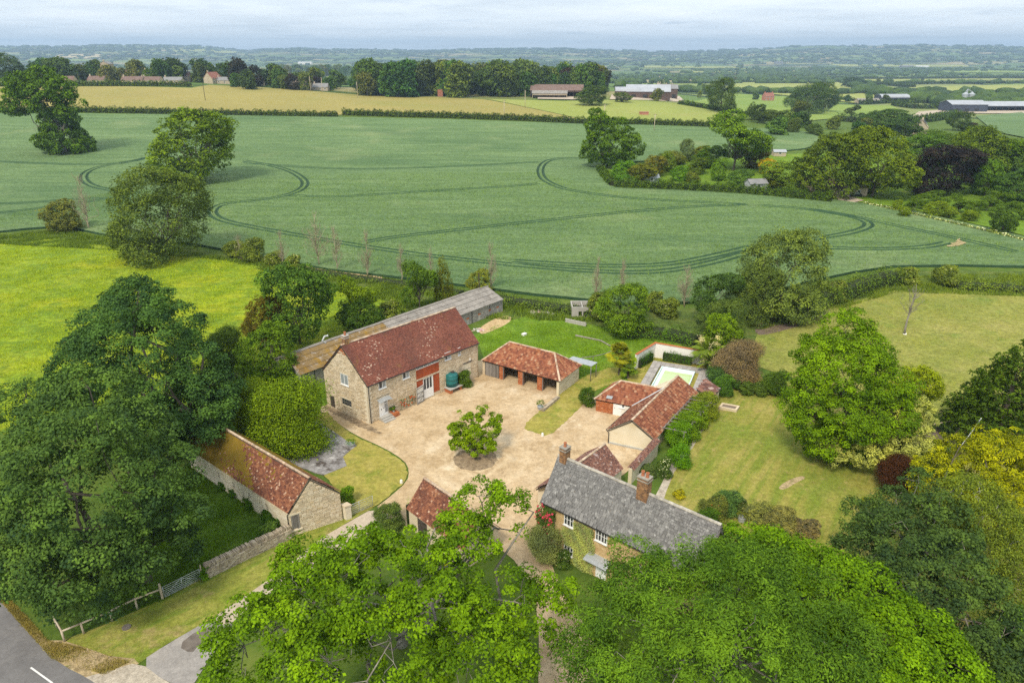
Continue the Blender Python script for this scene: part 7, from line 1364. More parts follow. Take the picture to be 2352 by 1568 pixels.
# wind-leaning field oak with ivy trunk on the left
P = G(152, 352); hh = HT(P, 162)
s_ = hh / 22.0
lob = [(x * s_, y * s_, z * s_, r * s_, r * s_, rz * s_) for x, y, z, r, rz in ((0, 0, 3.5, 6.5, 3.5), (2, 0, 2.5, 6, 2.6), (-1, 1, 8, 4.2, 4.5), (1, -2, 7, 4, 4), (-5, 0, 17, 5, 3.2), (-9, 1, 15, 4.6, 3), (-11, -1, 12, 3, 2), (-3, 2, 20, 4.2, 2.4), (1, 0, 17, 4.8, 3.4), (4.5, 0, 13.5, 3.4, 2.6), (-1, -3, 14, 4, 3.4), (-7, -2, 19, 3.4, 2), (3, -1, 10.5, 3, 2.4))]
big_tree('ivy_oak', 'leaning old oak with ivy-covered trunk alone in the wheat', P, lob, (.068, .125, .014), 71, 560, 56, 1.35 * s_, .62 * s_, 5 * s_, .6 * s_, 40, 'bark_grey', shell=(.7, 1.04), low=-.8, inner=.7)
for i, (b, top, lab) in enumerate((((1385, 385), 250, 'dark green garden tree at the hedge corner in the wheat'),)):
    P = G(*b); hh = HT(P, top); s_ = hh / 20; lob = [(x * s_, y * s_, z * s_, r * s_, r * s_, rz * s_) for x, y, z, r, rz in ((2, 0, 7, 8, 5.5), (-3, 0, 15, 4, 4), (-3.5, 0, 18, 2.8, 2.2), (4, 1, 13, 5, 4), (8, 0, 10, 4.4, 3.6), (10, 0, 6.5, 4, 2.6), (-3, -2, 8, 5, 4), (3, -4, 8, 5, 4), (0, 0, 12, 5.5, 4), (-4, 0, 4.5, 4, 3), (6, -3, 5, 4.5, 3))]
    big_tree('field_sycamore', lab, P, lob, (.075, .135, .012), 75, 520, 56, 1.25 * s_, .55 * s_, 4 * s_, .4 * s_, 30, low=-.8, inner=.7, shell=(.75, 1.04))
# hedge-line scrub and elders with cream flowers
EL = [(1530, 728, 690, 50, 'cream-flowered elder bush beside the dark ash'), (1500, 715, 672, 40, 'green flowerless elder bush beside the rowan'), (1375, 735, 672, 46, 'cream-flowered elder between the rowan and the concrete hut'), (540, 590, 555, 44, 'white-flowered elder bush in the dead scrub by the wheat'), (585, 600, 550, 48, 'yellowish elder among dead stems by the wheat'), (632, 608, 580, 40, 'pale dying elder in the scrub line by the wheat'), (675, 618, 588, 30, 'small white-flowered elder above the tall meadow tree'), (893, 730, 695, 46, 'white-flowered elder beside the ivy thicket'), (1905, 690, 650, 70, 'cream-dotted elder in the paddock hedge'), (2080, 650, 618, 56, 'cream-flowered elder in the far paddock hedge'), (2170, 655, 615, 56, 'round cream-flowered elder at the end of the paddock hedge')]
for i, (x, y, top, w, lab) in enumerate(EL):
    P = G(x, y); shrub('elder_bush', lab, P, w * SCL(P), HT(P, top), (.12, .155, .04), 200 + i, .26, .7, flowers=('flowers', (.72, .68, .50), 170, .3), cr=.2)
hedge('boundary_hedge', 'rough green boundary hedge between paddock and wheat field', [G(*p) for p in ((1760, 740), (1850, 712), (1930, 688), (1990, 664), (2050, 648))], 4.5, 3.0, (.075, .12, .025), 150, .3, 11)
hedge('boundary_hedge', 'low bramble hedge along the far side of the paddock', [G(*p) for p in ((2190, 662), (2260, 664), (2352, 672), (2500, 684))], 4.0, 1.5, (.11, .155, .03), 110, .28, 12)
hedge('scrub_strip', 'strip of bramble scrub along the wheat edge behind the lush grass', [G(*p) for p in ((1130, 690), (1200, 702), (1290, 716), (1370, 722))], 4.0, 1.4, (.085, .13, .03), 120, .26, 13)
hedge('scrub_strip', 'dark bramble scrub beneath the trees along the pool garden', [G(*p) for p in ((1440, 770), (1530, 772), (1600, 790))], 4.5, 1.5, (.06, .12, .016), 120, .24, 14)
hedge('scrub_strip', 'low weedy strip along the wheat edge behind the meadow', [G(*p) for p in ((640, 612), (760, 632), (900, 652), (1060, 676))], 3.5, .8, (.085, .125, .03), 90, .24, 15)
hedge('lane_hedge', 'overgrown dark hedge behind the rounded shrub and small tree', [G(*p) for p in ((500, 900), (560, 870), (640, 870))], 3.2, 1.6, (.07, .125, .016), 140, .2, 16)
# bare dying poplars along the boundary
BP = [((735, 612), 492, 41, 30, .17, 'tall bare dying poplar clump on the wheat boundary'), ((775, 622), 520, 42, 22, .10, 'slim bare poplar beside the tall dying clump'), ((845, 635), 530, 43, 24, .10, 'thin bare poplar standing alone on the boundary track'), ((922, 645), 560, 44, 22, .09, 'faint twiggy dead poplar beside the slender ash'), ((990, 645), 570, 45, 16, .08, 'short dead poplar between the slender ash and ivy stump'), ((1128, 668), 562, 46, 26, .09, 'bare poplar behind the elder at the block shed end'), ((1371, 695), 590, 47, 20, .07, 'very thin dead poplar behind the concrete hut'), ((1427, 690), 598, 48, 30, .06, 'dense twiggy narrow dead poplar behind the rowan'), ((1572, 705), 608, 49, 40, .14, 'wide bare twiggy tree beside the dark ash'), ((650, 612), 528, 50, 20, .12, 'bare scrub tree among the elders'), ((555, 600), 535, 51, 16, .14, 'bare dead stems rising behind the white-flowered elder'), ((205, 528), 405, 52, 26, .12, 'bare many-stemmed dead tree beside the corner elder')]
for b, top, sd_, n_, sp_, lab in BP: bare_tree('bare_poplar', lab, b, top, sd_, n=n_ + 26, spread=sp_ * 1.25, r0=.017, low=.08, sub=9)
bare_tree('bare_tree', 'leafless grey young tree alone in the paddock', (2078, 768), 652, 60, col='bark_grey', n=22, spread=.16, r0=.022, low=.35, sub=7)
q = MB(); pp = G(2078, 768); q.lathe(pp, [(.3, 0), (.28, .12), (.16, .34), (.05, .4)], 10); tag(q.build('tree_guard', 'pool_white', base=pp), 'pale guard round the foot of the leafless paddock tree', 'tree guard')
# ------------------------------------------------------------------ grass that stands
def PXP(*p): return [tuple(G(*q)[:2]) for q in p]
grass_stuff('meadow_grass', 'long yellow-green meadow grass with buttercups', PXP((-200, 640), (0, 560), (260, 570), (520, 596), (760, 660), (900, 700), (700, 820), (560, 850), (480, 900), (0, 990), (-200, 1040)), 90000, .32, (.27, .335, .02), 1, .045)
grass_stuff('wheat_crop', 'standing green wheat in the big field', PXP((-100, 520), (230, 450), (500, 420), (900, 400), (1240, 400), (1420, 445), (1900, 475), (2300, 560), (2450, 600), (2352, 612), (2050, 612), (1880, 640), (1700, 684), (1500, 694), (1360, 688), (1080, 655), (760, 616), (540, 576), (330, 550), (150, 516), (0, 530)), 120000, .42, (.13, .205, .07), 8, .07, .42, 'wheat', TRAMS, -.6)
grass_stuff('bank_grass', 'tall rank grass along the wheat boundary', PXP((-200, 600), (0, 540), (150, 530), (330, 562), (640, 612), (900, 655), (1080, 676), (1360, 708), (1440, 740), (1160, 735), (930, 720), (760, 665), (520, 600), (260, 575), (0, 562), (-200, 640)), 70000, .6, (.115, .17, .03), 2, .06)
grass_stuff('rank_grass', 'tall rank grass on the bank above the paddock', PXP((1740, 760), (1960, 640), (2352, 628), (2600, 640), (2600, 690), (2060, 672), (1880, 725)), 30000, .55, (.13, .18, .03), 3, .06)
grass_stuff('yard_long_grass', 'lush long grass behind the cart shed', PXP((1095, 770), (1150, 742), (1330, 740), (1560, 790), (1500, 850), (1360, 890), (1260, 850), (1120, 830)), 40000, .2, (.14, .235, .016), 4, .03)
grass_stuff('paddock_grass', 'tufted dry paddock grass', PXP((1745, 745), (2060, 672), (2500, 690), (2500, 990), (2200, 970), (1800, 862)), 45000, .16, (.27, .275, .06), 5, .035)
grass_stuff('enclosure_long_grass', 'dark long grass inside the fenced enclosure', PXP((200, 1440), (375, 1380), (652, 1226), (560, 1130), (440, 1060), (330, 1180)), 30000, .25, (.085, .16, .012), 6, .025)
grass_stuff('roadside_grass', 'dry straw grass on the road verge', PXP((-100, 1280), (0, 1350), (110, 1470), (200, 1490), (300, 1520), (240, 1550), (120, 1515), (0, 1380)), 14000, .22, (.26, .215, .10), 7, .02)
# ------------------------------------------------------------------ the neighbour's garden and orchard
NG = [
    ('open', 0, 'walnut_tree', 'broad open-crowned bright green tree over the neighbour garden', (1685, 392), 254, 150, (.11, .185, .016)),
    ('bush', 0, 'laurel_bush', 'dark green laurel at the foot of the open-crowned tree', (1625, 385), 335, 70, (.06, .115, .014)),
    ('bush', 1, 'yew_bush', 'dark rust-tinged yew beside the open-crowned tree', (1735, 385), 335, 60, (.085, .08, .012)),
    ('fine', 1, 'silver_tree', 'small silvery tree beside the open-crowned tree', (1578, 372), 318, 38, (.12, .16, .08)),
    ('mid', 1, 'horse_chestnut', 'big dome-shaped olive green horse chestnut beside the cottage drive', (1905, 450), 300, 170, (.088, .125, .014)),
    ('mid', 2, 'horse_chestnut', 'wide brighter olive horse chestnut with a blue-black car at its foot', (2005, 452), 295, 180, (.105, .145, .014)),
    ('mid', 5, 'copper_beech', 'dark purple copper beech between the chestnuts', (2158, 445), 330, 165, (.026, .019, .032)),
    ('mid', 6, 'horse_chestnut', 'tall olive green tree beside the copper beech', (2235, 425), 292, 140, (.092, .135, .02)),
    ('mid', 3, 'lime_tree', 'mid-green tree behind the copper beech and cottage', (2110, 395), 310, 130, (.075, .14, .022)),
    ('mid', 4, 'garden_tree', 'bright green tree at the lane bend beside the tall olive tree', (2315, 430), 320, 130, (.10, .17, .014)),
    ('bush', 2, 'lilac_bush', 'bright green garden bush beside the yellow broom', (1800, 430), 372, 110, (.125, .185, .02)),
    ('bush', 0, 'yellow_broom', 'golden yellow broom bush in the neighbour garden', (1764, 400), 366, 54, (.42, .29, .008)),
    ('mid', 7, 'lane_tree', 'dark green tree on the lane below the bright bend tree', (2335, 470), 385, 110, (.06, .115, .03)),
    ('mid', 0, 'lane_tree', 'blue-green tree at the end of the lane', (2400, 455), 330, 150, (.07, .12, .035)),
    ('bush', 1, 'round_bush', 'round dark bush at the orchard wall end', (2297, 535), 475, 62, (.07, .12, .025)),
]
for k, v_, nm, lab, b, top, w, c in NG: tree_px(k, v_, nm, lab, b, top, w, c)
GR = random.Random(8)
for i, (x, y, w, h) in enumerate(((1430, 415, 60, 45), (1470, 420, 70, 45), (1500, 405, 60, 50), (1530, 395, 50, 45), (1560, 415, 44, 34), (1600, 400, 46, 40), (1650, 415, 44, 50), (1700, 425, 60, 36), (1440, 428, 50, 26), (1590, 420, 34, 24), (1830, 448, 60, 26), (1775, 432, 50, 30), (1610, 372, 50, 36), (1550, 378, 50, 32))):
    tree_px('bush', i % 3, 'garden_bush', 'rounded green bush crowded among others in the neighbour garden', (x, y), y - h, w, (GR.uniform(.07, .15), GR.uniform(.13, .19), GR.uniform(.012, .04)), 'bushes of the neighbour garden', 'bush')
for i, (x, y, w, h, c) in enumerate(((2090, 492, 40, 38, 0), (2115, 480, 44, 34, 0), (2145, 495, 50, 34, 1), (2075, 500, 30, 26, 1), (2200, 490, 56, 44, 0), (2235, 500, 46, 40, 0), (2225, 508, 40, 26, 1), (2180, 500, 34, 26, 1), (2265, 486, 50, 36, 0), (2310, 500, 60, 40, 0), (2150, 470, 60, 30, 0), (2060, 485, 26, 26, 1), (2345, 505, 50, 36, 0), (2290, 475, 60, 34, 0))):
    tree_px('open' if c == 0 else 'mid', i % 4, 'orchard_tree', 'small round fruit tree in the sloping orchard by the field wall', (x, y), y - h, w, (.16, .22, .018) if c else (.09, .15, .02), 'orchard trees')
hedge('clipped_hedge', 'clipped dark green hedge along the neighbour garden front', [G(*p) for p in ((1410, 432), (1560, 438), (1700, 446), (1800, 455), (1910, 466))], 3.2, 3.0, (.055, .095, .016), 170, .42, 21)
hedge('garden_side_hedge', 'low dark hedge on the wheat side of the garden corner tree', [G(*p) for p in ((1378, 392), (1392, 412), (1406, 428))], 3.0, 2.0, (.06, .105, .016), 150, .4, 22)
def flower_verge():
    path = [G(*p) for p in ((1985, 470), (2080, 492), (2180, 515), (2270, 536), (2352, 556))]; hedge('cow_parsley_strip', 'strip of white cow parsley along the orchard wall', path, 1.6, .9, (.14, .18, .06), 60, .35, 23, flowers=('flowers', (.70, .70, .64), 260, .3), cat='flowers')
flower_verge()
# ------------------------------------------------------------------ far buildings
MAT('far_stone', [(.3, (.40, .33, .23)), (.7, (.50, .42, .31))], .4); MAT('far_brick', [(.3, (.36, .15, .10)), (.7, (.44, .20, .14))], .4); MAT('far_roof_brown', [(.3, (.155, .105, .085)), (.7, (.22, .15, .125))], .4); MAT('far_roof_grey', [(.3, (.20, .20, .20)), (.7, (.28, .275, .27))], .4); MAT('far_roof_red', [(.3, (.25, .11, .08)), (.7, (.33, .15, .11))], .4); MAT('far_white', [(.3, (.66, .66, .64)), (.7, (.76, .76, .74))], .4); MAT('thatch', [(.3, (.16, .135, .11)), (.7, (.24, .2, .165))], .5); MAT('solar', [(.3, (.06, .08, .12)), (.7, (.09, .11, .16))], .5, rough=.3)
def far_house(name, label, P, ang, L, W, he, hr, wall='far_stone', roof='far_roof_brown', chim=1, win=2, storeys=1, group=None, cat='house', solar=False):
    u = Vector((math.cos(ang), math.sin(ang), 0)); v = perp(u); O = P - u * L / 2 - v * W / 2; t = thing(name, label, cat, P, group); X = lambda a, b, z: O + u * a + v * b + Z1 * z; q = MB(); q.prism([X(0, 0, -1), X(0, W, -1), X(0, W, he), X(0, W / 2, hr - .1), X(0, 0, he)], u * L); q.build('wall', wall, t)
    q = MB(); o = .35; k = (hr - he) / (W / 2); e = [X(-.2, -o, he - o * k + .2), X(L + .2, -o, he - o * k + .2), X(L + .2, W / 2, hr + .1), X(-.2, W / 2, hr + .1), X(L + .2, W + o, he - o * k + .2), X(-.2, W + o, he - o * k + .2)]; deck(q, (e[0], e[1], e[2], e[3]), .14); deck(q, (e[4], e[5], e[3], e[2]), .14); rf = q.build('roof', roof, t)
    for i in range(chim): q = MB(); a = (.6, L - 1.4, L / 2)[i]; q.box(X(a, W / 2 - .45, hr - .7), u * .9, v * .9, Z1 * 1.9); q.build('chimney', 'far_brick' if wall != 'far_stone' else wall, rf)
    if solar: q = MB(); sN = (e[3] - e[0]); q.box(e[0] + u * L * .45 + sN * .25 + Vector((0, 0, .25)), u * L * .4, sN * .55, Vector((0, 0, .06))); q.build('solar_panel', 'solar', rf)
    n = -v if v.y > 0 else v; b0 = 0 if n == -v else W
    for s in range(storeys):
        for i in range(win): a = L * (i + .5) / win - .6; z = 1.0 + s * 2.7; q = MB(); q.box(X(a, b0, z) + n * .0, u * 1.2, Z1 * 1.15, n * .06); w = q.build('window', 'far_white', t); q = MB(); q.box(X(a + .12, b0, z + .12) + n * .05, u * .96, Z1 * .9, n * .03); q.build('pane', 'glass_dark', w)
    return t
def FH(name, label, px, ang, L, W, he, hr, **kw): return far_house(name, label, G(*px), math.radians(ang), L, W, he, hr, **kw)
g1 = 'bungalows of the far village'
for i, (x, y, a, L, W, he, hr, k, roof) in enumerate(((152, 192, 4, 15, 8, 2.6, 5.6, 0, 'far_roof_brown'), (308, 192, 3, 16, 8, 2.6, 5.4, 1, 'far_roof_brown'), (352, 192, -4, 15, 8, 2.6, 5.2, 1, 'far_roof_brown'), (400, 192, 6, 14, 8, 2.6, 5.0, 1, 'far_roof_grey'), (226, 191, 0, 13, 8, 2.6, 5.4, 0, 'far_roof_brown'))):
    FH('bungalow', 'low brown-roofed cream bungalow at the edge of the far village', (x, y), a, L, W, he, hr, roof=roof, win=4, chim=1, group=g1)
for i, (x, y, a, L, W, he, hr, wall, roof, lab) in enumerate((
        (298, 188.5, 8, 13, 9, 5, 9.5, 'far_stone', 'far_roof_brown', 'twin-gabled cream house above the village bungalows'), (346, 188.5, 80, 10, 9, 5, 9.5, 'far_stone', 'far_roof_brown', 'steep-gabled village house beside the twin-gabled one'), (490, 192, 70, 11, 9, 4.2, 9, 'far_stone', 'far_roof_red', 'cream village house with rusty red roof facing the brown field'), (520, 193, 0, 14, 7, 3.0, 5.5, 'far_stone', 'far_roof_grey', 'grey-roofed annexe beside the red-roofed village house'), (252, 187.5, 90, 8, 8, 14, 16, 'far_stone', 'far_roof_grey', 'tall square stone church tower block among village trees'), (160, 188.5, 20, 14, 8, 4.5, 8, 'far_stone', 'far_roof_grey', 'pale stone house behind the leaning oak top'), (420, 188, 5, 14, 8, 4.5, 8, 'far_stone', 'far_roof_brown', 'brown-roofed house deep in the village trees'), (590, 197, 50, 11, 7, 3, 6.5, 'far_stone', 'far_roof_brown', 'small stone house at the end of the village by the brown field'), (690, 205, 5, 18, 8, 2.6, 7, 'far_stone', 'thatch', 'long thatched cottage at the top of the brown field'), (738, 208, 0, 12, 7, 2.8, 5.5, 'far_stone', 'far_roof_grey', 'low grey-roofed cottage beside the thatched one'), (692, 202, 80, 9, 7, 5, 8.5, 'far_brick', 'far_roof_red', 'red brick house behind the thatched cottage'), (510, 189, 0, 12, 8, 4, 7, 'far_stone', 'far_roof_brown', 'brown roof showing over the trees beside the village'),
        (1763, 232, 12, 12, 8, 5.6, 9.5, 'far_brick', 'far_roof_red', 'square red brick farmhouse alone in the green pasture'))):
    FH('village_house', lab, (x, y), a, L, W, he, hr, wall=wall, roof=roof, win=3, storeys=2 if he > 4 else 1, chim=2 if 'red brick' in lab else 1)
FH('thatched_cottage', 'cream cottage with dark roof and solar panels below the far field', (2112, 308), 62, 12, 7, 4, 8, wall='far_stone', roof='thatch', chim=1, storeys=1, solar=True, win=2)
FH('cottage', 'low stone cottage under the horse chestnuts by the drive', (1935, 448), 10, 12, 7, 3.0, 5.2, wall='far_stone', roof='far_roof_brown', chim=0, win=2)
FH('garden_shed', 'pale blue-grey wooden shed at the garden hedge', (1735, 436), 10, 6, 4, 2.4, 3.6, wall='pot_grey', roof='far_roof_grey', chim=0, win=1, cat='shed')
FH('garden_shed', 'cream shed with light roof behind the golden broom', (1788, 359), 0, 5, 3, 2.0, 2.8, wall='far_stone', roof='steel_roof', chim=0, win=1, cat='shed')
FH('greenhouse', 'small glass greenhouse behind the clipped hedge', (1494, 420), 5, 5, 3, 2.0, 3.0, wall='glass_pale', roof='glass_pale', chim=0, win=1, cat='greenhouse')
FH('stone_outhouse', 'gabled stone outhouse beside the horse chestnut', (1850, 440), 60, 8, 5, 2.6, 4.6, wall='far_stone', roof='far_roof_brown', chim=0, win=1, cat='outhouse')
def farm_barn(name, label, px, ang, L, W, he, hr, wall, roof, open_=True, curved=False):
    P = G(*px); u = Vector((math.cos(math.radians(ang)), math.sin(math.radians(ang)), 0)); v = perp(u); O = P - u * L / 2; X = lambda a, b, z: O + u * a + v * b + Z1 * z; t = thing(name, label, 'barn', P); q = MB()
    z0 = 2.4 if open_ else -1
    q.box(X(0, W - .3, -1), u * L, v * .3, Z1 * (he + 1)); q.prism([X(0, 0, -1), X(0, W - .31, -1), X(0, W - .31, he), X(0, W / 2, hr), X(0, 0, he)], u * .3); q.prism([X(L - .3, 0, -1), X(L - .3, W - .31, -1), X(L - .3, W - .31, he), X(L - .3, W / 2, hr), X(L - .3, 0, he)], u * .3)
    if not open_: q.box(X(.31, 0, -1), u * (L - .62), v * .25, Z1 * (he + 1))
    else: q.box(X(.31, 0, he - 1.2), u * (L - .62), v * .2, Z1 * 1.2)
    q.build('wall', wall, t); q = MB(); n = 8
    if curved: pr = [(W / 2 - (W / 2 + .3) * math.cos(math.pi * i / n), he + (hr - he) * math.sin(math.pi * i / n)) for i in range(n + 1)]
    else: pr = [(-.5, he - .1), (W / 2, hr + .25), (W + .5, he - .1)]
    for (b0, y0), (b1, y1) in zip(pr[:-1], pr[1:]): q.prism([X(-.4, b0, y0), X(-.4, b1, y1), X(-.4, b1, y1 + .15), X(-.4, b0, y0 + .15)], u * (L + .8))
    q.build('roof', roof, t)
    if open_:
        m = max(2, int(L / 6))
        for i in range(m + 1): q = MB(); q.box(X((L - .4) * i / m + .05, .25, -1), u * .3, v * .3, Z1 * (he)); q.build('post', 'dark_wood', t)
    else:
        for i in range(max(1, int(L / 9))): q = MB(); q.box(X(4 + i * 9, 0, 0), u * 3.6, Z1 * 3.4, -v * .06); q.build('door', 'dark_metal', t)
    return t
farm_barn('cattle_barn', 'long brown-roofed open cattle barn below the tree belt', (1278, 224), -6, 40, 22, 5, 8.5, 'brown_clad', 'far_roof_brown'); farm_barn('cattle_barn', 'low grey lean-to barn in front of the brown-roofed cattle barn', (1262, 226), -6, 26, 8, 3.4, 5, 'far_stone', 'asbestos')
farm_barn('dutch_barn', 'dark barn with white curved roof in the far farmyard', (1440, 224), -4, 18, 11, 4.5, 7.5, 'brown_clad', 'steel_roof', False, True); farm_barn('steel_barn', 'wide dark barn with grey steel roof in the far farmyard', (1488, 228), -8, 34, 22, 5.5, 10, 'brown_clad', 'steel_roof', False); farm_barn('steel_barn', 'tall brown steel barn at the end of the far farmyard', (1532, 226), -8, 18, 18, 8, 11, 'brown_clad', 'far_roof_grey', False)
FH('manor_house', 'many-gabled stone manor roof behind the dark barns', (1528, 219), 10, 18, 10, 8, 13, wall='far_stone', roof='far_roof_brown', chim=3, win=4, storeys=2); FH('manor_house', 'stone wing with tall chimneys beside the manor roof', (1512, 218), 95, 12, 8, 8, 13.5, wall='far_stone', roof='far_roof_grey', chim=2, win=2, storeys=2)
farm_barn('silo_barn', 'dark blue clad barn with grey roof at the foot of the silos', (2225, 258), -2, 34, 24, 7, 10, 'navy_clad', 'steel_roof', False); farm_barn('long_cattle_shed', 'very long open-sided grey-roofed cattle shed beside the silos', (2345, 256), -1, 110, 18, 5, 8.5, 'navy_clad', 'steel_roof')
farm_barn('hay_barn', 'black and grey roundish-roofed barn in the distant pasture', (2055, 236), 4, 34, 16, 5.5, 9, 'navy_clad', 'steel_roof', True, True); farm_barn('small_barn', 'low tan and grey sheds beside the roundish-roofed barn', (1996, 238), 6, 26, 9, 3, 5, 'far_stone', 'asbestos', False)
for i in (0, 1):
    P = G(2212 + i * 15, 240); q = MB(); t = thing('grain_silo', 'cylindrical galvanised grain silo with conical cap beside the dark blue barn', 'silo', P, 'pair of grain silos'); h = 11.0; q.lathe(P, [(3.1, -1)] + [(3.1 + .05 * (k % 2), h * k / 12) for k in range(13)], 18); q.build('bin', 'galvanised', t); q = MB(); q.lathe(P + Z1 * h, [(3.3, 0), (.4, 2.2), (.35, 2.8)], 18); q.build('cap', 'galvanised', t)
P = G(2219, 240); q = MB(); q.box(P + Vector((-.5, 2.6, -1)), (1, 0, 0), (0, 1, 0), (0, 0, 17)); q.tube([P + Vector((0, 3.1, 16)), P + Vector((-3, 1, 13.4))], .3, 6); q.tube([P + Vector((0, 3.1, 16)), P + Vector((4, 1, 13.4))], .3, 6); tag(q.build('grain_elevator', 'galvanised', base=P), 'thin steel elevator tower standing between the two grain silos', 'elevator')
q = MB(); P = G(1012, 222); q.box(P + Vector((-2, -2, -1)), (4, 0, 0), (0, 4, 0), (0, 0, 6)); q.box(P + Vector((-1.2, -2.1, 1)), (2.6, 0, 0), (0, .1, 0), (0, 0, 4.2)); tag(q.build('field_tower', 'far_brick', base=P), 'small square brick tower at the edge of the tree belt', 'tower')
q = MB(); P = G(1479, 264); q.box(P + Vector((-2.6, -1, -.5)), (5.2, 0, 0), (0, 2.2, 0), (0, 0, 2.1)); q.box(P + Vector((-2.8, -1.2, 1.6)), (5.6, 0, 0), (0, 2.6, 0), (0, 0, .15)); tag(q.build('field_trailer', 'far_brick', base=P), 'small rusty brick-red hut alone in the lime green field', 'hut')
# far industrial estate glimpsed in the vale
for i, (x, y, L) in enumerate(((1110, 158, 90), (1150, 160, 120), (1195, 158, 100), (1220, 163, 80), (1085, 163, 70), (700, 148, 80), (2085, 157, 60), (2120, 158, 60), (1790, 147, 50))):
    P = G(x, y); q = MB(); q.box(P + Vector((-L / 2, 0, -4)), (L, 0, 0), (0, 30, 0), (0, 0, 14)); q.prism([P + Vector((-L / 2 - 1, -1, 10)), P + Vector((-L / 2 - 1, 31, 10)), P + Vector((-L / 2 - 1, 15, 13.5))], (L + 2, 0, 0)); tag(q.build('warehouse', 'far_white' if i % 2 else 'far_roof_grey', base=P), 'pale flat warehouse in the distant vale town', 'warehouse', 'warehouses in the vale')
# farmyard ground
sheet('farmyard', GP((1235, 229), (1345, 231), (1345, 222), (1235, 220)), .6, 'drive', grid=20); sheet('farmyard', GP((1400, 230), (1575, 236), (1560, 222), (1405, 219)), .6, 'drive', grid=20); sheet('farmyard', GP((2090, 272), (2190, 262), (2352, 262), (2352, 252), (2200, 250), (2110, 258)), .6, 'drive', grid=20)
# utility poles
for i, (x, y, top) in enumerate(((472, 232, 166), (1148, 0, 0), (714, 211, 175), (741, 213, 178), (822, 226, 186), (1158, 274, 230), (1206, 250, 205), (1502, 303, 262), (1388, 272, 240), (888, 216, 182))):
    if not top: continue
    P = G(x, y); h = min(11, HT(P, top)); t = thing('utility_pole', 'thin wooden utility pole with short crossarm in the far fields', 'pole', P, 'utility poles'); pipe(t, 'shaft', [P - Z1 * .5, P + Z1 * h], .16, 'dark_wood' if i == 0 else 'pale_wood'); pipe(t, 'crossarm', [P + Z1 * (h - .4) - Vector((.9, 0, 0)), P + Z1 * (h - .4) + Vector((.9, 0, 0))], .08, 'dark_wood')
# parked car by the cottage
def car():
    P = G(1962, 452); t = thing('parked_car', 'dark blue-black car parked on the cottage drive under the chestnut', 'car', P); q = MB(); prof = [(-2.1, .35), (-2.1, .85), (-1.9, 1.0), (-1.3, 1.05), (-.8, 1.5), (.9, 1.52), (1.5, 1.05), (2.0, .9), (2.1, .6), (2.1, .35)]; q.prism([P + Vector((a, -.85, z)) for a, z in prof], (0, 1.7, 0)); q.build('body', 'car_paint', t)
    q = MB(); q.prism([P + Vector((a, -.87, z)) for a, z in ((-1.15, 1.08), (-.72, 1.42), (.82, 1.44), (1.3, 1.08))], (0, 1.74, 0)); q.build('windows', 'glass_pale', t)
    for a in (-1.3, 1.35):
        for b in (-.8, .8): q = MB(); q.tube([P + Vector((a, b - .12, .33)), P + Vector((a, b + .12, .33))], .33, 12); q.build('wheel', 'dark_metal', t)
car()
# ------------------------------------------------------------------ far hedges and trees
HG = (.055, .085, .018)
hedge('field_hedge', 'long dark hedge between the wheat and the brown field', [G(*p) for p in ((-300, 257), (0, 257), (200, 258), (400, 262), (600, 266), (776, 269))], 4, 3.0, HG, 46, .75, 31)
hedge('field_hedge', 'dark hedge continuing past the gap between wheat and lime field', [G(*p) for p in ((788, 264), (1000, 270), (1200, 277), (1340, 284), (1500, 288), (1645, 293))], 4, 3.2, HG, 50, .75, 32)
hedge('field_hedge', 'hedge along the top of the brown field before the village', [G(*p) for p in ((-300, 200), (100, 198), (250, 198), (440, 200))], 5, 3.6, (.065, .10, .025), 40, .9, 33)
for i, (pts, w, h) in enumerate((([(1560, 240), (1700, 264), (1860, 286)], 5, 3), ([(1600, 206), (1800, 214), (1960, 234)], 6, 4), ([(1970, 238), (2150, 237), (2352, 234), (2600, 230)], 6, 4), ([(1560, 192), (1720, 190), (1950, 189), (2100, 202)], 8, 6), ([(1980, 196), (2200, 193), (2500, 190)], 9, 7), ([(1560, 176), (1800, 177), (2000, 183), (2352, 181), (2600, 182)], 12, 9), ([(2050, 243), (2100, 250), (2180, 250)], 6, 5), ([(1920, 278), (2030, 286), (2130, 280), (2200, 268)], 8, 5), ([(600, 196), (640, 196), (700, 206)], 5, 5))):
    hedge('vale_hedge', 'dark hedgerow dividing the distant vale pastures', [G(*p) for p in pts], w, h, (.05, .085, .026), 14, 1.5, 40 + i, group='hedgerows of the vale')
FR = random.Random(17)
def belt(n, label, group, xf, yf, hf, wf, cols, kinds=('far',), name='belt_tree'):
    for i in range(n):
        x, y = xf(i), yf(i); P = G(x, y); h = hf(); w = h * wf(); k = FR.choice(kinds); v_ = FR.randrange(6 if k == 'far' else 4); c = FR.choice(cols); c = tuple(q * FR.uniform(.8, 1.2) for q in c); tm, cm = unit_tree(k, v_); put_tree(name, label, 'tree', P, tm, cm, c, group, (w, w, h), FR.uniform(0, 6.28))
GN = [(.08, .13, .04), (.06, .105, .034), (.11, .15, .055), (.05, .09, .034), (.12, .165, .05)]
DP = [(.04, .03, .035)]
belt(95, 'leafy tree in the dark belt of woodland beyond the brown field', 'trees of the woodland belt', lambda i: FR.uniform(830, 1225), lambda i: FR.uniform(207, 224), lambda: FR.uniform(15, 27), lambda: FR.uniform(.75, 1.1), GN + [(.085, .12, .05)])
belt(34, 'tree in the wood behind the brown-roofed cattle barn', 'trees behind the cattle barn', lambda i: FR.uniform(1225, 1385), lambda i: FR.uniform(208, 219), lambda: FR.uniform(15, 25), lambda: FR.uniform(.6, .95), GN + [(.09, .13, .025)] + DP)
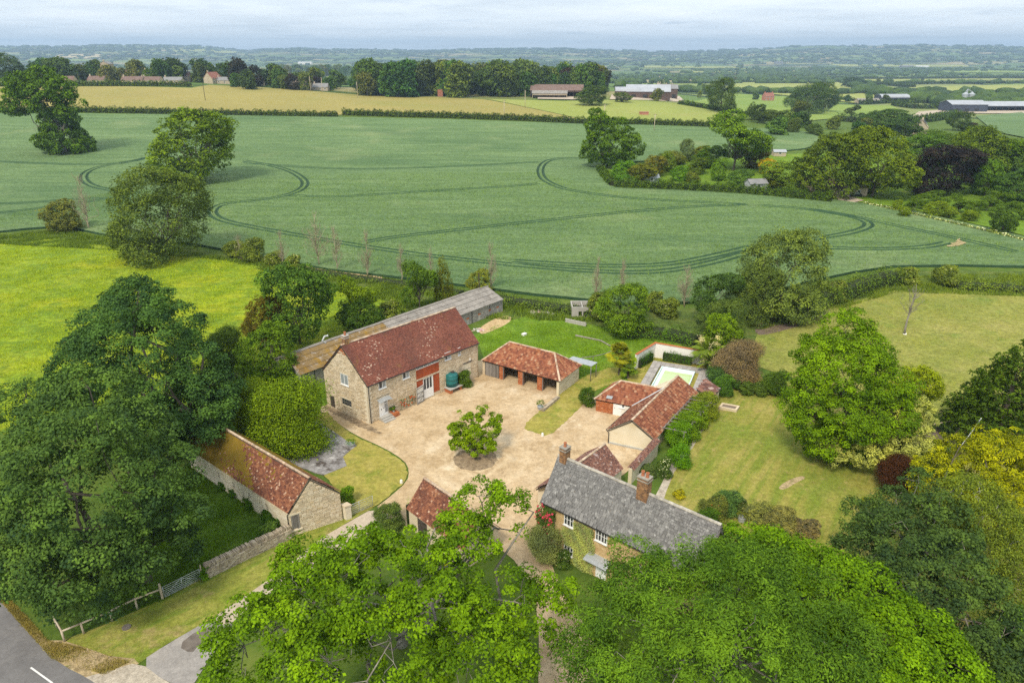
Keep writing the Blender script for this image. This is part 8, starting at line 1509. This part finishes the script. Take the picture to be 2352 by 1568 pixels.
belt(48, 'tree among the houses of the far village', 'village trees', lambda i: FR.uniform(60, 610), lambda i: FR.uniform(186.5, 191), lambda: FR.uniform(9, 20), lambda: FR.uniform(.7, 1.1), GN + [(.09, .13, .03)])
belt(26, 'tree at the top edge of the brown field between village and woodland', 'trees above the brown field', lambda i: FR.uniform(540, 840), lambda i: FR.uniform(195, 208), lambda: FR.uniform(8, 18), lambda: FR.uniform(.7, 1.1), GN + DP + [(.16, .16, .02)])
belt(44, 'tree in the long wood behind the village', 'trees of the long wood behind the village', lambda i: FR.uniform(620, 960), lambda i: FR.uniform(166, 182), lambda: FR.uniform(20, 30), lambda: FR.uniform(.8, 1.2), GN)
belt(8, 'dark purple-leaved tree standing out of the woodland belt', 'purple trees of the woodland belt', lambda i: (870, 905, 1055, 1350, 1365, 548, 860, 1010)[i], lambda i: (212, 210, 212, 212, 216, 196, 214, 210)[i], lambda: FR.uniform(16, 22), lambda: FR.uniform(.55, .8), DP)
belt(16, 'tree around the far farmyard and manor', 'trees of the far farmyard', lambda i: FR.uniform(1560, 1660) if i % 2 else FR.uniform(1330, 1560), lambda i: FR.uniform(206, 226) if i % 2 else FR.uniform(196, 206), lambda: FR.uniform(8, 17), lambda: FR.uniform(.6, .9), GN + [(.16, .19, .03)])
for i, (k, v_, b, top, w, c, lab) in enumerate((('mid', 0, (1360, 242), 197, 78, (.065, .105, .035), 'round dark willow in front of the far farmyard'), ('fine', 1, (1655, 258), 176, 76, (.07, .11, .04), 'tall feathery poplar pair in the green pasture'), ('fine', 3, (1850, 262), 190, 100, (.07, .115, .038), 'broad grey-green tree clump beside the brick farmhouse'), ('fine', 2, (1890, 258), 186, 70, (.06, .10, .035), 'tall dark tree beside the broad clump'), ('open', 1, (1830, 275), 230, 50, (.10, .12, .045), 'dull brownish tree in front of the broad clump'), ('mid', 3, (1740, 282), 240, 40, (.05, .08, .025), 'dark conifer group behind the open-crowned garden tree'), ('column', 2, (1725, 276), 238, 26, (.045, .07, .02), 'narrow dark conifer beside the conifer group'), ('mid', 1, (1775, 286), 252, 50, (.075, .11, .025), 'olive bush tree beside the dark conifer group'), ('mid', 2, (2030, 300), 252, 110, (.06, .11, .035), 'large dark green tree clump below the distant pasture barns'), ('mid', 6, (2080, 312), 268, 70, (.055, .10, .035), 'dark tree beside the cottage with solar panels'), ('open', 3, (1955, 272), 240, 34, (.06, .085, .025), 'flat-topped pine in the distant pasture'), ('mid', 5, (2200, 300), 256, 56, (.05, .085, .02), 'dark spreading cedar beside the solar cottage'), ('mid', 7, (2225, 300), 282, 40, (.045, .03, .035), 'purple-leaved small tree beside the cedar'), ('mid', 4, (1430, 235), 212, 44, (.10, .14, .05), 'light willow scrub before the far barns'), ('mid', 5, (1960, 200), 178, 56, (.045, .085, .035), 'dark round copse in the pale far pasture'), ('mid', 6, (20, 190), 122, 80, (.06, .10, .045), 'wooded knoll tree beyond the brown field hedge'), ('mid', 2, (-25, 185), 95, 70, (.07, .105, .045), 'tall tree behind the wooded knoll'), ('mid', 1, (2150, 345), 300, 90, (.085, .145, .02), 'bright tree behind the copper beech'), ('mid', 3, (2290, 345), 318, 70, (.075, .115, .03), 'bushy tree at the edge of the far small wheat field by the silos'), ('mid', 7, (2215, 365), 305, 80, (.085, .14, .025), 'green tree between the cedar and the copper beech'), ('mid', 0, (1820, 305), 272, 40, (.09, .13, .05), 'pale round bush at the wheat corner'), ('bush', 1, (1870, 310), 284, 40, (.07, .11, .035), 'dark round bush at the wheat corner'), ('mid', 2, (2350, 390), 330, 90, (.105, .165, .02), 'bright lime tree by the lane beside the olive tree'))):
    tree_px(k, v_, 'far_tree', lab, b, top, w, c)
belt(60, 'small dark tree dotted along the vale hedgerows', 'scattered vale trees', lambda i: FR.uniform(1500, 2450), lambda i: FR.choice((FR.uniform(176, 196), FR.uniform(160, 178), FR.uniform(228, 240))), lambda: FR.uniform(7, 13), lambda: FR.uniform(.8, 1.2), GN, name='vale_tree')
belt(18, 'bushy tree in the dip beside the solar cottage and far pasture', 'bushes of the dip', lambda i: FR.uniform(1780, 2130), lambda i: FR.uniform(278, 312), lambda: FR.uniform(4, 9), lambda: FR.uniform(.9, 1.3), GN, name='dip_tree')
belt(16, 'tree crowding the lane beyond the copper beech', 'lane trees', lambda i: FR.uniform(2190, 2480), lambda i: FR.uniform(345, 455), lambda: FR.uniform(8, 14), lambda: FR.uniform(.8, 1.1), [(.085, .145, .02), (.07, .12, .03), (.10, .16, .016)], kinds=('mid',), name='lane_tree')
# far woods of the vale and hills: one mass
def far_woods():
    rng = np.random.default_rng(3); n = 16000
    az = rng.uniform(-46, 46, n) * math.pi / 180; r = np.exp(rng.uniform(math.log(900), math.log(9300), n)); x, y = r * np.sin(az), r * np.cos(az)
    def fb(x, y, s): return np.sin(x * s + 1.3 * np.sin(y * s * .7)) + np.sin(y * s * 1.3 + 1.7 * np.sin(x * s * .6 + 2)) + .6 * np.sin(x * s * 2.7 + y * s * 2.1)
    line = np.abs(np.sin(x * .0045 + .9 * np.sin(y * .0021)) ) < .10 ; line2 = np.abs(np.sin(y * .0052 + .8 * np.sin(x * .0017))) < .12
    k = (fb(x, y, .0022) > .9) | line | line2 | ((r > 5200) & (fb(x, y, .0013) > -.6)); x, y, r = x[k], y[k], r[k]; m = len(x); z = T(x, y)
    t0 = (1 + 5 ** .5) / 2; iv = unit(np.array([(-1, t0, 0), (1, t0, 0), (-1, -t0, 0), (1, -t0, 0), (0, -1, t0), (0, 1, t0), (0, -1, -t0), (0, 1, -t0), (t0, 0, -1), (t0, 0, 1), (-t0, 0, -1), (-t0, 0, 1)], float)); fi = np.array([(0, 11, 5), (0, 5, 1), (0, 1, 7), (0, 7, 10), (0, 10, 11), (1, 5, 9), (5, 11, 4), (11, 10, 2), (10, 7, 6), (7, 1, 8), (3, 9, 4), (3, 4, 2), (3, 2, 6), (3, 6, 8), (3, 8, 9), (4, 9, 5), (2, 4, 11), (6, 2, 10), (8, 6, 7), (9, 8, 1)])
    h = rng.uniform(5, 10, m) * (1 + r / 16000); w = h * rng.uniform(.7, 1.5, m) * (1 + r / 9000)
    V_ = iv[None] * rng.uniform(.7, 1.25, (m, 12, 1)) * np.stack([w, w, h * .62], 1)[:, None] + np.stack([x, y, z + h * .45], 1)[:, None]
    F_ = fi[None] + (np.arange(m) * 12)[:, None, None]; me = npmesh('far_woodland', V_.reshape(-1, 3), 3, 'leaf_soft', np.repeat(rng.random(m), 20), F_.reshape(-1, 3)); o = bpy.data.objects.new('far_woodland', me); COL.objects.link(o); o.color = (.05, .085, .034, 1); o['kind'] = 'stuff'; o['label'] = 'distant hedgerow trees and woods across the vale and hills'; o['category'] = 'woodland'
far_woods()
# ------------------------------------------------------------------ hazy air
def haze():
    m, n = newmat('haze'); v_ = n.nodes.new('ShaderNodeVolumePrincipled'); v_.inputs['Color'].default_value = (.55, .76, 1.0, 1); v_.inputs['Density'].default_value = 1.4e-4; v_.inputs['Anisotropy'].default_value = .2; o = n.nodes.new('ShaderNodeOutputMaterial'); n.links.new(v_.outputs[0], o.inputs['Volume'])
    q = MB(); q.box((-13500, -13500, -60), (27000, 0, 0), (0, 27000, 0), (0, 0, 290)); ob = q.build('haze', 'haze'); ob['kind'] = 'stuff'
haze()
bpy.context.view_layer.update()
